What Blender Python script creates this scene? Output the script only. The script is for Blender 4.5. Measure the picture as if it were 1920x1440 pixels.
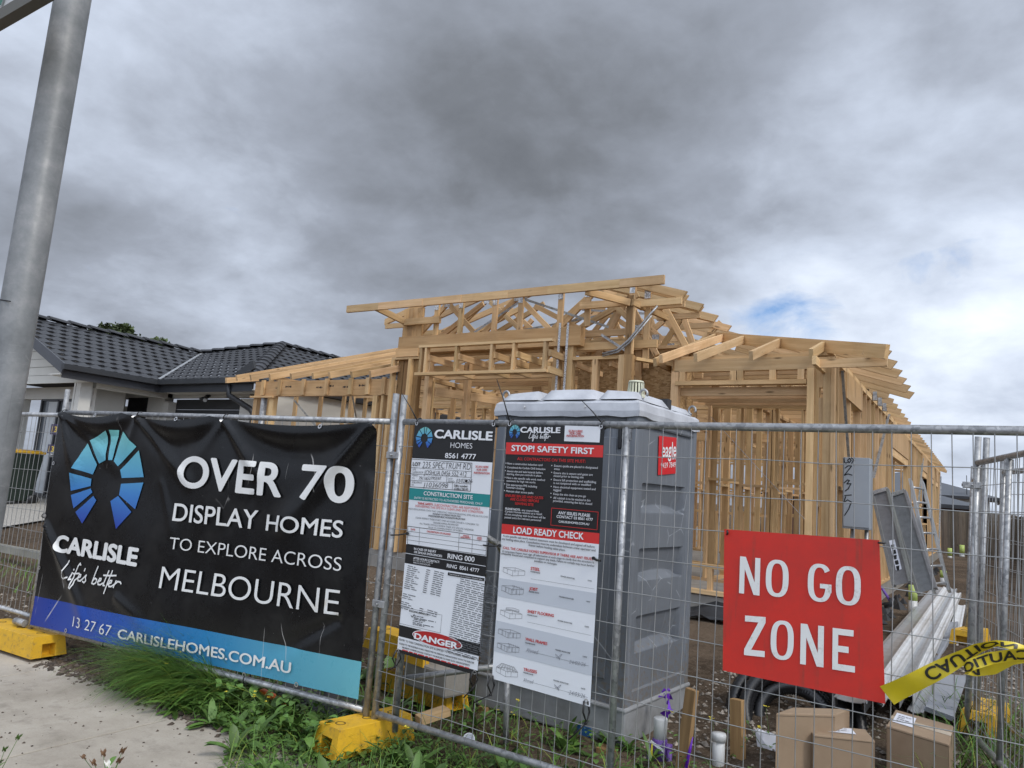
import bpy, bmesh, math, random
from mathutils import Vector, Matrix
for o in list(bpy.data.objects): bpy.data.objects.remove(o)
SC = bpy.context.scene
COL = SC.collection
R = math.radians
rnd = random.Random(7)

# ------------------------------------------------------------------ camera
cam_d = bpy.data.cameras.new("camera"); cam = bpy.data.objects.new("camera", cam_d); COL.objects.link(cam)
cam_d.sensor_width = 36.0; cam_d.lens = 1387.0/1920.0*36.0; cam_d.clip_end = 2000; cam_d.clip_start = 0.05
_c = ((0.8431,-0.01429,-0.5376),(0.5329,0.156,0.8316),(0.07201,-0.9876,0.1392))
cam.matrix_world = Matrix(((_c[0][0], -_c[0][1], -_c[0][2], 0), (_c[1][0], -_c[1][1], -_c[1][2], 0), (_c[2][0], -_c[2][1], -_c[2][2], 1.7), (0, 0, 0, 1)))
SC.camera = cam
SC.view_settings.view_transform = 'Standard'; SC.view_settings.look = 'None'
SC.view_settings.exposure = 0.0; SC.view_settings.gamma = 1.0; SC.view_settings.use_curve_mapping = False
try:
    SC.cycles.max_bounces = 5; SC.cycles.diffuse_bounces = 3; SC.cycles.glossy_bounces = 2; SC.cycles.transparent_max_bounces = 8
    SC.cycles.use_adaptive_sampling = True; SC.cycles.adaptive_threshold = 0.02; SC.cycles.use_denoising = True
except Exception: pass

# ------------------------------------------------------------------ node helper
class NT:
    def __init__(s, tree): s.t = tree; s.n = tree.nodes; s.l = tree.links
    def new(s, t, **kw):
        n = s.n.new(t)
        for k, v in kw.items():
            if k[0] == '_': setattr(n, k[1:], v)
        return n
    def put(s, sock, v):
        if hasattr(v, 'is_output'): s.l.new(v, sock)
        else: sock.default_value = v
    def math(s, op, a, b=0.0, c=None, clamp=False):
        n = s.n.new('ShaderNodeMath'); n.operation = op; n.use_clamp = clamp
        s.put(n.inputs[0], a); s.put(n.inputs[1], b)
        if c is not None: s.put(n.inputs[2], c)
        return n.outputs[0]
    def vmath(s, op, a, b=None):
        n = s.n.new('ShaderNodeVectorMath'); n.operation = op
        s.put(n.inputs[0], a)
        if b is not None: s.put(n.inputs[1], b)
        return n.outputs['Value'] if op in ('DOT_PRODUCT', 'LENGTH') else n.outputs[0]
    def noise(s, vec, scale, detail=4, rough=0.55, dist=0.0):
        n = s.n.new('ShaderNodeTexNoise'); s.put(n.inputs['Vector'], vec)
        n.inputs['Scale'].default_value = scale; n.inputs['Detail'].default_value = detail
        n.inputs['Roughness'].default_value = rough; n.inputs['Distortion'].default_value = dist
        return n.outputs['Fac']
    def ramp(s, fac, stops, interp='LINEAR'):
        n = s.n.new('ShaderNodeValToRGB'); s.put(n.inputs[0], fac); r = n.color_ramp; r.interpolation = interp
        while len(r.elements) < len(stops): r.elements.new(0.5)
        for e, (p, c) in zip(r.elements, stops):
            e.position = p; e.color = (c, c, c, 1) if isinstance(c, (int, float)) else (*c[:3], 1)
        return n.outputs[0]
    def mix(s, fac, a, b, mode='MIX'):
        n = s.n.new('ShaderNodeMix'); n.data_type = 'RGBA'; n.blend_type = mode
        s.put(n.inputs[0], fac)
        for i, v in ((6, a), (7, b)):
            if isinstance(v, (tuple, list)): v = (*v[:3], 1)
            s.put(n.inputs[i], v)
        return n.outputs[2]

# ------------------------------------------------------------------ sky and sun
SUN_EL, SUN_AZ = 46.0, 102.0      # azimuth clockwise from +Y (into the lot) towards +X
w = bpy.data.worlds.new("World"); SC.world = w; w.use_nodes = True
T = NT(w.node_tree); T.n.clear()
outw = T.n.new('ShaderNodeOutputWorld'); bg = T.n.new('ShaderNodeBackground')
sky = T.n.new('ShaderNodeTexSky'); sky.sky_type = 'NISHITA'; sky.sun_disc = False
sky.sun_elevation = R(SUN_EL); sky.sun_rotation = R(SUN_AZ); sky.air_density = 1.0; sky.dust_density = 0.6
tc = T.n.new('ShaderNodeTexCoord'); D = tc.outputs['Generated']
sx = T.n.new('ShaderNodeSeparateXYZ'); T.l.new(D, sx.inputs[0])
zz = T.math('ADD', T.math('MAXIMUM', sx.outputs[2], 0.0), 0.33)
cx = T.n.new('ShaderNodeCombineXYZ')
T.l.new(T.math('DIVIDE', sx.outputs[0], zz), cx.inputs[0]); T.l.new(T.math('DIVIDE', sx.outputs[1], zz), cx.inputs[1])
PV = cx.outputs[0]
n1 = T.noise(PV, 0.75, 6, 0.52, 0.3); n2 = T.noise(PV, 1.7, 10, 0.54, 0.2); n3 = T.noise(PV, 5.4, 9, 0.58, 0.2)
val = T.math('ADD', T.math('MULTIPLY', T.math('SUBTRACT', n1, 0.5), 0.85), T.math('MULTIPLY', T.math('SUBTRACT', n2, 0.5), 0.74))
val = T.math('ADD', val, T.math('MULTIPLY', T.math('SUBTRACT', n3, 0.5), 0.38))
val = T.math('ADD', val, 0.485)
def lobe(d, k, a):
    d = Vector(d).normalized()
    dt = T.vmath('DOT_PRODUCT', D, tuple(d))
    e = T.math('POWER', 2.718281, T.math('MULTIPLY', T.math('SUBTRACT', dt, 1.0), k))
    return T.math('MULTIPLY', e, a)
for d, k, a in [((-0.401,0.829,0.389),30,-0.13),
    ((-0.772,0.546,0.325),34,-0.11),
    ((-0.116,0.911,0.395),50,0.02),
    ((-0.707,0.685,0.175),80,0.1),
    ((-0.223,0.939,0.261),90,0.22),
    ((-0.012,0.974,0.228),40,0.3),
    ((-0.828,0.401,0.392),60,0.05),
    ((-0.290,0.798,0.528),60,0.08),
    ((-0.624,0.601,0.500),60,0.03),
    ((-0.840,0.321,0.438),50,0.04),
    ((-0.509,0.827,0.240),120,0.06),
    ((0.023,0.987,0.159),500,-0.2),
    ((0.009,0.980,0.198),400,0.1),
    ((0.017,0.997,0.072),150,0.15),
    ((-0.548,0.736,0.398),60,-0.05)]:
    val = T.math('ADD', val, lobe(d, k, a))
cloud = T.ramp(val, [(0.0, (0.080, 0.088, 0.100)), (0.25, (0.160, 0.174, 0.200)), (0.5, (0.285, 0.315, 0.375)), (0.75, (0.51, 0.57, 0.68)), (1.0, (0.80, 0.87, 0.98))])
skyc = T.mix(1.0, sky.outputs[0], (0.085, 0.105, 0.13), 'MULTIPLY')
hole = 0.0
for d, k, a in [((-0.236,0.941,0.240),500,0.55),
    ((-0.042,0.956,0.290),1300,0.45),
    ((-0.193,0.953,0.231),900,0.45),
    ((-0.075,0.955,0.286),2200,0.42),
    ((-0.021,0.956,0.293),2200,0.42),
    ((-0.156,0.953,0.259),2000,0.25)]:
    h = lobe(d, k, a); hole = T.math('ADD', hole, h)
n4 = T.noise(PV, 7.0, 7, 0.6, 0.5)
hm = T.math('ADD', hole, T.math('MULTIPLY', T.math('SUBTRACT', n3, 0.5), 1.3)); hm = T.math('ADD', hm, T.math('MULTIPLY', T.math('SUBTRACT', n4, 0.5), 1.6))
hole = T.math('MULTIPLY', T.math('SUBTRACT', hm, 0.45), 1.25, clamp=True)
colw = T.mix(hole, cloud, skyc)
# added fill: unseen sky behind the viewer is brightened to light camera-facing sides
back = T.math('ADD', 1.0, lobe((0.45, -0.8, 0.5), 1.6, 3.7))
colw = T.mix(1.0, colw, colw)
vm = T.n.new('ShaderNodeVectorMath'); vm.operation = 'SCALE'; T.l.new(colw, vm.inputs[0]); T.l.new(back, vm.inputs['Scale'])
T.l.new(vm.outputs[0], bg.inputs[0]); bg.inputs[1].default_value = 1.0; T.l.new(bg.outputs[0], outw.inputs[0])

sd = bpy.data.lights.new("sun", 'SUN'); sd.energy = 1.8; sd.angle = R(14); sd.color = (1.0, 0.96, 0.90)
sun = bpy.data.objects.new("sun", sd); COL.objects.link(sun)
_s = Vector((math.sin(R(SUN_AZ))*math.cos(R(SUN_EL)), math.cos(R(SUN_AZ))*math.cos(R(SUN_EL)), math.sin(R(SUN_EL))))
sun.rotation_euler = _s.to_track_quat('Z', 'Y').to_euler(); sun.location = (20, -10, 40)

# ------------------------------------------------------------------ materials
def lin(r, g, b):
    f = lambda c: (c/12.92 if c <= 0.04045 else ((c+0.055)/1.055)**2.4)
    return (f(r/255), f(g/255), f(b/255))
MATS = {}
def mat(name, fn=None, color=(0.5, 0.5, 0.5), rough=0.6, metal=0.0, spec=0.5, two=None, nscale=6.0, nstr=0.5, bump=0.0, bscale=40.0, coat=0.0, detail=6, tint=True, trans=None):
    if name in MATS: return MATS[name]
    m = bpy.data.materials.new(name); m.use_nodes = True; MATS[name] = m
    T = NT(m.node_tree); b = T.n['Principled BSDF']
    tcx = T.n.new('ShaderNodeTexCoord'); P = tcx.outputs['Object']
    c = color
    if fn: c = fn(T, b, P)
    else:
        if two:
            f = T.ramp(T.noise(P, nscale, detail, 0.62), [(0.5-nstr/2, 0.0), (0.5+nstr/2, 1.0)])
            c = T.mix(f, color, two)
        if tint:
            at = T.n.new('ShaderNodeAttribute'); at.attribute_name = 'col'
            c = T.mix(1.0, c, at.outputs['Color'], 'MULTIPLY')
    if isinstance(c, tuple): b.inputs['Base Color'].default_value = (*c[:3], 1)
    elif c is not None: T.l.new(c, b.inputs['Base Color'])
    if not fn or not b.inputs['Roughness'].is_linked: b.inputs['Roughness'].default_value = rough
    b.inputs['Metallic'].default_value = metal; b.inputs['Specular IOR Level'].default_value = spec
    if coat: b.inputs['Coat Weight'].default_value = coat
    if bump:
        bn = T.n.new('ShaderNodeBump'); bn.inputs['Strength'].default_value = bump; bn.inputs['Distance'].default_value = 0.01
        T.l.new(T.noise(P, bscale, 5, 0.6), bn.inputs['Height']); T.l.new(bn.outputs[0], b.inputs['Normal'])
    return m

def _attr(T):
    at = T.n.new('ShaderNodeAttribute'); at.attribute_name = 'col'; return at.outputs['Color']
def _wood(la, lb, knots=True, bumpy=0.25):
    def f(T, b, P):
        uv = T.n.new('ShaderNodeUVMap').outputs[0]
        mp = T.n.new('ShaderNodeMapping'); mp.inputs['Scale'].default_value = (1.3, 26, 1); T.l.new(uv, mp.inputs[0])
        g = T.noise(mp.outputs[0], 1.0, 5, 0.6, 0.6)
        mp2 = T.n.new('ShaderNodeMapping'); mp2.inputs['Scale'].default_value = (0.7, 5, 1); T.l.new(uv, mp2.inputs[0])
        g2 = T.noise(mp2.outputs[0], 1.0, 4, 0.6, 0.2)
        f1 = T.ramp(T.math('ADD', T.math('MULTIPLY', g, 0.6), T.math('MULTIPLY', g2, 0.4)), [(0.35, 0.0), (0.66, 1.0)])
        c = T.mix(f1, la, lb)
        if knots:
            mp3 = T.n.new('ShaderNodeMapping'); mp3.inputs['Scale'].default_value = (2.3, 9, 1); T.l.new(uv, mp3.inputs[0])
            v = T.n.new('ShaderNodeTexVoronoi'); v.inputs['Scale'].default_value = 1.0; v.inputs['Randomness'].default_value = 1.0
            T.l.new(mp3.outputs[0], v.inputs['Vector'])
            k = T.ramp(v.outputs['Distance'], [(0.06, 1.0), (0.14, 0.0)])
            c = T.mix(T.math('MULTIPLY', k, 0.85), c, tuple(x*0.33 for x in lb))
        st = T.ramp(T.noise(P, 2.3, 5, 0.65), [(0.52, 0.0), (0.75, 1.0)])
        c = T.mix(T.math('MULTIPLY', st, 0.35), c, tuple(x*0.55 for x in lb))
        c = T.mix(1.0, c, _attr(T), 'MULTIPLY')
        bn = T.n.new('ShaderNodeBump'); bn.inputs['Strength'].default_value = bumpy; bn.inputs['Distance'].default_value = 0.002
        T.l.new(g, bn.inputs['Height']); T.l.new(bn.outputs[0], b.inputs['Normal'])
        return c
    return f
WOOD = mat('pine_framing', _wood((0.70, 0.485, 0.27), (0.48, 0.30, 0.14)), rough=0.75, spec=0.25)
WOODD = mat('weathered_pine', _wood((0.36, 0.22, 0.10), (0.22, 0.125, 0.055)), rough=0.8, spec=0.2)
LVL = mat('laminated_beam_wood', _wood((0.62, 0.41, 0.21), (0.46, 0.275, 0.12), False), rough=0.6, spec=0.3)
STAKE = mat('hardwood_stake_wood', _wood((0.40, 0.25, 0.12), (0.22, 0.13, 0.06)), rough=0.8, spec=0.2)
PALE = mat('paling_timber', _wood((0.20, 0.165, 0.125), (0.115, 0.095, 0.075), True), rough=0.9, spec=0.1)
def _osb(T, b, P):
    mp = T.n.new('ShaderNodeMapping'); mp.inputs['Scale'].default_value = (14, 14, 32); T.l.new(P, mp.inputs[0])
    v = T.n.new('ShaderNodeTexVoronoi'); v.inputs['Scale'].default_value = 1.6; T.l.new(mp.outputs[0], v.inputs['Vector'])
    s = T.n.new('ShaderNodeSeparateColor'); T.l.new(v.outputs['Color'], s.inputs[0])
    c = T.ramp(s.outputs[0], [(0.0, (0.26, 0.15, 0.06)), (0.4, (0.45, 0.28, 0.125)), (1.0, (0.64, 0.45, 0.24))])
    return T.mix(T.math('MULTIPLY', T.noise(P, 30, 3), 0.6), c, (0.36, 0.215, 0.09))
OSB = mat('strand_board', _osb, rough=0.8)
def _galv(T, b, P):
    v = T.n.new('ShaderNodeTexVoronoi'); v.inputs['Scale'].default_value = 45; T.l.new(P, v.inputs['Vector'])
    s = T.n.new('ShaderNodeSeparateColor'); T.l.new(v.outputs['Color'], s.inputs[0])
    n = T.noise(P, 7, 7, 0.7)
    c = T.ramp(T.math('ADD', T.math('MULTIPLY', s.outputs[0], 0.25), T.math('MULTIPLY', n, 0.75)), [(0.3, (0.20, 0.205, 0.21)), (0.5, (0.36, 0.365, 0.37)), (0.72, (0.50, 0.50, 0.49))])
    T.l.new(T.ramp(n, [(0.3, 0.55), (0.7, 0.36)]), b.inputs['Roughness'])
    return T.mix(1.0, c, _attr(T), 'MULTIPLY')
GALV = mat('galvanised_steel', _galv, metal=0.55, spec=0.5)
def _pole(T, b, P):
    n = T.noise(P, 9, 7, 0.7)
    mp = T.n.new('ShaderNodeMapping'); mp.inputs['Scale'].default_value = (60, 60, 1.6); T.l.new(P, mp.inputs[0])
    st = T.noise(mp.outputs[0], 1.0, 4, 0.6, 0.6)
    mp2 = T.n.new('ShaderNodeMapping'); mp2.inputs['Scale'].default_value = (16, 16, 40); T.l.new(P, mp2.inputs[0])
    dr = T.noise(mp2.outputs[0], 1.0, 5, 0.7, 1.5)
    c = T.ramp(n, [(0.3, (0.13, 0.137, 0.14)), (0.5, (0.20, 0.208, 0.21)), (0.72, (0.31, 0.31, 0.305))])
    c = T.mix(T.ramp(st, [(0.62, 0.0), (0.72, 0.6)]), c, (0.10, 0.10, 0.105))
    c = T.mix(T.ramp(dr, [(0.60, 0.0), (0.72, 0.45)]), c, (0.34, 0.34, 0.33))
    T.l.new(T.ramp(n, [(0.3, 0.6), (0.7, 0.4)]), b.inputs['Roughness'])
    return c
POLE = mat('weathered_galvanised_pole', _pole, metal=0.1, spec=0.3)
WIRE = mat('galvanised_wire', color=(0.42, 0.425, 0.42), rough=0.45, metal=0.6, two=(0.30, 0.30, 0.295), nscale=3)
PRINT = mat('printed_ink', lambda T, b, P: _attr(T), rough=0.38, spec=0.4)
def _vinyl(T, b, P):
    c = _attr(T)
    n = T.noise(P, 2.2, 8, 0.7); n2 = T.noise(P, 55, 3, 0.5)
    c = T.mix(T.ramp(n, [(0.5, 0.0), (0.8, 0.05)]), c, (0.30, 0.28, 0.25))
    c = T.mix(T.ramp(n2, [(0.74, 0.0), (0.80, 0.35)]), c, (0.55, 0.54, 0.52))
    mp = T.n.new('ShaderNodeMapping'); mp.inputs['Scale'].default_value = (6, 6, 1.5); T.l.new(P, mp.inputs[0])
    sc = T.n.new('ShaderNodeTexVoronoi'); sc.feature = 'DISTANCE_TO_EDGE'; sc.inputs['Scale'].default_value = 0.55; T.l.new(mp.outputs[0], sc.inputs['Vector'])
    scr = T.math('MULTIPLY', T.ramp(sc.outputs['Distance'], [(0.004, 1.0), (0.007, 0.0)]), T.ramp(T.noise(P, 1.7, 3), [(0.60, 0.0), (0.66, 0.55)]))
    c = T.mix(scr, c, (0.62, 0.60, 0.57))
    T.l.new(T.ramp(n, [(0.35, 0.22), (0.7, 0.36)]), b.inputs['Roughness'])
    wv = T.noise(P, 260, 2, 0.5)
    bn = T.n.new('ShaderNodeBump'); bn.inputs['Strength'].default_value = 0.12; bn.inputs['Distance'].default_value = 0.002
    T.l.new(wv, bn.inputs['Height']); T.l.new(bn.outputs[0], b.inputs['Normal'])
    return c
VINYL = mat('printed_vinyl', _vinyl, spec=0.36)
def _vink(T, b, P):
    n = T.noise(P, 7.0, 6, 0.7); n0 = T.noise(P, 1.1, 2, 0.5)
    c = T.mix(T.math('MULTIPLY', T.ramp(n, [(0.50, 0.0), (0.72, 0.9)]), T.ramp(n0, [(0.47, 0.0), (0.62, 0.7)])), _attr(T), (0.42, 0.30, 0.16))
    return c
VINK = mat('banner_ink', _vink, rough=0.4)
def _signred(T, b, P):
    n = T.noise(P, 3.5, 8, 0.7); sp = T.noise(P, 60, 3, 0.6)
    mp = T.n.new('ShaderNodeMapping'); mp.inputs['Scale'].default_value = (30, 30, 2.0); T.l.new(P, mp.inputs[0])
    stv = T.noise(mp.outputs[0], 1.0, 4, 0.6)
    c = T.mix(T.ramp(n, [(0.35, 0.0), (0.75, 1.0)]), (0.60, 0.024, 0.013), (0.43, 0.026, 0.018))
    dirt = T.math('MULTIPLY', T.ramp(stv, [(0.56, 0.0), (0.72, 0.7)]), T.ramp(n, [(0.42, 0.0), (0.62, 1.0)]))
    c = T.mix(dirt, c, (0.16, 0.05, 0.03))
    c = T.mix(T.ramp(sp, [(0.72, 0.0), (0.8, 0.5)]), c, (0.30, 0.08, 0.05))
    return c
RED = mat('red_corflute', _signred, rough=0.5)
def _dirtywhite(T, b, P):
    n = T.noise(P, 4.5, 8, 0.75); sp = T.noise(P, 45, 4, 0.7)
    f = T.math('MULTIPLY', T.ramp(sp, [(0.48, 0.0), (0.62, 0.8)]), T.ramp(n, [(0.50, 0.0), (0.68, 1.0)]))
    return T.mix(f, (0.74, 0.74, 0.72), (0.34, 0.28, 0.22))
DWHITE = mat('grubby_white_ink', _dirtywhite, rough=0.5)
BLACKP = mat('black_plastic', color=(0.012, 0.012, 0.013), rough=0.42, tint=False)
CHROME = mat('eyelet_metal', color=(0.6, 0.6, 0.6), rough=0.35, metal=0.9, tint=False)
def _tgrey(T, b, P):
    n = T.noise(P, 2.5, 7, 0.65)
    mp = T.n.new('ShaderNodeMapping'); mp.inputs['Scale'].default_value = (26, 26, 1.2); T.l.new(P, mp.inputs[0])
    st = T.noise(mp.outputs[0], 1.0, 5, 0.65, 0.5)
    c = T.mix(T.ramp(n, [(0.3, 0.0), (0.7, 1.0)]), (0.125, 0.138, 0.156), (0.168, 0.180, 0.198))
    c = T.mix(T.ramp(st, [(0.55, 0.0), (0.78, 0.32)]), c, (0.38, 0.40, 0.43))
    sz = T.n.new('ShaderNodeSeparateXYZ'); T.l.new(P, sz.inputs[0])      # splashed mud near the ground, scuffs higher up
    sp = T.noise(P, 34, 6, 0.7)
    mud = T.math('MULTIPLY', T.ramp(T.math('ADD', sp, T.math('MULTIPLY', sz.outputs[2], -0.22)), [(0.40, 0.0), (0.52, 0.7)]), 1.0)
    c = T.mix(mud, c, (0.16, 0.125, 0.085))
    scf = T.n.new('ShaderNodeTexVoronoi'); scf.feature = 'DISTANCE_TO_EDGE'; scf.inputs['Scale'].default_value = 2.3; scf.inputs['Randomness'].default_value = 1.0; T.l.new(P, scf.inputs['Vector'])
    c = T.mix(T.math('MULTIPLY', T.ramp(scf.outputs['Distance'], [(0.004, 0.6), (0.010, 0.0)]), T.ramp(T.noise(P, 4.0, 3), [(0.52, 0.0), (0.58, 1.0)])), c, (0.42, 0.44, 0.46))
    T.l.new(T.ramp(n, [(0.3, 0.42), (0.7, 0.6)]), b.inputs['Roughness'])
    return T.mix(1.0, c, _attr(T), 'MULTIPLY')
TGREY = mat('grey_moulded_plastic', _tgrey, spec=0.45)
TROOF = mat('milky_roof_plastic', color=(0.56, 0.575, 0.605), two=(0.38, 0.39, 0.415), nscale=4.5, nstr=0.35, rough=0.5)
TCREAM = mat('cream_vent_plastic', color=(0.66, 0.66, 0.50), two=(0.5, 0.5, 0.38), rough=0.5)
TSKID = mat('grey_skid_plastic', color=(0.33, 0.34, 0.35), two=(0.18, 0.18, 0.175), nscale=5, nstr=0.5, rough=0.65)
def _yel(T, b, P):
    n = T.noise(P, 6, 7, 0.7); n2 = T.noise(P, 28, 5, 0.7)
    c = T.mix(T.ramp(n, [(0.3, 0.0), (0.7, 1.0)]), (0.72, 0.42, 0.015), (0.55, 0.31, 0.02))
    c = T.mix(T.math('MULTIPLY', T.ramp(n2, [(0.52, 0.0), (0.66, 0.75)]), T.ramp(n, [(0.45, 0.0), (0.6, 1.0)])), c, (0.16, 0.115, 0.06))
    return T.mix(1.0, c, _attr(T), 'MULTIPLY')
YELLOW = mat('yellow_plastic', _yel, rough=0.55, bump=0.25, bscale=60)
PLATE = mat('bright_zinc_plate', color=(0.70, 0.71, 0.72), two=(0.28, 0.29, 0.30), nscale=70, nstr=0.12, rough=0.4, metal=0.3)
PLANKM = mat('worn_plank_metal', color=(0.17, 0.17, 0.165), two=(0.25, 0.25, 0.245), nscale=18, rough=0.55, metal=0.3)
def _conc(T, b, P):
    n = T.noise(P, 1.3, 8, 0.65); n2 = T.noise(P, 90, 4, 0.7); n3 = T.noise(P, 7.0, 6, 0.7)
    c = T.ramp(n, [(0.3, (0.29, 0.255, 0.207)), (0.5, (0.40, 0.358, 0.298)), (0.7, (0.48, 0.44, 0.375))])
    c = T.mix(T.ramp(n3, [(0.52, 0.0), (0.72, 0.6)]), c, (0.20, 0.175, 0.145))
    c = T.mix(T.ramp(n2, [(0.56, 0.0), (0.70, 0.5)]), c, (0.20, 0.18, 0.155))
    c = T.mix(T.ramp(n2, [(0.30, 0.35), (0.42, 0.0)]), c, (0.52, 0.50, 0.46))
    bn = T.n.new('ShaderNodeBump'); bn.inputs['Strength'].default_value = 0.3; bn.inputs['Distance'].default_value = 0.004
    T.l.new(n2, bn.inputs['Height']); T.l.new(bn.outputs[0], b.inputs['Normal'])
    return c
CONC = mat('footpath_concrete', _conc, rough=0.9, spec=0.2)
SLABC = mat('slab_concrete', color=(0.34, 0.32, 0.29), two=(0.22, 0.205, 0.18), nscale=3, rough=0.85, bump=0.3)
AGG = mat('exposed_aggregate', color=(0.50, 0.47, 0.42), two=(0.19, 0.175, 0.15), nscale=45, nstr=0.3, rough=0.9, bump=0.5, bscale=60)
def _soil(T, b, P):
    n = T.noise(P, 0.8, 6, 0.6); n2 = T.noise(P, 14, 8, 0.75); n3 = T.noise(P, 60, 4, 0.7)
    c = T.ramp(n2, [(0.28, (0.030, 0.022, 0.016)), (0.5, (0.085, 0.062, 0.043)), (0.72, (0.17, 0.130, 0.095))])
    c = T.mix(T.ramp(n, [(0.42, 0.0), (0.6, 0.75)]), c, (0.165, 0.122, 0.086), 'MIX')
    c = T.mix(T.ramp(n3, [(0.60, 0.0), (0.70, 0.75)]), c, (0.30, 0.26, 0.21))
    c = T.mix(T.ramp(n3, [(0.30, 0.8), (0.42, 0.0)]), c, (0.028, 0.022, 0.017))
    bn = T.n.new('ShaderNodeBump'); bn.inputs['Strength'].default_value = 0.9; bn.inputs['Distance'].default_value = 0.03
    T.l.new(T.math('ADD', n2, T.math('MULTIPLY', n3, 0.5)), bn.inputs['Height']); T.l.new(bn.outputs[0], b.inputs['Normal'])
    return c
SOIL = mat('disturbed_soil', _soil, rough=1.0, spec=0.1)
STONE = mat('crushed_rock', color=(0.33, 0.29, 0.24), two=(0.16, 0.135, 0.11), nscale=9, rough=0.95)
CLOD = mat('soil_clod', color=(0.055, 0.042, 0.032), two=(0.11, 0.085, 0.065), nscale=14, rough=1.0)
def _leaf(a, bcol):
    def f(T, b, P):
        c = T.mix(T.noise(P, 5, 3), a, bcol)
        c = T.mix(1.0, c, _attr(T), 'MULTIPLY')
        b.inputs['Subsurface Weight'].default_value = 0.0
        return c
    return f
GRASS = mat('grass_blade', _leaf((0.055, 0.125, 0.020), (0.10, 0.20, 0.038)), rough=0.55, spec=0.35)
WEED = mat('weed_leaf', _leaf((0.055, 0.115, 0.024), (0.10, 0.18, 0.042)), rough=0.5, spec=0.4)
FOL = mat('tree_foliage', _leaf((0.035, 0.055, 0.02), (0.07, 0.09, 0.03)), rough=0.6, spec=0.3)
BARK = mat('bark', color=(0.12, 0.09, 0.065), two=(0.06, 0.045, 0.035), rough=0.95)
FLOWER = mat('yellow_petals', color=(0.75, 0.62, 0.05), rough=0.6, tint=False)
WFLOWER = mat('white_petals', color=(0.75, 0.73, 0.66), rough=0.6, tint=False)
SEED = mat('brown_seed_head', color=(0.16, 0.085, 0.04), rough=0.8, tint=False)
def _tile(T, b, P):
    n = T.noise(P, 3.0, 5, 0.6)
    c = T.mix(n, (0.020, 0.021, 0.024), (0.050, 0.052, 0.057))
    return T.mix(1.0, c, _attr(T), 'MULTIPLY')
TILE = mat('charcoal_roof_tile', _tile, rough=0.48, spec=0.5)
RENDER = mat('white_render', color=(0.66, 0.65, 0.61), two=(0.56, 0.55, 0.51), nscale=1.5, rough=0.85, bump=0.15, bscale=120)
CLAD = mat('cream_weatherboard', color=(0.66, 0.65, 0.60), two=(0.60, 0.59, 0.54), nscale=2, rough=0.7)
DARKM = mat('charcoal_painted_metal', color=(0.026, 0.028, 0.032), two=(0.040, 0.042, 0.046), nscale=3, rough=0.42)
BARGE = mat('grey_barge_metal', color=(0.075, 0.08, 0.088), two=(0.06, 0.064, 0.07), rough=0.4)
DOORM = mat('black_door_paint', color=(0.010, 0.0105, 0.012), rough=0.5)
def _glass(T, b, P):
    b.inputs['Roughness'].default_value = 0.06
    return T.mix(T.noise(P, 0.7, 2), (0.03, 0.035, 0.04), (0.07, 0.075, 0.08))
GLASS = mat('window_glass', _glass, rough=0.06, spec=0.9)
CURT = mat('sheer_curtain', color=(0.55, 0.57, 0.58), two=(0.42, 0.44, 0.45), nscale=5, rough=0.9)
CARD = mat('brown_cardboard', color=(0.38, 0.275, 0.18), two=(0.25, 0.17, 0.105), nscale=3.2, nstr=0.6, rough=0.85, bump=0.08)
PAPER = mat('white_paper', color=(0.72, 0.73, 0.78), rough=0.8)
TAPEC = mat('parcel_tape', color=(0.47, 0.37, 0.25), rough=0.3)
ALU = mat('mill_aluminium', color=(0.52, 0.525, 0.53), two=(0.36, 0.36, 0.355), nscale=7, rough=0.38, metal=0.7)
WHITEM = mat('white_coated_metal', color=(0.70, 0.71, 0.72), two=(0.50, 0.49, 0.46), nscale=6, nstr=0.6, rough=0.4)
FIBRE = mat('grey_cement_sheet', color=(0.30, 0.315, 0.34), two=(0.25, 0.26, 0.285), nscale=3, rough=0.75)
PVC = mat('white_pvc', color=(0.62, 0.63, 0.62), two=(0.50, 0.50, 0.48), nscale=8, rough=0.4)
FLUO = mat('fluoro_paint', color=(0.42, 0.60, 0.06), two=(0.50, 0.55, 0.25), nscale=15, rough=0.6)
PURP = mat('purple_plastic', color=(0.16, 0.075, 0.34), two=(0.12, 0.055, 0.25), nscale=12, rough=0.5)
PURPT = mat('purple_tape', color=(0.13, 0.02, 0.42), rough=0.35)
ORANGE = mat('orange_conduit', color=(0.75, 0.14, 0.02), rough=0.45)
BOXM = mat('grey_powdercoat', color=(0.32, 0.345, 0.37), two=(0.28, 0.305, 0.33), nscale=3, rough=0.45)
GEOT = mat('black_membrane', color=(0.016, 0.017, 0.019), two=(0.03, 0.03, 0.032), nscale=7, rough=0.5, bump=0.5, bscale=12)
TAPE = mat('caution_tape_film', color=(0.70, 0.55, 0.02), two=(0.58, 0.46, 0.03), nscale=6, rough=0.3)
BRICK = mat('brown_brick', color=(0.20, 0.11, 0.075), two=(0.13, 0.075, 0.055), nscale=12, rough=0.9)
IRON = mat('grey_roof_sheet', color=(0.11, 0.12, 0.135), two=(0.09, 0.098, 0.11), rough=0.5)
WRAP = mat('white_plastic_wrap', color=(0.58, 0.60, 0.63), two=(0.42, 0.43, 0.45), nscale=9, rough=0.35, bump=0.6, bscale=9)
BLUEW = mat('blue_plastic_scrap', color=(0.10, 0.17, 0.30), two=(0.25, 0.30, 0.38), nscale=12, rough=0.4)
BLUEL = mat('blue_label', color=(0.03, 0.12, 0.32), rough=0.4)
TEAL = mat('teal_strapping', color=(0.03, 0.33, 0.30), rough=0.4)

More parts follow.
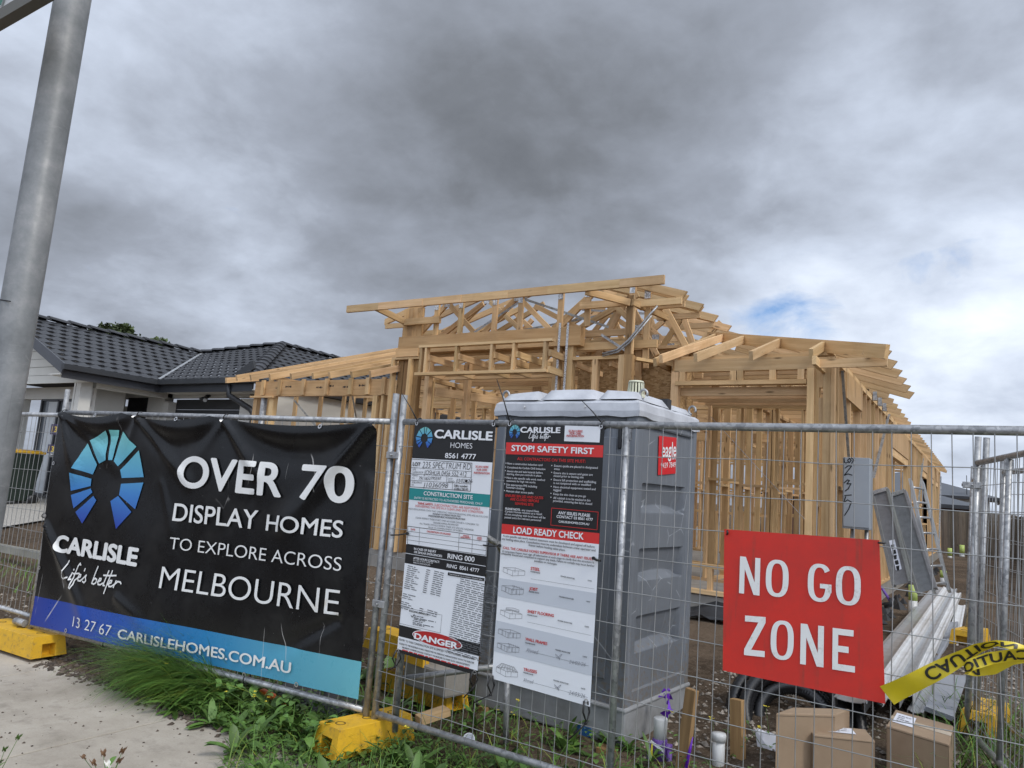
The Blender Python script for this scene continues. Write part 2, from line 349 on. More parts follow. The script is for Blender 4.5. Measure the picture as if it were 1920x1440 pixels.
# ------------------------------------------------------------------ mesh builder
def dark(k): return (k, k, k)
class MB:
    def __init__(s): s.V = []; s.F = []; s.M = []; s.U = []; s.C = []; s.S = []
    def add(s, vs, fs, m=0, uv=None, col=(1, 1, 1), smooth=False):
        b = len(s.V); s.V.extend([tuple(v) for v in vs])
        for i, f in enumerate(fs):
            s.F.append([b+j for j in f]); s.M.append(m); s.S.append(smooth)
            s.U.append(uv[i] if uv else [(0, 0)]*len(f))
            s.C.append(col[i] if isinstance(col, list) else col)
        return s
    def frame(s, p0, p1, up=(0, 0, 1)):
        a = (Vector(p1)-Vector(p0)); L = a.length; a = a/L; up = Vector(up)
        sd = a.cross(up)
        if sd.length < 1e-4: sd = a.cross(Vector((0, 1, 0)))
        sd.normalize(); u = sd.cross(a); return a, sd, u, L
    def beam(s, p0, p1, w, d, up=(0, 0, 1), m=0, tint=0.22, cut0=0, cut1=0, off=(0, 0)):
        """timber from p0 to p1: w across, d along 'up', centred; tint = random shade of the piece"""
        p0 = Vector(p0); p1 = Vector(p1); a, sd, u, L = s.frame(p0, p1, up)
        k = 1.0+rnd.uniform(-tint, tint); c = (k*rnd.uniform(0.97, 1.03), k, k*rnd.uniform(0.94, 1.04))
        vs = []
        for P, cc in ((p0, cut0), (p1, cut1)):
            for i, j in ((-1, -1), (1, -1), (1, 1), (-1, 1)):
                vs.append(P+sd*(i*w/2+off[0])+u*(j*d/2+off[1])+a*(cc*j*d/2))
        o = rnd.uniform(0, 40); ov = rnd.uniform(0, 9)
        fs = [(0, 1, 5, 4), (1, 2, 6, 5), (2, 3, 7, 6), (3, 0, 4, 7), (3, 2, 1, 0), (4, 5, 6, 7)]
        per = [0, w, w+d, 2*w+d, 2*w+2*d]; uv = []
        for q in range(4): uv.append([(o, ov+per[q]), (o, ov+per[q+1]), (o+L, ov+per[q+1]), (o+L, ov+per[q])])
        uv += [[(o, ov), (o+0.02, ov+w), (o+0.04, ov+w+d), (o, ov+d)]]*2
        return s.add(vs, fs, m, uv, c)
    def box(s, c, sz, rz=0.0, m=0, tint=0.0, col=None):
        c = Vector(c); x = Vector((math.cos(rz), math.sin(rz), 0)); y = Vector((-math.sin(rz), math.cos(rz), 0)); z = Vector((0, 0, 1))
        vs = [c+x*(i*sz[0]/2)+y*(j*sz[1]/2)+z*(k*sz[2]/2) for k in (-1, 1) for i, j in ((-1, -1), (1, -1), (1, 1), (-1, 1))]
        fs = [(3, 2, 1, 0), (4, 5, 6, 7), (0, 1, 5, 4), (1, 2, 6, 5), (2, 3, 7, 6), (3, 0, 4, 7)]
        k = 1+rnd.uniform(-tint, tint); o = rnd.uniform(0, 30)
        uv = [[(o+vs[q].x*0+(vs[q]-c).dot(x), (vs[q]-c).dot(y)) for q in f] if n < 2 else [(o+(vs[q]-c).z, (vs[q]-c).dot(x)+(vs[q]-c).dot(y)) for q in f] for n, f in enumerate(fs)]
        return s.add(vs, fs, m, uv, col or (k, k, k))
    def tube(s, pts, r, n=8, m=0, closed=False, caps=True, col=(1, 1, 1)):
        pts = [Vector(p) for p in pts]; N = len(pts); rs = r if isinstance(r, (list, tuple)) else [r]*N
        vs = []; pu = None
        for i, p in enumerate(pts):
            if closed: t = pts[(i+1) % N]-pts[i-1]
            else: t = pts[min(i+1, N-1)]-pts[max(i-1, 0)]
            t.normalize()
            if pu is None:
                pu = t.orthogonal().normalized() if abs(t.z) > 0.9 else t.cross(Vector((0, 0, 1))).normalized()
            else:
                pu = (pu-t*pu.dot(t)); pu.normalize()
            pv = t.cross(pu)
            for k in range(n):
                a = 2*math.pi*k/n; vs.append(p+(pu*math.cos(a)+pv*math.sin(a))*rs[i])
        fs = []
        for i in range(N if closed else N-1):
            j = (i+1) % N
            for k in range(n): fs.append((i*n+k, i*n+(k+1) % n, j*n+(k+1) % n, j*n+k))
        s.add(vs, fs, m, None, col, True)
        if caps and not closed:
            b = len(s.V)-len(vs)
            for e, rev in ((0, True), (N-1, False)):
                f = [b+e*n+k for k in range(n)]
                s.F.append(f[::-1] if rev else f); s.M.append(m); s.S.append(False); s.U.append([(0, 0)]*n); s.C.append(col)
        return s
    def lathe(s, prof, c, n=20, m=0, col=(1, 1, 1), axis=None):
        c = Vector(c); q = Matrix.Identity(3)
        if axis is not None: q = Vector(axis).to_track_quat('Z', 'Y').to_matrix()
        vs = []
        for r, z in prof:
            for k in range(n):
                a = 2*math.pi*k/n; vs.append(c+q @ Vector((r*math.cos(a), r*math.sin(a), z)))
        fs = []
        for i in range(len(prof)-1):
            for k in range(n): fs.append((i*n+k, i*n+(k+1) % n, (i+1)*n+(k+1) % n, (i+1)*n+k))
        s.add(vs, fs, m, None, col, True)
        b = len(s.V)-len(vs)
        for e, rev in ((0, True), (len(prof)-1, False)):
            if prof[e][0] > 1e-4:
                f = [b+e*n+k for k in range(n)]; s.F.append(f[::-1] if rev else f); s.M.append(m); s.S.append(False); s.U.append([(0, 0)]*n); s.C.append(col)
        return s
    def prism(s, poly, mapf, th, m=0, col=(1, 1, 1)):
        """poly in 2D, mapf(a,b,t)->3D, extruded t=0..th"""
        n = len(poly); vs = [mapf(a, b, 0) for a, b in poly]+[mapf(a, b, th) for a, b in poly]
        fs = [tuple(range(n))[::-1], tuple(range(n, 2*n))]+[(i, (i+1) % n, n+(i+1) % n, n+i) for i in range(n)]
        uv = [[poly[i] for i in range(n)][::-1], list(poly)]+[[poly[i], poly[(i+1) % n], poly[(i+1) % n], poly[i]] for i in range(n)]
        return s.add(vs, fs, m, uv, col)
    def quad(s, a, b, c, d, m=0, col=(1, 1, 1)):
        return s.add([a, b, c, d], [(0, 1, 2, 3)], m, [[(0, 0), (1, 0), (1, 1), (0, 1)]], col)
    def build(s, name, mats, parent=None, recalc=False, bevel=0.0, solid=0.0, world=True):
        if not isinstance(mats, (list, tuple)): mats = [mats]
        off = Vector((0, 0, 0)); q = parent
        while q is not None: off += q.location; q = q.parent
        me = bpy.data.meshes.new(name)
        V = [tuple(Vector(v)-off) for v in s.V] if world else s.V
        me.from_pydata(V, [], s.F)
        for mm in mats: me.materials.append(mm)
        me.polygons.foreach_set('material_index', s.M); me.polygons.foreach_set('use_smooth', s.S)
        uvl = me.uv_layers.new(name='UVMap'); fl = []
        for u in s.U:
            for p in u: fl.extend((p[0], p[1]))
        uvl.data.foreach_set('uv', fl)
        ca = me.color_attributes.new('col', 'FLOAT_COLOR', 'CORNER'); fl = []
        for f, c in zip(s.F, s.C):
            if isinstance(c[0], (tuple, list)):
                for q in c: fl.extend((q[0], q[1], q[2], 1.0))
            else:
                fl.extend((c[0], c[1], c[2], 1.0)*len(f))
        ca.data.foreach_set('color', fl)
        if recalc:
            bm = bmesh.new(); bm.from_mesh(me); bmesh.ops.recalc_face_normals(bm, faces=bm.faces); bm.to_mesh(me); bm.free()
        me.update()
        o = bpy.data.objects.new(name, me); COL.objects.link(o)
        if parent is not None: o.parent = parent
        if bevel:
            md = o.modifiers.new('bevel', 'BEVEL'); md.width = bevel; md.segments = 2; md.limit_method = 'ANGLE'; md.angle_limit = R(40)
        if solid:
            md = o.modifiers.new('solid', 'SOLIDIFY'); md.thickness = solid; md.offset = 0
        return o
def tag(o, label=None, cat=None, group=None, kind=None):
    if label: o['label'] = label
    if cat: o['category'] = cat
    if group: o['group'] = group
    if kind: o['kind'] = kind
    return o
def thing(name, label, cat, loc=(0, 0, 0), group=None):
    o = bpy.data.objects.new(name, None); COL.objects.link(o); o.location = loc; o.empty_display_size = 0.1
    return tag(o, label, cat, group)
def copy_tree(o, parent=None):
    c = o.copy(); COL.objects.link(c)
    if parent: c.parent = parent
    for ch in [x for x in bpy.data.objects if x.parent == o]: copy_tree(ch, c)
    return c
def smooth(t): t = max(0.0, min(1.0, t)); return t*t*(3-2*t)
def gz(x, y):
    z = 0.42*max(0.0, min(1.0, (y-3.5)/4.9))
    return z+0.36*smooth((-8.6-x)/3.5)*smooth((y-3.4)/3.2)

# ------------------------------------------------------------------ ground
def _axis(parts):
    r = []
    for a, b, st in parts:
        n = max(1, round((b-a)/st)); r += [a+(b-a)*i/n for i in range(n)]
    return r+[parts[-1][1]]
gxs = _axis([(-400, -60, 40), (-60, -14, 2), (-14, -9, 0.25), (-9, 1.6, 0.09), (1.6, 6, 0.5), (6, 60, 4), (60, 400, 40)])
gys = _axis([(-60, 1.5, 4), (1.5, 3.4, 0.3), (3.4, 9, 0.09), (9, 16, 0.3), (16, 40, 1.5), (40, 600, 60)])
from mathutils import noise as mnoise
def gbump(x, y):
    if y < 3.5 or y > 34 or x < -13: return 0.0
    k = min(1, (y-3.5)/0.5)*(1 if y < 9 else 0.5)
    h = mnoise.noise((x*1.1, y*1.1, 3))*0.035+mnoise.noise((x*3.3, y*3.3, 9))*0.022+mnoise.noise((x*8, y*8, 5))*0.012
    if x < -8: k *= 0.6
    return h*k
g = MB(); nx = len(gxs)
gv = [(x, y, gz(x, y)+gbump(x, y)-(0.03 if y < 3.45 else 0.0)) for y in gys for x in gxs]
gf = [(j*nx+i, j*nx+i+1, (j+1)*nx+i+1, (j+1)*nx+i) for j in range(len(gys)-1) for i in range(nx-1)]
g.add(gv, gf, 0, None, (1, 1, 1), True)
tag(g.build('ground', SOIL), kind='structure')
p = MB()
for a, b in ((-16.5, -8.06), (-8.05, -6.36), (-6.35, -4.66), (-4.65, -2.96), (-2.95, 6)):
    p.box(((a+b)/2, 2.42, -0.05), (b-a-0.006, 2.04, 0.1))
tag(p.build('footpath', CONC, bevel=0.006), kind='structure')
d = MB()     # the neighbour's pebbled drive and a strip of kerb in front of it
dv = []; df = []
for j in range(13):
    for i in range(11):
        x = -22+i*0.9; y = 4.6+j*0.42; dv.append((x, y, gz(x, y)+0.035))
df = [(j*11+i, j*11+i+1, (j+1)*11+i+1, (j+1)*11+i) for j in range(12) for i in range(10)]
d.add(dv, df, 0, None, (1, 1, 1), True)
tag(d.build('driveway', AGG), kind='structure')

# ------------------------------------------------------------------ the timber house frame
SLZ = 0.67; TP = 3.37
house = thing('timber_house_frame', 'unfinished pine house frame with open roof timbers on a concrete slab', 'house frame', (-5.5, 8.4, 0.4))
s = MB()
s.box((-6.05, 19.45, SLZ-0.2), (9.4, 22.1, 0.4)); s.build('concrete_slab', SLABC, house, bevel=0.01)
STUDN = [0]; extra = MB()
def stud(parent, p0, p1, w=0.035, dd=0.09, up=(0, 1, 0)):
    if parent is not None and STUDN[0] < 100:
        b = MB(); b.beam(p0, p1, w, dd, up); b.build('stud', WOOD, parent); STUDN[0] += 1
    else: extra.beam(p0, p1, w, dd, up)
def wall(p0, p1, z0=SLZ, z1=TP, sp=0.45, nog=True, holes=(), indiv=True, name='wall_frame'):
    p0 = Vector(p0); p1 = Vector(p1); L = (p1-p0).length; a = (p1-p0)/L; sd = Vector((-a.y, a.x, 0))
    m = MB(); P = lambda t, z: (p0.x+a.x*t, p0.y+a.y*t, z)
    inh = lambda t, z: any(h[0] < t < h[1] and h[2] < z < h[3] for h in holes)
    t = 0.0
    cuts = [0.0]+[q for h in holes if h[2] <= z0+0.1 for q in (h[0], h[1])]+[L]; cuts.sort()
    for i in range(0, len(cuts)-1, 2): m.beam(P(cuts[i], z0+0.0175), P(cuts[i+1], z0+0.0175), 0.09, 0.035)
    m.beam(P(0, z1-0.0175), P(L, z1-0.0175), 0.09, 0.035); m.beam(P(0, z1-0.053), P(L, z1-0.053), 0.09, 0.035)
    for h in holes:
        m.beam(P(h[0]-0.02, h[3]+0.07), P(h[1]+0.02, h[3]+0.07), 0.086, 0.14)
        if h[2] > z0+0.1: m.beam(P(h[0], h[2]-0.02), P(h[1], h[2]-0.02), 0.088, 0.04)
    ts = [0.018+sp*i for i in range(int(L/sp)+1)]+[L-0.018]
    for h in holes: ts += [h[0]-0.018, h[1]+0.018]
    ts.sort(); wf = m
    segs = []
    for i, t in enumerate(ts):
        zz = sorted([(h[2]-0.04, h[3]+0.14) for h in holes if h[0] < t < h[1]])
        z = z0+0.035
        for lo, hi in zz:
            if lo > z+0.1: segs.append((t, z, lo))
            z = max(z, hi)
        if z1-0.07 > z+0.03: segs.append((t, z, z1-0.07))
        if nog and i+1 < len(ts) and ts[i+1]-t > 0.15:
            zn = z0+1.32+(0.03 if i % 2 else -0.03)
            if not inh((t+ts[i+1])/2, zn): m.beam(P(t+0.018, zn), P(ts[i+1]-0.018, zn), 0.09, 0.035)
    o = m.build(name, WOOD, house)
    for t, za, zb in segs: stud(o if indiv else None, P(t, za), P(t, zb), 0.035, 0.088, sd)
    return o
# walls the photo shows from outside first, so that their studs are pieces of their own
wall((-1.38, 8.62), (-1.38, 30.4), holes=((0.9, 1.7, SLZ+0.6, 3.0), (5.6, 8.6, SLZ+0.05, 2.72), (12.6, 14.4, SLZ+0.9, 2.75), (16.6, 17.6, SLZ+0.9, 2.75), (19, 20, SLZ+0.9, 2.75)))
wall((-4.55, 10.0), (-1.45, 10.0), holes=())
wall((-10.66, 8.62), (-10.66, 17), sp=0.6, nog=False)
wall((-3.15, 10.1), (-3.15, 20), sp=0.6, indiv=True)
wall((-7.5, 8.62), (-7.5, 14), sp=0.6, indiv=False)
for y, x0, x1 in ((12.6, -10.6, -1.45), (15.8, -10.6, -1.45), (19.4, -10.6, -1.45), (24, -10.6, -1.45), (30.4, -10.6, -1.42)):
    wall((x0, y), (x1, y), sp=0.45, indiv=False, holes=((2.2, 3.1, SLZ+0.03, 2.75), (6.2, 7.6, SLZ+0.9, 2.75)) if y < 25 else ((3, 5, SLZ+0.05, 2.7),))
for x, y0, y1 in ((-5.4, 10.1, 24), (-10.66, 17, 30.4), (-2.3, 12.7, 19)):
    wall((x, y0), (x, y1), sp=0.6, indiv=False)
# sheet bracing over the openings of the right-hand wall
for y0, y1, z0, z1 in ((9.1, 10.4, 3.0, 3.30), (14.15, 17.25, 2.86, 3.30), (21.2, 23.1, 2.9, 3.30), (25.1, 26.3, 2.9, 3.3), (27.5, 28.7, 2.9, 3.3)):
    m = MB(); m.box((-1.327, (y0+y1)/2, (z0+z1)/2), (0.012, y1-y0, z1-z0), tint=0.05); m.build('bracing_sheet', LVL, house)
def part_beam(name, p0, p1, w, dd, up=(0, 0, 1), mt=None, **k):
    m = MB(); m.beam(p0, p1, w, dd, up, **k); return m.build(name, mt or WOOD, house)
# --- right wing porch: corner posts, lintel, short blocks under it
for x, w_, y in ((-1.575, 0.075, 8.4), (-1.515, 0.045, 8.44), (-1.40, 0.09, 8.38), (-1.345, 0.035, 8.36), (-3.11, 0.09, 8.42)):
    part_beam('corner_post', (x, y, SLZ), (x, y, 3.33 if x > -1.45 else 3.22), w_, 0.09, (0, 1, 0))
for zc, hh in ((1.95, 0.42), (2.75, 0.30), (3.12, 0.22)):
    part_beam('packing_block', (-1.462, 8.43, zc-hh/2), (-1.462, 8.43, zc+hh/2), 0.07, 0.075, (0, 1, 0))
part_beam('lintel_beam', (-3.12, 8.4, 3.285), (-1.54, 8.4, 3.285), 0.05, 0.145)
part_beam('lintel_beam', (-3.12, 8.46, 3.385), (-1.35, 8.46, 3.385), 0.09, 0.04)
part_beam('ledger', (-3.1, 8.4, 3.075), (-1.62, 8.4, 3.075), 0.09, 0.05)
part_beam('ledger', (-3.1, 8.5, 2.99), (-1.62, 8.5, 2.99), 0.045, 0.10)
for x in (-3.02, -2.42, -2.34, -1.98, -1.68): part_beam('packing_block', (x, 8.41, 3.10), (x, 8.41, 3.212), 0.07, 0.07, (0, 1, 0))
for y in (8.9, 9.2, 9.5, 9.8):
    part_beam('ceiling_joist', (-3.12, y, 3.40+0.0), (-1.42, y, 3.40), 0.04, 0.10)
    part_beam('ceiling_joist', (-3.12, y+0.1, 3.02), (-1.46, y+0.1, 3.02), 0.04, 0.09)
# low kerb frame left on the slab edge
part_beam('edge_form', (-3.6, 8.45, 1.0), (-1.5, 8.45, 0.98), 0.09, 0.045); part_beam('edge_form', (-3.6, 8.42, 0.715), (-1.5, 8.42, 0.70), 0.09, 0.045)
for x in (-2.62, -2.0, -1.6, -3.2): part_beam('edge_form', (x, 8.44, 0.73), (x, 8.44, 0.965), 0.05, 0.08, (0, 1, 0))
# strand board behind the porch
def sheet(name, mt, a, b, z0, z1, th=0.012, ny=(0, 1)):
    m = MB(); a = Vector((*a, 0)); b = Vector((*b, 0)); n = Vector((*ny, 0))*th
    m.add([a+Vector((0, 0, z0)), b+Vector((0, 0, z0)), b+Vector((0, 0, z1)), a+Vector((0, 0, z1)), a+n+Vector((0, 0, z0)), b+n+Vector((0, 0, z0)), b+n+Vector((0, 0, z1)), a+n+Vector((0, 0, z1))],
          [(0, 1, 2, 3), (7, 6, 5, 4), (0, 4, 5, 1), (1, 5, 6, 2), (2, 6, 7, 3), (3, 7, 4, 0)])
    return m.build(name, mt, house)
sheet('strand_board', OSB, (-4.9, 9.3), (-3.2, 9.3), SLZ, 3.70); sheet('strand_board', OSB, (-3.2, 8.5), (-3.2, 9.28), SLZ, 3.50, ny=(0.9, 0))
for x in (-4.62, -3.95, -3.3): part_beam('stud', (x, 9.24, SLZ), (x, 9.24, 3.68), 0.09, 0.04, (0, 1, 0))
part_beam('top_plate', (-4.75, 9.22, 3.70), (-3.2, 9.22, 3.70), 0.09, 0.04)
for x in (-4.5, -4.0, -3.4): part_beam('ceiling_joist', (x, 8.45, 3.36), (x, 9.25, 3.36), 0.04, 0.07)
# --- hip roof of the right wing
PT = 0.32
def hip_pt(s): return (-0.78-s, 7.8+s, 3.31+PT*s)
m = MB(); m.beam(Vector(hip_pt(0))-Vector((0, 0, 0.05)), Vector(hip_pt(2.6))-Vector((0, 0, 0.05)), 0.045, 0.14); m.build('hip_rafter', WOOD, house)
for x in (-3.22, -3.07, -2.67, -2.07, -1.47):
    s_ = -0.78-x; a = Vector((x, 7.8 if x > -3.2 else 8.0, 3.31-0.045)); b = Vector((x, 7.8+s_, 3.31+PT*s_-0.045)); part_beam('rafter', a, b, 0.042, 0.095, tint=0.22)
part_beam('rafter', (-1.44, 7.8, 3.20), (-1.44, 8.4, 3.20), 0.04, 0.09)
for i in range(6):
    y = 8.02+0.56*i; s_ = min(2.3, y-7.8)
    a = Vector((-0.79, y, 3.265)); b = Vector((-0.79-s_, y, 3.265+PT*s_))
    part_beam('rafter', a, b, 0.04, 0.10, cut0=-PT, tint=0.22)
    if i in (0, ): part_beam('soffit_bearer', (-0.80, y, 3.20), (-1.42, y, 3.20), 0.04, 0.09)
# --- main roof trusses
def truss(y, x0, x1, ze, zb, pitch, name='roof_truss', hip=99, tails=(0.36, 0.5)):
    m = MB(); xm = (x0+x1)/2; half = (x1-x0)/2
    e0 = x0-tails[0]; e1 = x1+tails[1]
    m.beam((x0, y, zb), (x1, y, zb), 0.036, 0.09)
    top = min(hip, pitch*half); run = top/pitch
    za = lambda x: ze+min(top, pitch*min(x-x0, x1-x))
    m.beam((e0, y, ze-pitch*tails[0]), (x0+run, y, ze+top), 0.036, 0.09); m.beam((x1-run, y, ze+top), (e1, y, ze-pitch*tails[1]), 0.036, 0.09)
    if run < half-0.1: m.beam((x0+run, y, ze+top), (x1-run, y, ze+top), 0.036, 0.09)
    n = max(4, int((x1-x0)/1.15)); pts = []
    for i in range(1, n):
        x = x0+(x1-x0)*i/n
        if i % 2: m.beam((x, y, zb), (x, y, za(x)), 0.034, 0.07, (0, 1, 0))
        xa = x0+(x1-x0)*(i-1 if i % 2 else i+1)/n
        m.beam((x, y, zb+0.04), (xa, y, max(zb+0.06, za(xa)-0.04)), 0.034, 0.07, (0, 1, 0))
    return m.build(name, WOOD, house)
for i in range(32):
    y = 11.5+0.6*i
    truss(y, -10.7, -1.38, 3.44, 3.42, PT, hip=0.32*(y-8.0)*0.8, tails=(0.36, 0.25))
    m = MB()
    if i < 3: m.box((-1.30, y, 3.36), (0.05, 0.09, 0.12)); m.build('truss_bracket', GALV, house)
# --- portico
PE = 4.24; PP = 0.31; FX0, FX1 = -8.09, -3.07
edges = [FX0, -7.45, -6.62, -5.95, -5.2, -4.6, -3.62, FX1]
for a, b in zip(edges[:-1], edges[1:]):
    part_beam('fascia_rail', (a, 7.8+rnd.uniform(-.006, .006), PE-0.05), (b, 7.8+rnd.uniform(-.006, .006), PE-0.05), 0.042, 0.105, tint=0.12)
part_beam('top_chord', (-7.45, 8.42, 4.39), (-3.72, 8.42, 4.39), 0.042, 0.09)
for i in range(8):
    x = -7.7+0.6*i; part_beam('rafter', (x, 7.82, PE-0.05), (x, 8.45, PE-0.05+PP*0.65), 0.038, 0.09)
part_beam('portico_beam', (-7.493,8.4,3.72), (-4.39, 8.4, 3.72), 0.13, 0.255, mt=LVL)
part_beam('portico_beam', (-7.5, 8.5, 3.60), (-3.4, 8.5, 3.60), 0.045, 0.10, mt=LVL)
# wide laminated end post above the beam
for k in range(4): part_beam('end_post', (-7.425+0.09*k, 8.40+0.004*k, 3.83), (-7.425+0.09*k, 8.40+0.004*k, 4.30), 0.089, 0.045, (0, 1, 0), mt=LVL)
m = MB(); m.box((-7.28, 8.37, 4.08), (0.20, 0.006, 0.08)); m.build('nail_plate', PLATE, house)
VX = [-6.81, -6.364, -5.771, -5.348, -4.72, -4.32, -3.696]
for i, x in enumerate(VX):
    part_beam('truss_web', (x, 8.36, 3.84 if i < 6 else 3.45), (x, 8.36, 4.36), 0.075, 0.038, (0, 1, 0))
    m = MB(); m.box((x, 8.336, 4.31), (0.07, 0.004, 0.17)); m.build('nail_plate', PLATE, house)
def web(p, q, y=8.5, w_=0.038, dd=0.075):
    m = MB(); m.beam((p[0], y, p[1]), (q[0], y, q[1]), w_, dd, (0, 1, 0.001)); 
    return m
def webs(y, x0, x1, zb, ztop, n, name='truss_web'):
    for i in range(n):
        xa = x0+(x1-x0)*i/n; xb = x0+(x1-x0)*(i+0.5)/n; xc = x0+(x1-x0)*(i+1)/n
        for p, q in (((xa, zb), (xb, ztop)), ((xb, ztop), (xc, zb))):
            m = MB(); m.beam((p[0], y, p[1]), (q[0], y, q[1]), 0.075, 0.038, (0, 1, 0)); m.build(name, WOOD, house)
def hip_truss(y, n):
    """a truncated truss of the portico's hip roof, one mesh"""
    m = MB(); up = PP*(y-7.8); zt = PE-0.05+up; r = y-7.8
    xl, xr = FX0+0.02, FX1-0.02
    m.beam((xl, y, PE-0.06), (xl+r+0.02, y, zt), 0.038, 0.09, cut0=PP); m.beam((xr, y, PE-0.06), (xr-r-0.02, y, zt), 0.038, 0.09, cut0=-PP)
    m.beam((xl+r, y, zt), (xr-r, y, zt), 0.038, 0.09); m.beam((-7.5, y, 3.80), (-3.66, y, 3.80), 0.038, 0.09)
    m.beam((xl+0.02, y, PE-0.13), (-7.4, y, PE-0.13), 0.036, 0.075); m.beam((xr-0.02, y, PE-0.13), (-3.7, y, PE-0.13), 0.036, 0.075)
    for i in range(n):
        xa = -7.45+3.75*i/n; xb = -7.45+3.75*(i+0.5)/n; xc = -7.45+3.75*(i+1)/n
        h = lambda x: min(zt, PE-0.06+PP*min(x-xl, xr-x))-0.04
        for p, q in (((xa, 3.83), (xb, h(xb))), ((xb, h(xb)), (xc, 3.83))): m.beam((p[0], y, p[1]), (q[0], y, q[1]), 0.07, 0.036, (0, 1, 0))
        m.box((xb, y-0.024, h(xb)-0.03), (0.10, 0.004, 0.08), m=1); m.box((xc, y-0.024, 3.84), (0.10, 0.004, 0.07), m=1)
    return m.build('hip_truss', [WOOD, PLATE], house)
for k, (y, n) in enumerate(((8.62, 3), (9.2, 2), (9.78, 2))): hip_truss(y, n)
# long diagonals of the trusses behind, crossing over one another
for p, q, y in (((-7.2, 3.85), (-6.3, 4.40), 8.8), ((-6.9, 3.86), (-5.6, 4.5), 9.4), ((-6.2, 3.86), (-4.9, 4.55), 9.9), ((-5.7, 4.45), (-4.55, 3.86), 9.3), ((-5.0, 3.86), (-3.9, 4.4), 9.0), ((-4.9, 4.5), (-3.9, 3.86), 9.6), ((-4.7, 3.6), (-4.25, 4.35), 9.25), ((-4.25, 4.35), (-3.75, 3.5), 9.25), ((-4.5, 3.7), (-3.6, 4.45), 9.85), ((-4.05, 4.55), (-3.35, 3.6), 9.85), ((-3.95, 3.55), (-3.2, 4.3), 10.4), ((-4.4, 4.7), (-4.0, 3.7), 10.4), ((-3.6, 4.3), (-3.2, 3.6), 9.1), ((-5.3, 3.86), (-4.75, 4.5), 10.0), ((-6.6, 3.86), (-6.1, 4.4), 9.9), ((-7.3, 3.86), (-5.9, 4.42), 9.25), ((-4.35, 3.5), (-3.95, 4.3), 8.75), ((-3.95, 4.3), (-3.5, 3.5), 8.75), ((-4.6, 4.5), (-4.2, 3.6), 9.5), ((-3.9, 3.5), (-3.45, 4.2), 9.5), ((-3.45, 4.2), (-3.2, 3.55), 9.5)):
    part_beam('truss_web', (p[0], y, p[1]), (q[0], y, q[1]), 0.075, 0.038, (0, 1, 0))
# jack tails down the right side of the portico, stepping back
for i in range(6):
    y = 8.5+0.63*i
    part_beam('rafter', (FX1-0.0, y, PE-0.05), (FX1-min(1.5, y-7.8), y, PE-0.05+PP*min(1.5, y-7.8)), 0.04, 0.10, cut0=-PP, tint=0.22)
    if i < 4: 
        part_beam('truss_web', (FX1-0.5-0.25*i, y+0.05, 3.42), (FX1-0.5-0.25*i, y+0.05, PE+0.08+0.06*i), 0.07, 0.036, (0, 1, 0))
        m = MB(); m.box((FX1-0.5-0.25*i, y+0.025, PE+0.02+0.06*i), (0.08, 0.004, 0.13)); m.build('nail_plate', PLATE, house)
part_beam('soffit_bearer', (FX1-0.02, 8.45, PE-0.13), (-3.78, 8.45, PE-0.13), 0.042, 0.085); part_beam('soffit_bearer', (-3.72, 8.3, PE-0.14), (-4.40, 8.3, PE-0.14), 0.045, 0.09)
part_beam('soffit_bearer', (-4.08, 7.82, PE-0.10), (-3.72, 8.32, PE-0.14), 0.042, 0.085); part_beam('soffit_bearer', (-3.68, 8.32, PE-0.14), (-3.46, 8.95, PE-0.20), 0.042, 0.08)
part_beam('soffit_bearer', (-7.52, 7.82, PE-0.06), (-7.40, 8.34, PE-0.16), 0.045, 0.09); part_beam('soffit_bearer', (-7.42, 8.33, PE-0.17), (-6.72, 8.33, PE-0.17), 0.05, 0.10)
# bulkhead frame hung under the beam
m = MB(); bx0, bx1, by, bz0, bz1 = -6.78, -4.66, 8.02, 3.205, 3.60
m.beam((bx0, by, bz1), (bx1+0.06, by, bz1), 0.09, 0.035); m.beam((bx0-0.04, by, bz0), (bx1, by, bz0), 0.09, 0.04)
for x in (bx0+0.04, bx0+0.13, -6.12, -5.53, -5.18, bx1-0.05): m.beam((x, by, bz0+0.02), (x, by, bz1-0.018), 0.035, 0.08, (0, 1, 0))
for x in (bx0+0.13, -6.12, -5.53, -5.18, bx1-0.02):
    m.beam((x+0.03, by, 3.44), (x+0.03, 8.9, 3.44), 0.036, 0.085); m.beam((x+0.03, by, bz0+0.02), (x+0.03, 8.42, bz0+0.02), 0.036, 0.085)
m.beam((bx0, 8.42, bz0), (bx1+0.1, 8.42, bz0), 0.06, 0.04)
m.build('bulkhead_frame', WOOD, house)
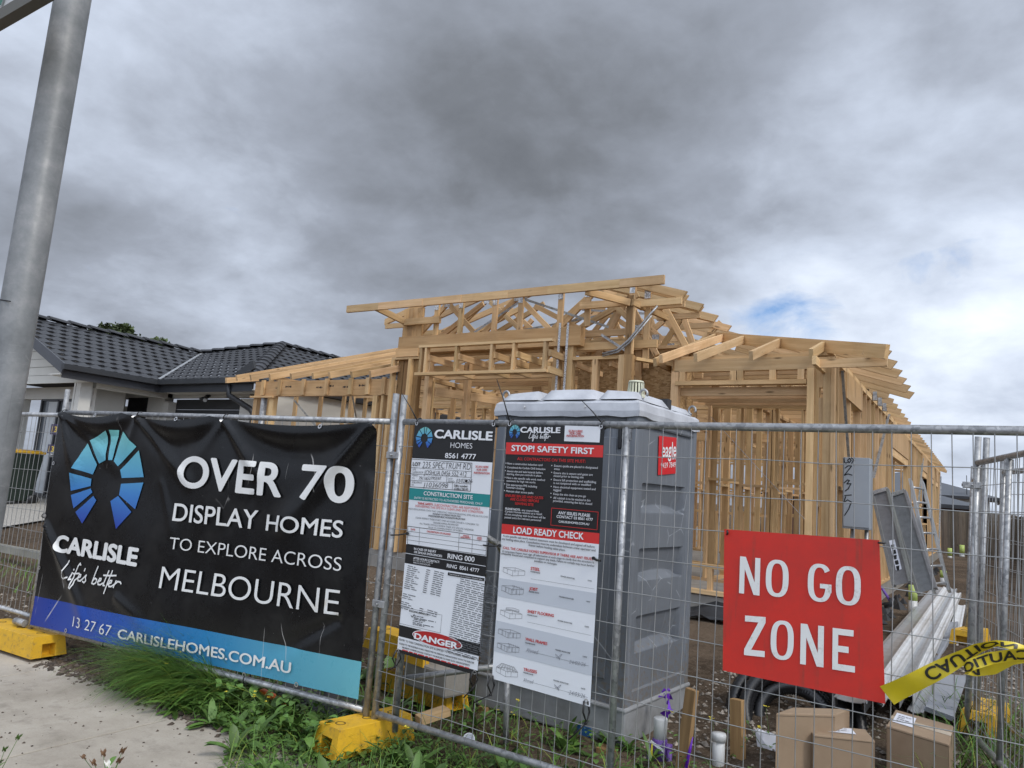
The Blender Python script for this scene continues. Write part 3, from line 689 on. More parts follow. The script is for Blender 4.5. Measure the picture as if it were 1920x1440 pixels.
# portico posts
for x, y, w_, mt_ in ((-7.56, 8.36, 0.045, WOOD), (-7.47, 8.46, 0.10, WOODD), (-7.36, 8.46, 0.09, WOODD), (-7.22, 8.36, 0.05, WOOD), (-7.15, 8.44, 0.09, WOODD), (-6.86, 8.36, 0.085, WOOD), (-6.55, 8.9, 0.09, WOOD)):
    part_beam('post', (x, y, SLZ), (x, y, 3.52 if x > -7.0 else 3.5), w_, 0.09, (0, 1, 0), mt=mt_)
part_beam('top_plate', (-7.6, 8.4, 3.52), (-7.08, 8.4, 3.52), 0.11, 0.035); part_beam('packing_block', (-7.52, 8.35, 3.60), (-7.08, 8.35, 3.60), 0.05, 0.12, mt=LVL)
part_beam('beam_joist', (-6.8, 8.45, 3.02), (-5.9, 10.2, 3.02), 0.045, 0.12)
for x, y, z0, z1, w_ in ((-5.9, 9.9, SLZ, 3.3, 0.16), (-5.35, 9.9, SLZ, 3.3, 0.09), (-4.95, 8.7, SLZ, 3.25, 0.12), (-4.75, 8.42, SLZ, 3.6, 0.09), (-4.55, 8.42, SLZ, 3.6, 0.09), (-5.6, 9.5, SLZ, 2.72, 0.3)):
    part_beam('post', (x, y, z0), (x, y, z1), w_, 0.09, (0, 1, 0))
m = MB()
for x in (-4.70, -4.58):
    m.box((x, 8.33, 2.95), (0.032, 0.003, 1.9))
m.build('tie_down_strap', PLATE, house)
part_beam('top_plate', (-4.50, 8.4, 3.42), (-3.66, 8.4, 3.42), 0.09, 0.042); part_beam('stud', (-4.17, 8.4, SLZ), (-4.17, 8.4, 3.40), 0.07, 0.09, (0, 1, 0))
part_beam('corner_post', (-3.79, 8.36, SLZ), (-3.79, 8.36, 3.44), 0.075, 0.09, (0, 1, 0)); part_beam('corner_post', (-3.70, 8.37, SLZ), (-3.70, 8.37, 3.44), 0.10, 0.09, (0, 1, 0), mt=STAKE)
part_beam('truss_web', (-3.72, 8.38, 3.44), (-3.72, 8.38, 4.20), 0.085, 0.09, (0, 1, 0), mt=STAKE)
part_beam('top_plate', (-3.66, 8.42, 3.40), (-3.22, 9.1, 3.40), 0.09, 0.04)
part_beam('stud', (-3.27, 9.0, SLZ), (-3.27, 9.0, 3.38), 0.09, 0.09, (0, 1, 0))
for i in range(7): part_beam('ceiling_joist', (-7.45, 8.95+0.42*i, 3.44), (-4.7 if i < 1 else -3.24, 8.95+0.42*i, 3.44), 0.045, 0.13)
for i in range(6): part_beam('ceiling_joist', (-10.6, 9.3+0.45*i, 3.30), (-7.55, 9.3+0.45*i, 3.30), 0.04, 0.10)
# metal braces
m = MB()
for p, q in (((-6.25, 8.55, 3.9), (-5.35, 8.6, 4.42)), ((-5.45, 8.6, 4.35), (-4.1, 8.55, 3.86)), ((-4.95, 9.4, 4.36), (-3.5, 9.5, 4.2)), ((-6.6, 9.3, 4.0), (-4.4, 9.3, 4.25)), ((-4.15, 8.45, 3.74), (-3.72, 8.40, 3.47))):
    m.beam(p, q, 0.004, 0.032)
m.build('bracing_strap', GALV, house)
m = MB(); m.tube([(-4.05, 8.32, 3.46), (-3.85, 8.31, 3.50), (-3.7, 8.31, 3.62), (-3.45, 8.36, 3.95), (-3.38, 8.4, 4.05)], 0.014, 6); m.tube([(-4.05, 8.32, 3.43), (-3.83, 8.30, 3.47), (-3.68, 8.30, 3.59), (-3.43, 8.35, 3.92)], 0.010, 6)
m.build('conduit', GALV, house)
m = MB(); m.beam((-3.15, 9.93, 2.86), (-1.5, 9.93, 1.15), 0.003, 0.03, (0, 1, 0)); m.build('bracing_strap', GALV, house)
m = MB(); m.beam((-1.32, 8.75, 3.25), (-1.30, 9.25, 2.1), 0.003, 0.03, (1, 0, 0)); m.beam((-1.32, 13.5, 3.35), (-1.31, 11.4, 2.2), 0.003, 0.04, (1, 0, 0)); m.beam((-1.32, 21.4, 3.2), (-1.31, 18.3, 1.0), 0.003, 0.04, (1, 0, 0)); m.beam((-1.32, 30.2, 3.2), (-1.31, 28.6, 0.9), 0.003, 0.05, (1, 0, 0)); m.build('bracing_strap', GALV, house)
def words_(m, x, z, k):
    """blurred ink stamp on the beam: a short row of marks"""
    for q in range(5): m.box((x+0.03*q, 8.3735, z), (0.012+0.008*((q*7+k) % 3), 0.002, 0.018+0.012*((q+k) % 2)))
# --- garage on the left: deep beam, blocks, rafters
part_beam('garage_beam', (-10.74, 8.42, 3.09), (-7.62, 8.42, 3.09), 0.09, 0.255, mt=LVL)
part_beam('lintel_beam', (-10.78, 8.36, 2.945), (-10.2, 8.36, 2.945), 0.09, 0.03)
for x in (-10.5, -10.08, -9.5, -8.95, -8.42, -8.05, -7.72):
    part_beam('packing_block', (x, 8.35, 2.975), (x, 8.35, 3.235), 0.075, 0.035, (0, 1, 0))
for x in (-10.51, -10.15, -9.68, -9.18, -8.69, -8.33, -7.87, -7.5):
    part_beam('rafter', (x, 7.8, 3.185), (x, 12.6, 3.185+PT*4.8), 0.042, 0.095, tint=0.22)
part_beam('rafter', (-10.85, 7.85, 3.16), (-10.85, 8.5, 3.30), 0.04, 0.09)
for x, w_ in ((-10.70, 0.09), (-10.28, 0.12), (-7.9, 0.09), (-7.75, 0.05)):
    part_beam('post', (x, 8.42, SLZ), (x, 8.42, 2.96), w_, 0.09, (0, 1, 0))
m = MB(); m.tube([(-10.47, 8.38, 0.7), (-10.47, 8.38, 2.94)], 0.055, 12); m.build('steel_prop', GALV, house)
for x in (-9.6, -8.55): part_beam('post', (x, 9.6, SLZ), (x, 9.6, 3.2), 0.07, 0.09, (0, 1, 0))
m = MB(); m.beam((-10.2, 8.8, 2.95), (-9.9, 9.4, 2.3), 0.003, 0.03); m.beam((-8.5, 8.5, 2.96), (-9.1, 9.4, 2.3), 0.02, 0.03); m.build('bracing_strap', GALV, house)
m = MB()
for k, x in enumerate((-10.2, -9.95, -9.2, -8.95, -8.6, -8.25)): words_(m, x, 3.10+0.02*(k % 2), k)
m.build('ink_stamp', BLACKP, house)
tag(extra.build('studs', WOOD, house), kind='stuff')

# ------------------------------------------------------------------ neighbouring house on the left
def tiles(mb, O, A, Bv, L, R_, nrow, rows_len=0.30, col=0.25, m=0):
    """roof plane: O origin at eave, A unit along eave, Bv unit up the slope; L(b), R_(b) left/right limits at slope distance b"""
    O = Vector(O); A = Vector(A); Bv = Vector(Bv); N = A.cross(Bv).normalized()
    if N.z < 0: N = -N
    prof = [(0.0, 0.0), (0.09, 0.0), (0.14, 0.009), (0.19, 0.018), (0.225, 0.016), (0.25, 0.0)]
    for r in range(nrow):
        b0 = r*rows_len; b1 = min((r+1)*rows_len+0.03, nrow*rows_len)
        l = min(L(b0), L(b1)); h = max(R_(b0), R_(b1))
        i = math.floor(l/col)-1
        sh = 0.125 if r % 2 else 0.0
        while i*col+sh < h:
            k = rnd.uniform(0.9, 1.12)
            for q in range(len(prof)-1):
                vs = []
                for b, lift in ((b0, 0.026), (b1, 0.004)):
                    for aa, hh in (prof[q], prof[q+1]):
                        a = min(max(i*col+sh+aa, L(b)), R_(b)); vs.append(O+A*a+Bv*b+N*(hh+lift))
                fr = []
                for aa, hh in (prof[q], prof[q+1]):
                    a = min(max(i*col+sh+aa, L(b0)), R_(b0)); fr.append(O+A*a+Bv*b0+N*(hh+0.004))
                if (vs[0]-vs[1]).length < 1e-4 and (vs[2]-vs[3]).length < 1e-4: continue
                mb.add(vs+fr, [(0, 1, 3, 2), (4, 5, 1, 0)], m, None, (k, k, k))
            i += 1
def caps(mb, p, q, w_=0.13, h=0.07, step=0.42):
    p = Vector(p); q = Vector(q); L = (q-p).length; a = (q-p)/L; sd = a.cross(Vector((0, 0, 1))).normalized(); u = sd.cross(a)
    n = max(1, round(L/step))
    for i in range(n):
        t0 = L*i/n; t1 = L*(i+1)/n+0.03; k = rnd.uniform(0.85, 1.5); vs = []
        for t, li in ((t0, 0.035), (t1, 0.0)):
            for x, z in ((-1, 0), (-0.75, 0.6), (-0.3, 0.95), (0.3, 0.95), (0.75, 0.6), (1, 0)): vs.append(p+a*t+sd*x*w_+u*(z*h+li))
        mb.add(vs, [(j, j+1, 7+j, 6+j) for j in range(5)]+[(0, 1, 2, 3, 4, 5)], 0, None, (k, k, k))
nb = thing('neighbour_house', 'finished single storey house with charcoal tiled roof and white walls on the left', 'house', (-15, 9, 0.78))
ZE = 3.34; PN = 0.43; cs = 1/math.hypot(1, PN); sn = PN*cs
rt = MB()
# right slope of the gable wing (faces +x), eave at x=-14.2 running back in y
tiles(rt, (-14.2, 6.85, ZE), (0, 1, 0), (-cs, 0, sn), lambda b: 0.0, lambda b: 1.85+b*cs, 10)
# front slope of the garage wing, between valley and hip
def f_r(b): return 2.9-b*cs
tiles(rt, (-14.2, 8.7, ZE), (1, 0, 0), (0, cs, sn), lambda b: -b*cs, f_r, 12)
# east slope
tiles(rt, (-11.3, 8.7, ZE), (0, 1, 0), (-cs, 0, sn), lambda b: b*cs, lambda b: 14.0, 12)
# far slope of the gable wing so that the ridge is solid
rt.quad((-17, 6.85, ZE+PN*2.8), (-17, 11.5, ZE+PN*2.8), (-19.8, 11.5, ZE), (-19.8, 6.85, ZE), 0, dark(1))
rt.quad((-17.0, 11.5, ZE+PN*2.8), (-14.6, 12, ZE+PN*3.3), (-14.6, 22.7, ZE+PN*3.3), (-18, 22.7, ZE), 0, dark(1))
rt.quad((-17, 11.5, 4.54), (-15.3, 12.2, 4.70), (-14.6, 12.0, 4.75), (-14.6, 12.3, 4.75), 0, dark(1))
nroof = rt.build('roof', TILE, nb)
rc = MB(); caps(rc, (-17, 6.85, ZE+PN*2.8+0.01), (-17, 11.6, ZE+PN*2.8+0.01)); caps(rc, (-11.22, 8.62, ZE+0.02), (-14.55, 11.95, ZE+PN*3.3+0.02)); caps(rc, (-14.6, 12, ZE+PN*3.3+0.02), (-14.6, 22, ZE+PN*3.3+0.02)); caps(rc, (-17, 11.5, 4.56), (-14.7, 12.0, 4.78))
rc.build('ridge_caps', TILE, nroof)
m = MB(); m.beam((-14.2, 8.72, ZE+0.045), (-17, 11.52, ZE+PN*2.8+0.045), 0.06, 0.02); m.build('valley_flashing', ALU, nroof)
m = MB(); m.beam((-17.0, 6.82, ZE+PN*2.8-0.06), (-14.15, 6.82, ZE-0.07), 0.03, 0.19); m.beam((-17.0, 6.82, ZE+PN*2.8-0.06), (-19.85, 6.82, ZE-0.07), 0.03, 0.19)
m.build('barge_board', BARGE, nb)
gt = MB(); 
gt.beam((-14.16, 6.80, ZE-0.03), (-14.16, 8.74, ZE-0.03), 0.11, 0.10); gt.beam((-14.2, 8.68, ZE-0.03), (-11.2, 8.68, ZE-0.03), 0.11, 0.10); gt.beam((-11.25, 8.66, ZE-0.03), (-11.25, 22.7, ZE-0.03), 0.11, 0.10)
gt.beam((-14.22, 6.84, ZE-0.15), (-14.22, 8.76, ZE-0.15), 0.03, 0.16); gt.beam((-14.2, 8.76, ZE-0.15), (-11.3, 8.76, ZE-0.15), 0.03, 0.16)
gt.beam((-11.6, 8.62, ZE+0.02), (-11.15, 8.62, ZE+0.24), 0.05, 0.16)
gt.build('gutter', DARKM, nb)
m = MB(); m.tube([(-11.95, 8.72, ZE-0.1), (-11.95, 8.75, ZE-0.30), (-11.62, 9.0, ZE-0.52), (-11.58, 9.06, ZE-0.62), (-11.58, 9.06, 0.8)], 0.055, 6); m.build('downpipe', DARKM, nb)
wl = MB(); zg = 0.6
# soffits, walls, beam over the porch
wl.box((-14.43, 7.75, ZE-0.17), (0.42, 1.9, 0.02)); wl.box((-12.75, 8.98, ZE-0.20), (3.0, 0.46, 0.02))
wl.box((-14.6, 7.47, (zg+ZE-0.18)/2+0.0), (0.16, 0.22, ZE-0.18-zg)); wl.box((-14.72, 7.53, (zg+ZE)/2-0.1), (0.06, 0.36, ZE-0.2-zg))
wl.box((-14.58, 8.4, ZE-0.24), (0.12, 1.5, 0.12))
wl.box((-15.55, 9.4, 3.16), (1.95, 0.2, 0.14)); wl.box((-15.15, 9.4, 1.85), (0.62, 0.2, 2.48)); wl.box((-13.4, 9.4, 3.15), (2.7, 0.2, 0.12)); wl.box((-14.75, 9.38, 1.75), (0.2, 0.22, 2.5)); wl.box((-12.05, 9.38, 1.75), (0.45, 0.22, 2.6))
wl.box((-16.65, 8.9, 1.9), (0.12, 1.1, 2.6)); wl.box((-16.4, 9.42, 1.75), (0.4, 0.2, 2.3))
wl.box((-11.42, 15.6, 1.95), (0.16, 12.6, 2.6))
wl.box((-15.65, 8.02, 1.85), (0.22, 0.16, 2.5)); wl.box((-15.2, 8.3, 1.85), (0.12, 0.6, 2.5)); wl.box((-17.3, 8.02, 3.0), (3.4, 0.16, 0.25)); wl.box((-18.6, 8.02, 1.85), (1.2, 0.16, 2.5))
wl.build('wall', RENDER, nb)
cl = MB()
for i in range(8):
    z = ZE-0.24+0.17*i; half = min(2.8, (ZE+PN*2.8-z)/PN) if z > ZE-0.1 else 2.75
    if half < 0.2: break
    ht = min(2.75, max(0.02, (ZE+PN*2.8-z-0.2)/PN)); hb = min(half, 2.75, ht+0.17/PN); y_ = 7.35+0.006*(i % 2); zt_ = z+0.16
    cl.prism([(-17-hb, z), (-17+hb, z), (-17+ht, zt_), (-17-ht, zt_)], lambda a, b, t: (a, y_-0.018+t, b), 0.03)
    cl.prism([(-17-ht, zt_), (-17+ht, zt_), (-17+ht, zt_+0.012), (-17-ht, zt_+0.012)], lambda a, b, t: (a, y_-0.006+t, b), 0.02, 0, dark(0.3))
cl.build('gable_cladding', CLAD, nb)
m = MB(); m.box((-15.85, 9.33, 1.95), (0.78, 0.05, 2.28)); dr = m.build('front_door', DOORM, nb)
m = MB()
for i in range(4): m.box((-16.05+0.14*i, 9.30, 1.62), (0.05, 0.012, 1.2))
m.build('door_panel', DARKM, dr)
m = MB()
for i in range(10): m.box((-13.45, 9.47, 0.98+0.22*i), (2.4, 0.03, 0.212))
m.build('garage_door', DARKM, nb)
m = MB(); m.tube([(-13.3, 9.28, 3.13), (-13.3, 9.22, 3.08)], 0.04, 10); m.tube([(-13.3, 9.2, 3.07), (-13.36, 9.12, 3.01)], [0.03, 0.045], 10); m.tube([(-13.28, 9.2, 3.07), (-13.2, 9.13, 3.01)], [0.03, 0.045], 10); sl = m.build('security_light', DARKM, nb)
m = MB(); m.tube([(-13.2, 9.128, 3.008), (-13.19, 9.12, 3.0)], 0.04, 10); m.build('lens', CURT, sl)
wn = MB(); wx0, wx1, wz0, wz1 = -17.2, -15.78, 0.85, 2.86
for x in (wx0, (wx0+wx1)/2, wx1): wn.box((x, 7.99, (wz0+wz1)/2), (0.055, 0.08, wz1-wz0))
for z in (wz0, wz1): wn.box(((wx0+wx1)/2, 7.99, z), (wx1-wx0, 0.08, 0.05))
wo = wn.build('window', DARKM, nb)
m = MB(); m.box(((wx0+wx1)/2, 8.0, (wz0+wz1)/2), (wx1-wx0, 0.008, wz1-wz0)); m.build('pane', mat('clear_pane', lambda T, b, P: (0.10, 0.11, 0.12), rough=0.05, spec=0.9), wo)
m = MB(); n = 60; cv = []
for i in range(n+1):
    x = wx0+0.05+(wx1-wx0-0.1)*i/n; y = 7.993+0.002*math.sin(i*1.9); cv += [(x, y, wz0+0.04), (x, y, wz1-0.04)]
m.add(cv, [(2*i, 2*i+2, 2*i+3, 2*i+1) for i in range(n) if 8 < i < 27 or 34 < i < 58], 0, None, (1, 1, 1), True); m.build('curtain', CURT, wo)

# wheelie bin by the neighbour's window
bn = thing('wheelie_bin', 'dark wheelie bin with a yellow lid beside the neighbour house window', 'bin', (-16.0, 7.15, gz(-16, 7.15)+0.03))
bz = bn.location.z; bx, by_ = -16.0, 7.15
m = MB()
def rz4(cx_, cy_, hx, hy, z): return [(cx_-hx, cy_-hy, z), (cx_+hx, cy_-hy, z), (cx_+hx, cy_+hy, z), (cx_-hx, cy_+hy, z)]
v = rz4(bx, by_, 0.22, 0.24, bz+0.06)+rz4(bx, by_, 0.29, 0.33, bz+0.98)
m.add(v, [(3, 2, 1, 0), (4, 5, 6, 7), (0, 1, 5, 4), (1, 2, 6, 5), (2, 3, 7, 6), (3, 0, 4, 7)]); m.box((bx, by_-0.30, bz+0.94), (0.60, 0.06, 0.07)); m.build('body', mat('bin_green_plastic', color=(0.012, 0.022, 0.016), rough=0.5), bn, bevel=0.02)
m = MB(); m.box((bx, by_-0.01, bz+1.01), (0.62, 0.72, 0.05)); m.box((bx, by_, bz+1.045), (0.5, 0.6, 0.03)); m.build('lid', YELLOW, bn, bevel=0.015)
for sx_ in (-1, 1):
    m = MB(); m.lathe([(0.02, -0.025), (0.10, -0.025), (0.10, 0.025), (0.02, 0.025)], (bx+sx_*0.26, by_+0.24, bz+0.10), 16, axis=(1, 0, 0)); m.build('wheel', BLACKP, bn)

# ------------------------------------------------------------------ trees behind the roofs
def leaf_cloud(mb, c, rad, n, size, seed, lumps=9):
    r_ = random.Random(seed); c = Vector(c); L = []
    for i in range(lumps):
        d_ = Vector((r_.gauss(0, 1), r_.gauss(0, 1), r_.gauss(0, 0.7))).normalized()
        L.append((c+Vector((d_.x*rad[0], d_.y*rad[1], d_.z*rad[2]))*r_.uniform(0.35, 0.8), r_.uniform(0.28, 0.5), r_.uniform(0.6, 1.5)))
    for i in range(n):
        lc, lr, lk = r_.choice(L)
        d_ = Vector((r_.gauss(0, 1), r_.gauss(0, 1), r_.gauss(0, 1))).normalized()*(r_.random()**0.4)
        p_ = lc+Vector((d_.x*rad[0], d_.y*rad[1], d_.z*rad[2]))*lr
        a = Vector((r_.gauss(0, 1), r_.gauss(0, 1), r_.gauss(0, 1))).normalized(); b_ = a.orthogonal().normalized(); s_ = size*r_.uniform(0.6, 1.4); k = lk*r_.uniform(0.6, 1.3)
        mb.quad(p_-a*s_, p_-b_*s_*0.45, p_+a*s_, p_+b_*s_*0.45, 0, (k, k, k*0.9))
def tree(name, label, base, h, rad, n, size, seed):
    t = thing(name, label, 'tree', base)
    m = MB(); b = Vector(base); top = b+Vector((0, 0, h-rad[2]*0.6))
    m.tube([b, b+(top-b)*0.4+Vector((0.15, 0.1, 0)), b+(top-b)*0.75, top], [0.28, 0.22, 0.16, 0.06], 9)
    r_ = random.Random(seed)
    for i in range(6):
        s0 = b+(top-b)*r_.uniform(0.45, 0.8); e = top+Vector((r_.uniform(-1, 1)*rad[0]*0.5, r_.uniform(-1, 1)*rad[1]*0.5, r_.uniform(-0.5, 0.1)*rad[2])); m.tube([s0, (s0+e)/2+Vector((0, 0, 0.2)), e], [0.10, 0.07, 0.03], 6)
    m.build('trunk', BARK, t); m = MB(); leaf_cloud(m, b+Vector((0, 0, h-rad[2]*0.75)), rad, n, size, seed, 14); m.build('crown', FOL, t)
tree('gum_tree', 'dark green broad tree crown showing over the neighbour roof ridge', (-45.2, 25.3, 0.5), 9.7, (2.9, 2.2, 2.1), 7000, 0.15, 5)

# ------------------------------------------------------------------ paling fences and houses at the back right
def palings(name, label, p0, p1, z0, h):
    t = thing(name, label, 'fence', (p0[0], p0[1], z0)); p0 = Vector((*p0, z0)); p1 = Vector((*p1, z0)); L = (p1-p0).length; a = (p1-p0)/L; n = Vector((-a.y, a.x, 0))
    m = MB(); x = 0.0
    while x < L:
        q = p0+a*x; m.beam(q+n*rnd.uniform(-.006, .006), q+Vector((0, 0, h+rnd.uniform(-.015, .015))), 0.096, 0.014, n, tint=0.28); x += 0.1
    m.build('palings', PALE, t)
    m = MB()
    for z in (0.3, h-0.3): m.beam(p0+n*0.03+Vector((0, 0, z)), p1+n*0.03+Vector((0, 0, z)), 0.04, 0.07)
    m.build('rail', PALE, t)
    for i in range(int(L/2.4)+1):
        m = MB(); q = p0+a*min(L, 2.4*i)+n*0.09; m.beam(q, q+Vector((0, 0, h-0.05)), 0.1, 0.1, n); m.build('post', PALE, t)
palings('paling_fence', 'weathered grey timber paling fence across the back of the lot', (-6, 33.0), (0.9, 33.0), 0.3, 1.75)
palings('paling_fence', 'long grey timber paling fence receding along the right boundary', (0.95, 33.0), (2.3, 9.0), 0.3, 1.7)
def back_house(name, label, x0, x1, y0, y1, zw, zr, brick, over=0.5):
    t = thing(name, label, 'house', ((x0+x1)/2, y0, 0.3)); m = MB(); m.box(((x0+x1)/2, (y0+y1)/2, (zw+0.3)/2), (x1-x0, y1-y0, zw-0.3)); m.build('wall', brick, t)
    m = MB(); a0, a1, b0, b1 = x0-over, x1+over, y0-over, y1+over; d_ = min(a1-a0, b1-b0)/2; ym = (b0+b1)/2
    r0 = (a0+d_, ym, zr); r1 = (max(a0+d_+0.05, a1-d_), ym, zr)
    m.add([(a0, b0, zw), (a1, b0, zw), (a1, b1, zw), (a0, b1, zw), r0, r1], [(0, 1, 5, 4), (1, 2, 5), (2, 3, 4, 5), (3, 0, 4), (3, 2, 1, 0)]); ro = m.build('roof', IRON, t)
    m = MB()
    for p_, q_ in (((a0, b0), (a1, b0)), ((a0, b0), (a0, b1)), ((a1, b0), (a1, b1))): m.beam((*p_, zw-0.08), (*q_, zw-0.08), 0.1, 0.16)
    m.build('gutter', DARKM, t)
    return t
h1 = back_house('distant_house', 'far house with dark grey hip roof and white upper wall beyond the back fence', -9.5, 0.2, 50, 60, 3.1, 4.6, RENDER)
m = MB(); m.tube([(-0.9, 49.9, 3.0), (-0.9, 49.9, 4.3)], 0.02, 6); m.box((-0.9, 49.9, 3.75), (0.5, 0.3, 0.14)); m.build('antenna', DARKM, h1)
back_house('distant_house', 'low house with grey gable roof just behind the back paling fence', -8.5, -0.55, 37, 44, 2.35, 3.35, BRICK)
back_house('distant_house', 'brown brick house with grey roof beyond the right boundary fence', 2.6, 14, 27, 39, 2.75, 4.1, BRICK, 0.55)

# ------------------------------------------------------------------ lettering
_fcache = {}
def glyphs(txt, bold=0.0, spacing=1.0):
    key = (txt, round(bold, 4), spacing)
    if key in _fcache: return _fcache[key]
    cu = bpy.data.curves.new('t', 'FONT'); cu.body = txt; cu.size = 1.0; cu.offset = min(0.0, bold); cu.resolution_u = 8 if len(txt) < 22 else 3; cu.space_character = spacing
    cu.fill_mode = 'BOTH'
    o = bpy.data.objects.new('t', cu); COL.objects.link(o)
    bpy.context.view_layer.update()
    me = bpy.data.meshes.new_from_object(o.evaluated_get(bpy.context.evaluated_depsgraph_get()))
    v = [(q.co.x, q.co.y) for q in me.vertices]; f = [tuple(q.vertices) for q in me.polygons]
    bpy.data.objects.remove(o); bpy.data.curves.remove(cu); bpy.data.meshes.remove(me)
    _fcache[key] = (v, f); return v, f
_H = max(y for x, y in glyphs('H')[0])
def put(mb, mp, txt, p0, p1, top=None, col=(0.8, 0.8, 0.8), bold=0.0, m=0, off=0.003, cutu=0, shear=0.0, flip=False):
    """text between baseline points p0,p1 in sheet coordinates (s,z); top: a point at cap height above p0"""
    v, f = glyphs(txt, min(0.0, bold))
    if not v: return
    x0 = min(q[0] for q in v); x1 = max(q[0] for q in v)
    dx, dz = p1[0]-p0[0], p1[1]-p0[1]
    k = dx/(x1-x0)
    ch = (top[1]-p0[1]) if top else _H*k*1.0
    ky = ch/_H
    P = [(p0[0]+(x-x0+shear*y)*k, p0[1]+(x-x0)*k*dz/dx+(y*ky if not flip else (_H-y)*ky)) for x, y in v]
    if cutu:
        bm = bmesh.new(); bv = [bm.verts.new((a, b, 0)) for a, b in P]
        for q in f:
            try: bm.faces.new([bv[i] for i in q])
            except ValueError: pass
        for ax in (0, 1):
            lo = min(q[ax] for q in P); hi = max(q[ax] for q in P); n = int((hi-lo)/cutu)
            for i in range(1, n+1):
                co = [0, 0, 0]; no = [0, 0, 0]; co[ax] = lo+i*cutu; no[ax] = 1
                bmesh.ops.bisect_plane(bm, geom=bm.verts[:]+bm.edges[:]+bm.faces[:], plane_co=co, plane_no=no)
        bm.verts.index_update(); P = [(q.co.x, q.co.y) for q in bm.verts]; f = [tuple(w_.index for w_ in q.verts) for q in bm.faces]; bm.free()
    mb.add([mp(a, b, off) for a, b in P], f, m, None, col)
    if bold > 0:      # a heavier weight: the same outline laid eight times round itself, each a hair above the last
        rr = bold*0.8*math.hypot(k, k)/1.414
        for q in range(8):
            a_ = q*math.pi/4; ox, oz = rr*math.cos(a_), bold*0.8*ky*0.85*math.sin(a_)
            mb.add([mp(a+ox, b+oz, off+0.00012*(q+1)) for a, b in P], f, m, None, col)
def stroke(mb, mp, pts, w_, col, off=0.003, m=0):
    for (a, b), (c, d_) in zip(pts[:-1], pts[1:]):
        L = math.hypot(c-a, d_-b)
        if L < 1e-6: continue
        nx_, ny_ = -(d_-b)/L*w_/2, (c-a)/L*w_/2; ex, ey = (c-a)/L*w_*0.3, (d_-b)/L*w_*0.3
        mb.add([mp(a+nx_-ex, b+ny_-ey, off), mp(a-nx_-ex, b-ny_-ey, off), mp(c-nx_+ex, d_-ny_+ey, off), mp(c+nx_+ex, d_+ny_+ey, off)], [(0, 1, 2, 3)], m, None, col)
def poly(mb, mp, pts, col, off=0.0015, m=0): mb.add([mp(a, b, off) for a, b in pts], [tuple(range(len(pts)))], m, None, col)
SCRIPT = [[(0.95, 3.2), (0.6, 2.0), (0.25, 0.9), (0.08, 0.3), (0.3, 0.05), (0.8, 0.15), (1.3, 0.45)], [(1.75, 1.3), (1.6, 0.5), (1.55, 0.1), (1.8, 0.2)], [(1.88, 1.75), (1.92, 1.9)],
          [(2.95, 2.75), (2.8, 3.05), (2.55, 2.6), (2.2, 1.2), (1.95, -0.2), (1.8, -1.2), (2.0, -1.3), (2.25, -0.6), (2.3, 0.1), (2.7, 0.55)], [(1.9, 1.15), (2.9, 1.35)],
          [(2.7, 0.55), (3.15, 0.85), (3.2, 1.2), (2.95, 1.2), (2.75, 0.6), (2.85, 0.15), (3.2, 0.15), (3.6, 0.6)], [(3.75, 2.3), (3.65, 1.9)],
          [(3.6, 0.6), (4.1, 1.3), (4.0, 0.85), (4.15, 0.35), (3.9, 0.0), (3.6, 0.15)],
          [(5.75, 3.0), (5.5, 1.8), (5.2, 0.1)], [(5.25, 0.5), (5.6, 1.05), (5.9, 0.9), (5.85, 0.35), (5.55, 0.05), (5.25, 0.15)],
          [(6.1, 0.5), (6.55, 0.85), (6.6, 1.15), (6.35, 1.15), (6.15, 0.6), (6.25, 0.15), (6.6, 0.15), (7.0, 0.5)], [(7.55, 2.6), (7.25, 1.2), (7.05, 0.15), (7.3, 0.15)], [(8.1, 2.7), (7.75, 1.0), (7.4, -1.1)],
          [(6.85, 1.75), (7.8, 1.85), (8.8, 2.05)], [(7.75, 0.4), (8.25, 0.8), (8.3, 1.15), (8.0, 1.1), (7.85, 0.5), (8.0, 0.15), (8.35, 0.2), (8.75, 0.6)], [(8.95, 1.25), (8.7, 0.1)], [(8.8, 0.6), (9.2, 1.15), (9.6, 1.15), (9.75, 0.9)]]
def script(mb, mp, p0, p1, h, w_, col, off=0.003):
    k = (p1[0]-p0[0])/9.75; kz = h/3.2; sl = (p1[1]-p0[1])/(p1[0]-p0[0])
    for st in SCRIPT:
        q = [(p0[0]+x*k, p0[1]+x*k*sl+y*kz) for x, y in st]; s2 = []
        for a, b in zip(q[:-1], q[1:]): s2 += [a, ((a[0]+b[0])/2, (a[1]+b[1])/2)]
        stroke(mb, mp, s2+[q[-1]], w_, col, off)
EMB = [[(0.7457,1.942),(0.863,1.945),(0.8386,1.692),(0.792,1.69)],[(0.4897,1.845),(0.7064,1.936),(0.7569,1.688),(0.6694,1.654)],[(0.3255,1.598),(0.4585,1.82),(0.6426,1.645),(0.6024,1.559)],[(0.2976,1.558),(0.5922,1.521),(0.5945,1.461),(0.3415,1.403)],[(0.3502,1.369),(0.5992,1.441),(0.6308,1.41),(0.4103,1.259)],[(0.4421,1.231),(0.6497,1.382),(0.701,1.348),(0.5549,1.143)],[(0.912,1.934),(1.121,1.815),(0.9194,1.644),(0.8588,1.685)],[(1.156,1.787),(1.251,1.574),(0.9818,1.551),(0.9535,1.616)],[(1.256,1.531),(1.208,1.313),(0.9833,1.412),(0.9854,1.504)],[(1.169,1.288),(1.011,1.139),(0.8881,1.354),(0.9736,1.404)]]
_ex = [a for q in EMB for a, b in q]; _ez = [b for q in EMB for a, b in q]; EX0, EX1, EZ0, EZ1 = min(_ex), max(_ex), min(_ez), max(_ez)
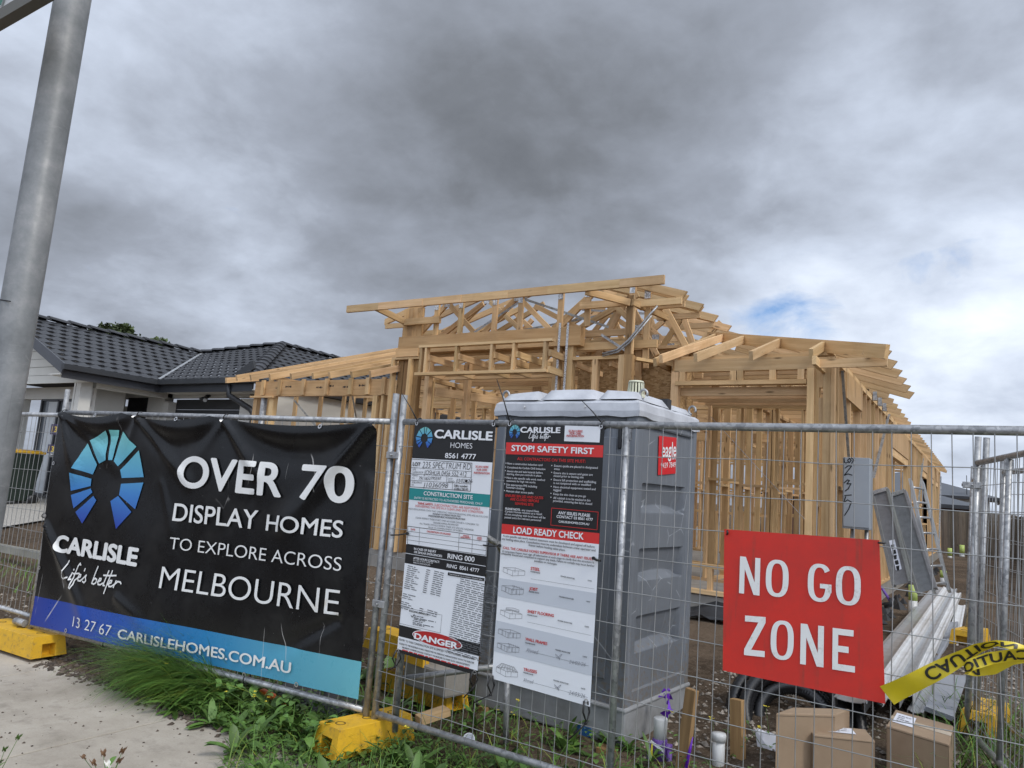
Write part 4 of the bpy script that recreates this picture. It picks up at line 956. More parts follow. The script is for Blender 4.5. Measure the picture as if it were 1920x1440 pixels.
def egrad(t):
    st = [(0.0, lin(40, 62, 155)), (0.35, lin(58, 120, 185)), (0.65, lin(92, 165, 192)), (1.0, lin(115, 185, 180))]
    for (a, ca), (b, cb) in zip(st[:-1], st[1:]):
        if t <= b: k = (t-a)/(b-a); return tuple(x+(y-x)*k for x, y in zip(ca, cb))
    return st[-1][1]
def emblem(mb, mp, box=None, off=0.003, sub=1, m=0):
    """the fan of eleven wedges, printed in a blue to teal gradient"""
    for q in EMB:
        n = sub
        for i in range(n):
            for j in range(n):
                cs_ = []
                for u, v_ in ((i/n, j/n), ((i+1)/n, j/n), ((i+1)/n, (j+1)/n), (i/n, (j+1)/n)):
                    a = q[0][0]*(1-u)*(1-v_)+q[1][0]*u*(1-v_)+q[2][0]*u*v_+q[3][0]*(1-u)*v_; b = q[0][1]*(1-u)*(1-v_)+q[1][1]*u*(1-v_)+q[2][1]*u*v_+q[3][1]*(1-u)*v_
                    cs_.append((a, b))
                cc = tuple(egrad((b-EZ0)/(EZ1-EZ0)) for a, b in cs_)
                if box: cs_ = [(box[0]+(a-EX0)/(EX1-EX0)*(box[1]-box[0]), box[2]+(b-EZ0)/(EZ1-EZ0)*(box[3]-box[2])) for a, b in cs_]
                mb.add([mp(a, b, off) for a, b in cs_], [(0, 1, 2, 3)], m, None, [cc])

# ------------------------------------------------------------------ temporary fencing
FL = Vector((-7,3.44)); FM = Vector((-3.352,3.757)); FB = Vector((-1.645,3.724)); ZB, ZT = 0.22, 2.085
dG = (FM-FL).normalized(); dF = (FB-FM).normalized()
def mapG(s, z, o): n = Vector((dG.y, -dG.x)); p = FL+dG*s+n*o; return (p.x, p.y, z)
def mapF(s, z, o): n = Vector((dF.y, -dF.x)); p = FM+dF*s+n*o; return (p.x, p.y, z)
def fence(name, label, p0, p1, z0, z1, ext=(0.22, 0.22), mids=(0.5,), round1=False, lean=(0, 0), vs=0.0757, hs=0.178, wr=0.0024):
    p0 = Vector(p0); p1 = Vector(p1); L = (p1-p0).length; a = (p1-p0)/L
    t = thing(name, label, 'fence panel', (p0.x, p0.y, z0-0.1), 'galvanised temporary fence panels')
    P = lambda s, z, o=0.0: (p0.x+a.x*s+a.y*o+lean[0]*(z-z0), p0.y+a.y*s-a.x*o+lean[1]*(z-z0), z)
    m = MB(); m.tube([P(0, z0-0.13), P(0, z1+ext[0])], 0.0215, 12); m.build('post', GALV, t)
    m = MB()
    if round1:
        m.tube([P(0.02, z1), P(L-0.10, z1)]+[P(L-0.10+0.10*math.sin(q), z1-0.10+0.10*math.cos(q)) for q in (0.4, 0.8, 1.2, 1.57)]+[P(L, z0-0.1)], 0.0205, 12); m.build('top_rail', GALV, t)
    else:
        m.tube([P(0.02, z1), P(L-0.02, z1)], 0.0205, 12); m.build('top_rail', GALV, t)
        m = MB(); m.tube([P(L, z0-0.13), P(L, z1+ext[1])], 0.0215, 12); m.build('post', GALV, t)
    m = MB(); m.tube([P(0.02, z0+0.012), P(L-0.02, z0+0.012)], 0.0205, 12); m.build('bottom_rail', GALV, t)
    for q in mids:
        m = MB(); m.tube([P(L*q, z0), P(L*q, z1)], 0.018, 10); m.box(P(L*q, z1-0.05), (0.05, 0.02, 0.06)); m.build('upright', GALV, t)
    m = MB(); r_ = random.Random(int(L*1000))
    nv = int(L/vs)
    for i in range(1, nv):
        s = L*i/nv; b1 = r_.gauss(0, 0.004); b2 = r_.gauss(0, 0.004)
        m.tube([P(s, z0+0.01, 0.012), P(s+b1, z0+(z1-z0)*0.33, 0.012+b2), P(s+b2, z0+(z1-z0)*0.66, 0.012+b1), P(s, z1-0.01, 0.012)], wr, 5, caps=False)
    z = z1-0.165
    while z > z0+0.06:
        pts = [P(L*k/12, z+r_.gauss(0, 0.003), 0.017) for k in range(13)]; m.tube(pts, wr, 5, caps=False); z -= hs
    m.build('wire_mesh', WIRE, t)
    return t
f1 = fence('temporary_fence_panel', 'fence panel carrying the large black banner between two yellow feet', FL, FM, ZB, ZT, (0.21, 0.19))
E2 = FM+dF*3.62
f2 = fence('temporary_fence_panel', 'fence panel carrying the two upright notices and the red sign', FM+dF*0.075, E2, ZB, ZT, (0.18, 0), mids=(0.462,), round1=True)
F0 = FL-dG*3.6+Vector((0, 0.0))
f0 = fence('temporary_fence_panel', 'fence panel cut by the left edge beside the banner panel', F0+Vector((0.0, 0.25)), FL-dG*0.07+Vector((0, 0.05)), ZB+0.05, ZT-0.02, (0.2, 0.1))
# the side line on the right
SP = Vector((-0.13, 6.30))
fs1 = fence('temporary_fence_panel', 'near side panel of bare mesh sloping away from the right edge', (0.42, 4.0), SP, 0.28, 2.12, (0.1, 0.19), mids=(0.68,), lean=(0.045, 0))
fs2 = fence('temporary_fence_panel', 'second side panel seen almost edge on behind the paired tall posts', SP+Vector((0.055, 0.06)), (-0.20, 9.7), 0.36, 2.12, (0.19, 0.19), mids=(0.5,), lean=(0.045, 0))
fs3 = fence('temporary_fence_panel', 'farther side panel overlapping behind the near bare mesh panel at the right edge', (0.72, 4.75), (0.06, 6.62), 0.30, 2.08, (0.1, 0.12), mids=(0.5,), lean=(0.03, 0))
def clamp_(parent, p, z, w_=0.10, rz=0.0):
    m = MB(); m.box((p[0], p[1], z), (w_, 0.055, 0.045), rz); m.tube([(p[0], p[1]-0.045, z), (p[0], p[1]+0.04, z)], 0.008, 6); m.build('coupler', GALV, parent, bevel=0.006)
clamp_(f1, FM+dF*0.035, 1.86); clamp_(f1, FM+dF*0.035, 0.9); clamp_(fs1, SP+Vector((0.05, 0.0)), 1.96, 0.12); clamp_(f0, FL-dG*0.03, 1.7)
m = MB(); q_ = FL-dG*0.18; m.tube([(q_.x-0.02, q_.y-0.02, 0.235), (q_.x+0.13, q_.y-0.01, 0.235)], 0.03, 10); m.build('coupler', GALV, f0)
# a short raking prop behind the joint
br = thing('fence_brace', 'galvanised raking brace pipe standing behind the joint of the two fence panels', 'brace', (FM.x+0.17, FM.y+0.12, 0.1))
m = MB(); m.tube([(FM.x+0.16, FM.y+0.10, 0.12), (FM.x+0.16, FM.y+0.10, 2.05)], 0.024, 10); m.build('pole', GALV, br)
m = MB(); m.tube([(FM.x+0.16, FM.y+0.12, 1.62), (FM.x+0.42, FM.y+0.75, 1.30), (FM.x+0.75, FM.y+1.5, 0.22)], 0.022, 10); m.build('strut', GALV, br)
m = MB(); m.tube([(FM.x+0.12, FM.y+0.16, 0.42), (FM.x+0.85, FM.y+0.55, 0.60)], 0.02, 8); m.tube([(FM.x+0.72, FM.y+0.5, 0.57), (FM.x+0.74, FM.y+0.52, 0.08)], 0.02, 8); m.build('strut', GALV, br)

# yellow fence feet
def foot(loc, rz, label, h=0.15, L=0.68, W=0.235, tilt=(0, 0)):
    t = MB(); tp = 0.03
    def ring(hx, hy, z): return [(-hx, -hy, z), (hx, -hy, z), (hx, hy, z), (-hx, hy, z)]
    v = ring(L/2, W/2, 0)+ring(L/2-tp, W/2-tp*0.7, h)
    # long sides and top; end faces carry a hand notch
    t.add(v, [(3, 2, 1, 0), (4, 5, 6, 7), (0, 1, 5, 4), (2, 3, 7, 6)])
    for sx_ in (-1, 1):
        x0 = sx_*L/2; x1 = sx_*(L/2-tp); xi = sx_*(L/2-0.10); W2 = W/2; w2 = 0.055; hz = h*0.62
        X = lambda z: x0+(x1-x0)*z/h; Yw = lambda z: W2-tp*0.7*z/h
        vs = [(X(0), -W2, 0), (X(0), -w2, 0), (X(hz), -w2, hz), (X(hz), w2, hz), (X(0), w2, 0), (X(0), W2, 0), (X(h), Yw(h), h), (X(h), -Yw(h), h),
              (xi, -w2, 0), (xi, -w2, hz), (xi, w2, hz), (xi, w2, 0), (X(hz), Yw(hz), hz), (X(hz), -Yw(hz), hz)]
        t.add(vs, [(0, 1, 2, 13), (4, 5, 12, 3), (13, 2, 3, 12, 6, 7), (1, 8, 9, 2), (2, 9, 10, 3), (3, 10, 11, 4), (8, 11, 10, 9)])
    for k in (-0.22, 0.0, 0.22):
        t.lathe([(0.034, -0.004), (0.034, 0.0015), (0.024, 0.0015), (0.024, -0.004)], (k*L/0.68, 0, h+0.001), 14, col=dark(0.25))
    o = t.build('fence_weight_block', YELLOW, None, recalc=True, bevel=0.012, world=False)
    o.location = loc; o.rotation_euler = (tilt[0], tilt[1], rz); tag(o, label, 'fence weight', 'yellow plastic fence weights'); return o
foot((FL.x-0.10, FL.y-0.03, 0.03), R(3), 'yellow fence foot lying on the footpath below the left end of the banner', h=0.165, L=0.95, W=0.30)
foot((FM.x+0.03, FM.y-0.02, 0.035), R(80), 'yellow fence foot among weeds where the banner panel meets the notice panel', h=0.165, L=0.62, W=0.25)
foot(tuple(Vector((-3.565,4.595,0.14))-Vector((0,0,0.03))), R(-8), 'lower yellow fence foot on the grass behind the left notice', h=0.15, L=0.75)
foot(tuple(Vector((-3.738,4.548,0.4))-Vector((0,0,0.01))), R(-12), 'upper yellow fence foot perched on a concrete lump behind the left notice', h=0.15, L=0.75)
foot((-0.02, 6.55, 0.26), R(80), 'yellow fence foot seen through the side mesh under the paired posts', h=0.15, L=0.6)
foot((-0.16, 9.6, 0.42), R(75), 'far yellow fence foot under the end of the side fence', h=0.15, L=0.6)
m = MB(); m.box((-3.362,4.479,0.32), (0.46, 0.24, 0.18), R(-10)); tag(m.build('concrete_block', SLABC, bevel=0.02), 'rough grey concrete lump stacked between two yellow fence feet', 'concrete block')

# ------------------------------------------------------------------ cable ties
def tie(parent, mp, s, z0, z1, tail=None, w_=0.0045):
    m = MB(); r_ = 0.030; zc = (z0+z1)/2; hh = abs(z1-z0)/2+0.012; pts = []
    for k in range(14):
        a = 2*math.pi*k/14; pts.append(mp(s+0.004*math.sin(a*2), zc+hh*math.sin(a), 0.004+0.032*math.cos(a)-0.01))
    m.tube(pts, w_, 6, closed=True)
    if tail: m.tube([mp(s, z1, 0.03), mp(s+tail[0]*0.4, z1+tail[1]*0.45, 0.04), mp(s+tail[0], z1+tail[1], 0.05)], [w_, w_*0.8, w_*0.5], 6)
    m.build('cable_tie', BLACKP, parent)
def eyelet(mb, mp, s, z, off=0.004, r_=0.014, m_=0):
    vs = []; n = 14
    for k in range(n):
        a = 2*math.pi*k/n
        for q in (r_, r_*0.55): vs.append(mp(s+q*math.cos(a), z+q*math.sin(a), off))
    mb.add(vs, [(2*k, 2*((k+1) % n), 2*((k+1) % n)+1, 2*k+1) for k in range(n)], m_)

# ------------------------------------------------------------------ the big banner
BTL, BTR, BBR, BBL = (-0.0002625,2.096), (3.563,2.078), (3.631,0.3048), (0.03599,0.241)
CREASE = [((0.05447,2.068),(0.3637,1.546),0.055,0.045),((0.05447,2.068),(0.9244,1.622),0.05,0.022),((1.082,2.06),(0.9974,1.759),0.05,0.022),((1.082,2.06),(1.781,1.563),0.04,0.038),((2.095,2.052),(2.507,1.666),0.045,0.05),((2.095,2.052),(1.858,1.795),0.05,0.018),((3.556,2.06),(2.823,1.325),0.06,0.055),((3.556,2.06),(3.202,1.778),0.05,0.02),((0.05892,1.085),(0.759,0.3883),0.05,0.045),((3.386,0.7608),(2.833,0.4492),0.06,-0.035),((1.153,0.6102),(1.847,0.309),0.08,0.014),((3.538,1.688),(3.621,0.6601),0.08,0.02),((1.469,1.565),(1.676,1.164),0.03,0.012),((2.479,1.508),(2.348,0.9936),0.06,-0.01)]
def bdisp(s, z):
    d_ = mnoise.noise((s*0.9, z*1.1, 1.7))*0.030+mnoise.noise((s*2.6, z*2.2, 4.2))*0.010
    for (a, b, w_, h) in CREASE:
        ax, az = a; vx, vz = b[0]-ax, b[1]-az; L2 = vx*vx+vz*vz
        t = ((s-ax)*vx+(z-az)*vz)/L2; tc = max(0.0, min(1.0, t)); dx, dz = s-ax-vx*tc, z-az-vz*tc
        q = (dx*dx+dz*dz)/(w_*w_*(0.35+0.9*tc)**2)
        if q < 9: d_ += h*math.exp(-q)*(1-0.75*tc)
    # scallops sag between the ties along the top edge
    for a, b in ((0.05201, 1.082), (1.082, 2.095), (2.095, 3.555)):
        if a < s < b:
            q = (s-a)/(b-a); k = 4*q*(1-q); dd = (BTL[1]+(BTR[1]-BTL[1])*(s-BTL[0])/(BTR[0]-BTL[0])-z)
            d_ += 0.030*k*math.exp(-((dd-0.10*k)/0.07)**2)-0.02*k*math.exp(-((dd-0.26*k)/0.08)**2)
    return d_
def mapBan(s, z, o): return mapG(s, z, 0.040+max(-0.016, bdisp(s, z))+o)
def ban(u, v): 
    s = (BTL[0]*(1-u)+BTR[0]*u)*(1-v)+(BBL[0]*(1-u)+BBR[0]*u)*v; z = (BTL[1]*(1-u)+BTR[1]*u)*(1-v)+(BBL[1]*(1-u)+BBR[1]*u)*v
    if v < 0.06: 
        for a, b in ((0.0, 0.245), (0.245, 0.54), (0.54, 1.0)):
            if a <= u <= b: q = (u-a)/(b-a); z -= 0.05*4*q*(1-q)*(1-v/0.06)
    return s, z
bt = thing('banner', 'large black vinyl banner with white lettering and a blue strip along its foot', 'banner', mapG(1.8, 0.2, 0.05))
NU, NV1, NV2 = 150, 62, 13; VB = 0.872
vsr = [VB*i/NV1 for i in range(NV1+1)]+[VB+(1-VB)*(i+1)/NV2 for i in range(NV2)]
b_ = MB(); V_ = []
for v in vsr:
    for i in range(NU+1):
        s, z = ban(i/NU, v); V_.append(mapBan(s, z, 0.0))
BK = lin(15, 16, 18)
def bandc(u):
    st = [(0, lin(20, 48, 138)), (0.33, lin(38, 80, 162)), (0.6, lin(44, 124, 176)), (0.85, lin(84, 158, 180)), (1.0, lin(102, 172, 184))]
    for (a, ca), (c, cc) in zip(st[:-1], st[1:]):
        if u <= c: k = (u-a)/(c-a); return tuple(x+(y-x)*k for x, y in zip(ca, cc))
    return st[-1][1]
fs_ = []; cs2 = []
for j in range(len(vsr)-1):
    for i in range(NU):
        fs_.append((j*(NU+1)+i, (j+1)*(NU+1)+i, (j+1)*(NU+1)+i+1, j*(NU+1)+i+1))
        if j < NV1: cs2.append(BK)
        else: a, c = bandc(i/NU), bandc((i+1)/NU); cs2.append((a, a, c, c))
b_.add(V_, fs_, 0, None, cs2, True)
sheet_o = b_.build('sheet', VINYL, bt)
lt = MB(); WH = (0.74, 0.74, 0.72)
def pb(t, a, b, top, bold, c=0.025, col=WH): put(lt, mapBan, t, a, b, top, col, bold, 0, 0.013, c)
pb('OVER', (1.684,1.53), (2.767,1.522), (1.669,1.76), 0.03); pb('70', (2.949,1.525), (3.409,1.525), (2.926,1.755), 0.03)
pb('DISPLAY', (1.675,1.263), (2.561,1.275), (1.667,1.394), 0.014); pb('HOMES', (2.661,1.276), (3.366,1.29), (2.648,1.386), 0.014)
pb('TO EXPLORE ACROSS', (1.681,1.048), (3.39,1.074), (1.663,1.136), -0.006); pb('MELBOURNE', (1.637,0.7472), (3.405,0.7893), (1.629,0.91), -0.006)
pb('CARLISLE', (0.2466,0.8877), (1.336,0.8818), (0.2206,1.017), 0.055); pb('13 27 67', (0.6483,0.3169), (1.173,0.3195), (0.635,0.3987), -0.008)
pb('CARLISLEHOMES.COM.AU', (1.258,0.3202), (3.044,0.3611), (1.243,0.3893), 0.022)
lt.build('lettering', VINK, bt)
sc_ = MB(); script(sc_, mapBan, (0.3753,0.6688), (1.19,0.6815), 0.155, 0.013, WH, 0.006); sc_.build('script_lettering', VINK, bt)
em = MB(); emblem(em, mapBan, None, 0.006, 5); em.build('emblem', PRINT, bt)
ey = MB()
for px in ((0.536,2.063), (1.082,2.06), (1.568,2.053), (2.095,2.048), (3.08,2.032), (0.04209,1.627), (0.02946,1.166), (0.03883,0.7201), (0.5588,0.2695), (2.611,0.2756), (3.101,0.2985), (0.02051,1.17)): eyelet(ey, mapBan, px[0], px[1], 0.007, 0.017)
ey.build('eyelets', CHROME, bt)
for px, tl in (((0.04585,2.102), (-0.25, -0.12)), ((1.075,2.091), None), ((2.09,2.077), None)): tie(bt, lambda s, z, o: mapG(s, z, o+0.02), px[0], px[1]-0.01, ZT+0.01, None)
for px in ((1.056,0.244), (2.615,0.2511)): tie(bt, lambda s, z, o: mapG(s, z, o+0.02), px[0], px[1]+0.03, ZB, None)
tie(bt, lambda s, z, o: mapG(s, z, o+0.01), -0.001526-0.03, 1.164-0.01, 1.164+0.01, None)

# ------------------------------------------------------------------ the notices on the fence
GREY = lin(95, 98, 102); RD = lin(196, 48, 46); BKI = (0.015, 0.015, 0.016); WI = (0.72, 0.74, 0.77)
def board(parent, mp, c4, col, th=0.004, n=24, sm=True):
    m = MB(); TL, TRr, BRr, BL = c4; vs = []; 
    for j in range(n+1):
        for i in range(n+1):
            u, v = i/n, j/n; s = (TL[0]*(1-u)+TRr[0]*u)*(1-v)+(BL[0]*(1-u)+BRr[0]*u)*v; z = (TL[1]*(1-u)+TRr[1]*u)*(1-v)+(BL[1]*(1-u)+BRr[1]*u)*v; vs.append(mp(s, z, 0))
    m.add(vs, [(j*(n+1)+i, (j+1)*(n+1)+i, (j+1)*(n+1)+i+1, j*(n+1)+i+1) for j in range(n) for i in range(n)], 0, None, col, sm)
    return m
def edge_s(c4, z, right):
    a, b = (c4[1], c4[2]) if right else (c4[0], c4[3]); return a[0]+(b[0]-a[0])*(z-a[1])/(b[1]-a[1])
def bandq(mb, mp, c4, l0, r0, l1, r1, col, off=0.0022):
    """a printed band right across the board; l0.. are heights at the left and right edges, top then bottom"""
    n = 24; nv = max(2, int((l0-l1)/0.025)); P = []
    for j in range(nv+1):
        l, r = l0+(l1-l0)*j/nv, r0+(r1-r0)*j/nv
        for i in range(n+1):
            u = i/n; sl = edge_s(c4, l, False)+0.001; sr = edge_s(c4, r, True)-0.001; P.append(mp(sl+(sr-sl)*u, l+(r-l)*u, off))
    b2 = MB(); b2.add(P, [(j*(n+1)+i, (j+1)*(n+1)+i, (j+1)*(n+1)+i+1, j*(n+1)+i+1) for j in range(nv) for i in range(n)], 0, None, col); b2.build('printed_band', PRINT, mb)
def bend(c4, amp, ph):
    w_ = c4[1][0]-c4[0][0]
    def mp(s, z, o):
        u = (s-c4[0][0])/w_; v = (c4[0][1]-z)/(c4[0][1]-c4[3][1]); return mapF(s, z, 0.030+amp*math.sin(ph+2.5*u)*(0.3+0.7*v)+0.004*math.sin(7*v+ph)+o)
    return mp
def words(mb, mp, p0, p1, h, col, n, seed):
    """a line of print too small to read: word-long dashes"""
    r_ = random.Random(seed); L = p1[0]-p0[0]; x = 0.0; kz = (p1[1]-p0[1])/L
    while x < L*0.98:
        w_ = min(L-x, L/n*r_.uniform(0.5, 1.5)); poly(mb, mp, [(p0[0]+x, p0[1]+x*kz), (p0[0]+x+w_, p0[1]+(x+w_)*kz), (p0[0]+x+w_, p0[1]+(x+w_)*kz+h), (p0[0]+x, p0[1]+x*kz+h)], col, 0.0055); x += w_+L/n*0.22
def frame4(mb, mp, q, w_, col): 
    for i in range(4): stroke(mb, mp, [q[i], q[(i+1) % 4]], w_, col, 0.005)

# notice 1
C1 = ((0.2166,2.076), (0.8601,2.071), (0.8675,0.6179), (0.245,0.6396))
mp1 = bend(C1, 0.006, 0.4)
t1 = thing('site_notice_board', 'tall white, black and teal construction site notice on the left, handwritten lot number at top', 'notice board', mapF(0.3, 0.5, 0.03))
m = board(t1, mp1, C1, BKI); m.build('board', PRINT, t1, solid=0.0)
bandq(t1, mp1, C1, 1.846, 1.844, 1.3, 1.292, WI)
bandq(t1, mp1, C1, 1.655, 1.653, 1.581, 1.578, lin(38, 132, 132), 0.0034)
bandq(t1, mp1, C1, 1.245, 1.236, 1.242, 1.233, WI)
bandq(t1, mp1, C1, 1.182, 1.174, 0.8039, 0.795, WI)
bandq(t1, mp1, C1, 0.7362, 0.7257, 0.6591, 0.6457, WI)
L1 = MB(); HAND = (0.02, 0.02, 0.025)
def w1(t, a, b, top=None, col=BKI, bold=0.0, shear=0.0, off=0.006): put(L1, mp1, t, a, b, top, col, bold, 0, off, 0, shear)
WHs = (0.75, 0.76, 0.78)
w1('CARLISLE', (0.4003,1.982), (0.8457,1.977), (0.3947,2.033), WHs, 0.045); w1('HOMES', (0.5344,1.923), (0.7034,1.922), (0.531,1.956), WHs, -0.008); w1('8561 4777', (0.4993,1.858), (0.7381,1.859), (0.496,1.888), WHs, 0.02)
w1('LOT', (0.2386,1.799), (0.3026,1.798), (0.2359,1.821), BKI, 0.03)
w1('235 SPECTRUM RD', (0.3201,1.789), (0.7025,1.793), (0.3158,1.827), HAND, -0.012, 0.12); w1('JOSHUA 0456 552 412', (0.3384,1.746), (0.676,1.751), (0.3352,1.774), HAND, -0.01, 0.12)
w1('7911652795597', (0.2979,1.71), (0.4799,1.718), (0.2955,1.731), HAND, -0.004, 0.15); w1('03/02/', (0.6008,1.71), (0.6729,1.713), (0.5985,1.733), HAND, -0.008, 0.2); w1('26', (0.6899,1.714), (0.7237,1.715), (0.6878,1.735), HAND, 0, 0.15)
w1('J1036098', (0.3399,1.668), (0.5381,1.673), (0.3366,1.697), HAND, -0.012, 0.12)
poly(L1, mp1, [(0.6693,1.715), (0.6878,1.715), (0.6901,1.732), (0.671,1.732)], HAND, 0.0065)
for t, a, b in (('SITE', (0.2384,1.768), (0.2686,1.768)), ('SUPERVISOR', (0.2404,1.751), (0.3325,1.753)), ('PERMIT', (0.2406,1.731), (0.2917,1.731)), ('NO.', (0.2424,1.715), (0.2651,1.715)), ('DATE', (0.5347,1.725), (0.5713,1.725)), ('ISSUED:', (0.5358,1.708), (0.5918,1.709)), ('JOB/VENUE', (0.2427,1.687), (0.3266,1.688)), ('NO.', (0.2424,1.671), (0.2657,1.671))): w1(t, a, b, None, GREY)
for t, a, b in (('DBU number:', (0.5896,1.684), (0.6961,1.686)), ('CDB-U 50143', (0.5915,1.665), (0.6965,1.668))): w1(t, a, b, None, BKI, 0.015)
for t, a, b in (('SCAN HERE', (0.7415,1.809), (0.836,1.809)), ('FOR OHS', (0.7521,1.79), (0.8266,1.791)), ('INFORMATION', (0.7317,1.771), (0.848,1.772))): w1(t, a, b, None, RD, 0.015)
w1('CONSTRUCTION SITE', (0.351,1.617), (0.7367,1.616), (0.3482,1.641), WHs, 0.02); w1('ENTRY IS RESTRICTED TO AUTHORISED PERSONNEL ONLY', (0.2746,1.589), (0.8127,1.588), None, WHs)
w1('THINK SAFETY.', (0.3073,1.557), (0.4365,1.557), None, RD, 0.03); w1('SUBCONTRACTORS ARE RESPONSIBLE', (0.4446,1.556), (0.7966,1.557), None, RD); w1('FOR KEEPING THIS SITE IN A CLEAN AND SAFE CONDITION', (0.2899,1.539), (0.8196,1.538), None, RD)
for t, a, b, bo in (('NOISE REGULATIONS STATE THAT OPERATING TIMES FOR BUILDING SITES ARE AS FOLLOWS', (0.229,1.519), (0.8596,1.515), 0), ('MONDAY TO FRIDAY FROM 7AM', (0.4372,1.502), (0.653,1.503), .02), ('WEEKENDS/PUBLIC HOLIDAYS FROM 9AM', (0.4019,1.487), (0.6904,1.488), .02), ('PLEASE RESPECT THESE START TIMES AS NOISE CAN BE A CONCERN TO', (0.2983,1.467), (0.7931,1.464), 0), ('NEIGHBOURING PROPERTIES.', (0.4458,1.448), (0.6457,1.449), 0), ('ALL TRADES SHOULD REVIEW THESE SITE SPECIFIC HAZARDS', (0.3355,1.434), (0.759,1.43), 0), ('PRIOR TO COMMENCEMENT OF WORKS.', (0.4099,1.416), (0.6796,1.417), 0)): w1(t, a, b, None, GREY if not bo else (0.10, 0.10, 0.11), bo)
w1('DATE', (0.2669,1.391), (0.3027,1.391), None, RD, .02); w1('DESCRIPTION OF HAZARD', (0.4009,1.39), (0.5899,1.389), None, RD, .015)
for t, a, b in (('PERSON', (0.6856,1.393), (0.7276,1.393)), ('RESPONSIBLE', (0.667,1.381), (0.7411,1.383)), ('DATE', (0.7911,1.392), (0.8207,1.392)), ('FIXED', (0.79,1.382), (0.823,1.382))): w1(t, a, b, None, RD, .015)
w1('IN CASE OF INJURY', (0.3073,1.272), (0.4877,1.272), None, WHs, .02); w1('OR SIMILAR EMERGENCIES:', (0.3095,1.253), (0.5377,1.251), None, WHs, .02); w1('RING 000', (0.5801,1.25), (0.7814,1.251), (0.5772,1.278), WHs, .02)
w1('AFTER HOURS CONTACT:', (0.3083,1.216), (0.5206,1.214), None, WHs, .02); w1('IN CASE OF ANY OHSE OR', (0.3082,1.203), (0.4693,1.203), None, WHs, -.005); w1('SIMILAR EMERGENCIES', (0.3098,1.189), (0.4478,1.189), None, WHs, -.005); w1('RING  8561 4777', (0.5801,1.196), (0.8214,1.194), (0.5779,1.217), WHs, .015)
# ruled tables
T1 = ((0.22,1.84), (0.7107,1.834), (0.7151,1.664), (0.2305,1.663)); frame4(L1, mp1, T1, 0.003, BKI)
for a, b in (((0.2227,1.786), (0.7124,1.782)), ((0.2251,1.746), (0.7132,1.746)), ((0.2278,1.704), (0.7143,1.708)), ((0.5247,1.745), (0.5259,1.708)), ((0.5744,1.708), (0.5757,1.663))): stroke(L1, mp1, [a, b], 0.002, BKI, 0.005)
T2 = ((0.2361,1.413), (0.86,1.406), (0.8603,1.298), (0.2462,1.301)); frame4(L1, mp1, T2, 0.003, BKI)
for a, b in (((0.2387,1.382), (0.8602,1.377)), ((0.2413,1.356), (0.8607,1.351)), ((0.244,1.328), (0.8607,1.325)), ((0.3381,1.411), (0.3434,1.308)), ((0.6535,1.408), (0.6557,1.301)), ((0.7538,1.407), (0.7572,1.301))): stroke(L1, mp1, [a, b], 0.002, BKI, 0.005)
poly(L1, mp1, [(0.5916,1.168), (0.8616,1.166), (0.8607,1.148), (0.5907,1.15)], BKI, 0.005); w1('Requirements for the Co-ordination of Health & Safety', (0.6066,1.156), (0.8499,1.153), None, WHs, 0, 0, 0.0068)
w1('BUILDING SURVEYOR', (0.3159,0.896), (0.4705,0.8934), None, BKI, .02); frame4(L1, mp1, ((0.2441,0.9137), (0.5746,0.9133), (0.5749,0.8088), (0.2444,0.8135)), 0.0015, BKI)
stroke(L1, mp1, [(0.3331,0.8748), (0.3444,0.8657), (0.3596,0.8852)], 0.004, HAND, 0.006)
for i in range(22):
    y = 300+i*8.6
    if i not in (12, 13, 17): words(L1, mp1, (C1[0][0]+0.05-0.0013*i, 1.167-0.0124*i), (C1[0][0]+0.115-0.0013*i+0.02*(i % 3), 1.167-0.0124*i-0.004), 0.0045, GREY, 2, i)
    if i < 12 or i > 18: words(L1, mp1, (C1[0][0]+0.205-0.0013*i, 1.161-0.0124*i), (C1[0][0]+0.235-0.0013*i, 1.161-0.0124*i-0.002), 0.0045, (0.10, 0.10, 0.11), 1, i); words(L1, mp1, (C1[0][0]+0.268-0.0013*i, 1.16-0.0124*i), (C1[0][0]+0.345-0.0013*i, 1.16-0.0124*i-0.005), 0.0045, GREY, 2, i+50)
for i in range(36):
    sh = -0.0009*i
    words(L1, mp1, (C1[0][0]+0.452+sh+(0.02 if i < 3 else 0), 1.139-0.0121*i), (C1[0][0]+0.745+sh-(0.06 if i % 5 == 4 else 0), 1.139-0.0121*i-0.017), 0.0042, GREY, 7, i+100)
for k, (a, b) in enumerate((((0.3551,0.8738), (0.4342,0.8751)), ((0.3563,0.8632), (0.5343,0.863)), ((0.3573,0.8548), (0.4506,0.8564)), ((0.3514,0.8431), (0.4306,0.8447)), ((0.3527,0.8326), (0.5196,0.8323)), ((0.3537,0.8242), (0.4472,0.824)))): words(L1, mp1, a, b, 0.005, GREY, 4, k+300)
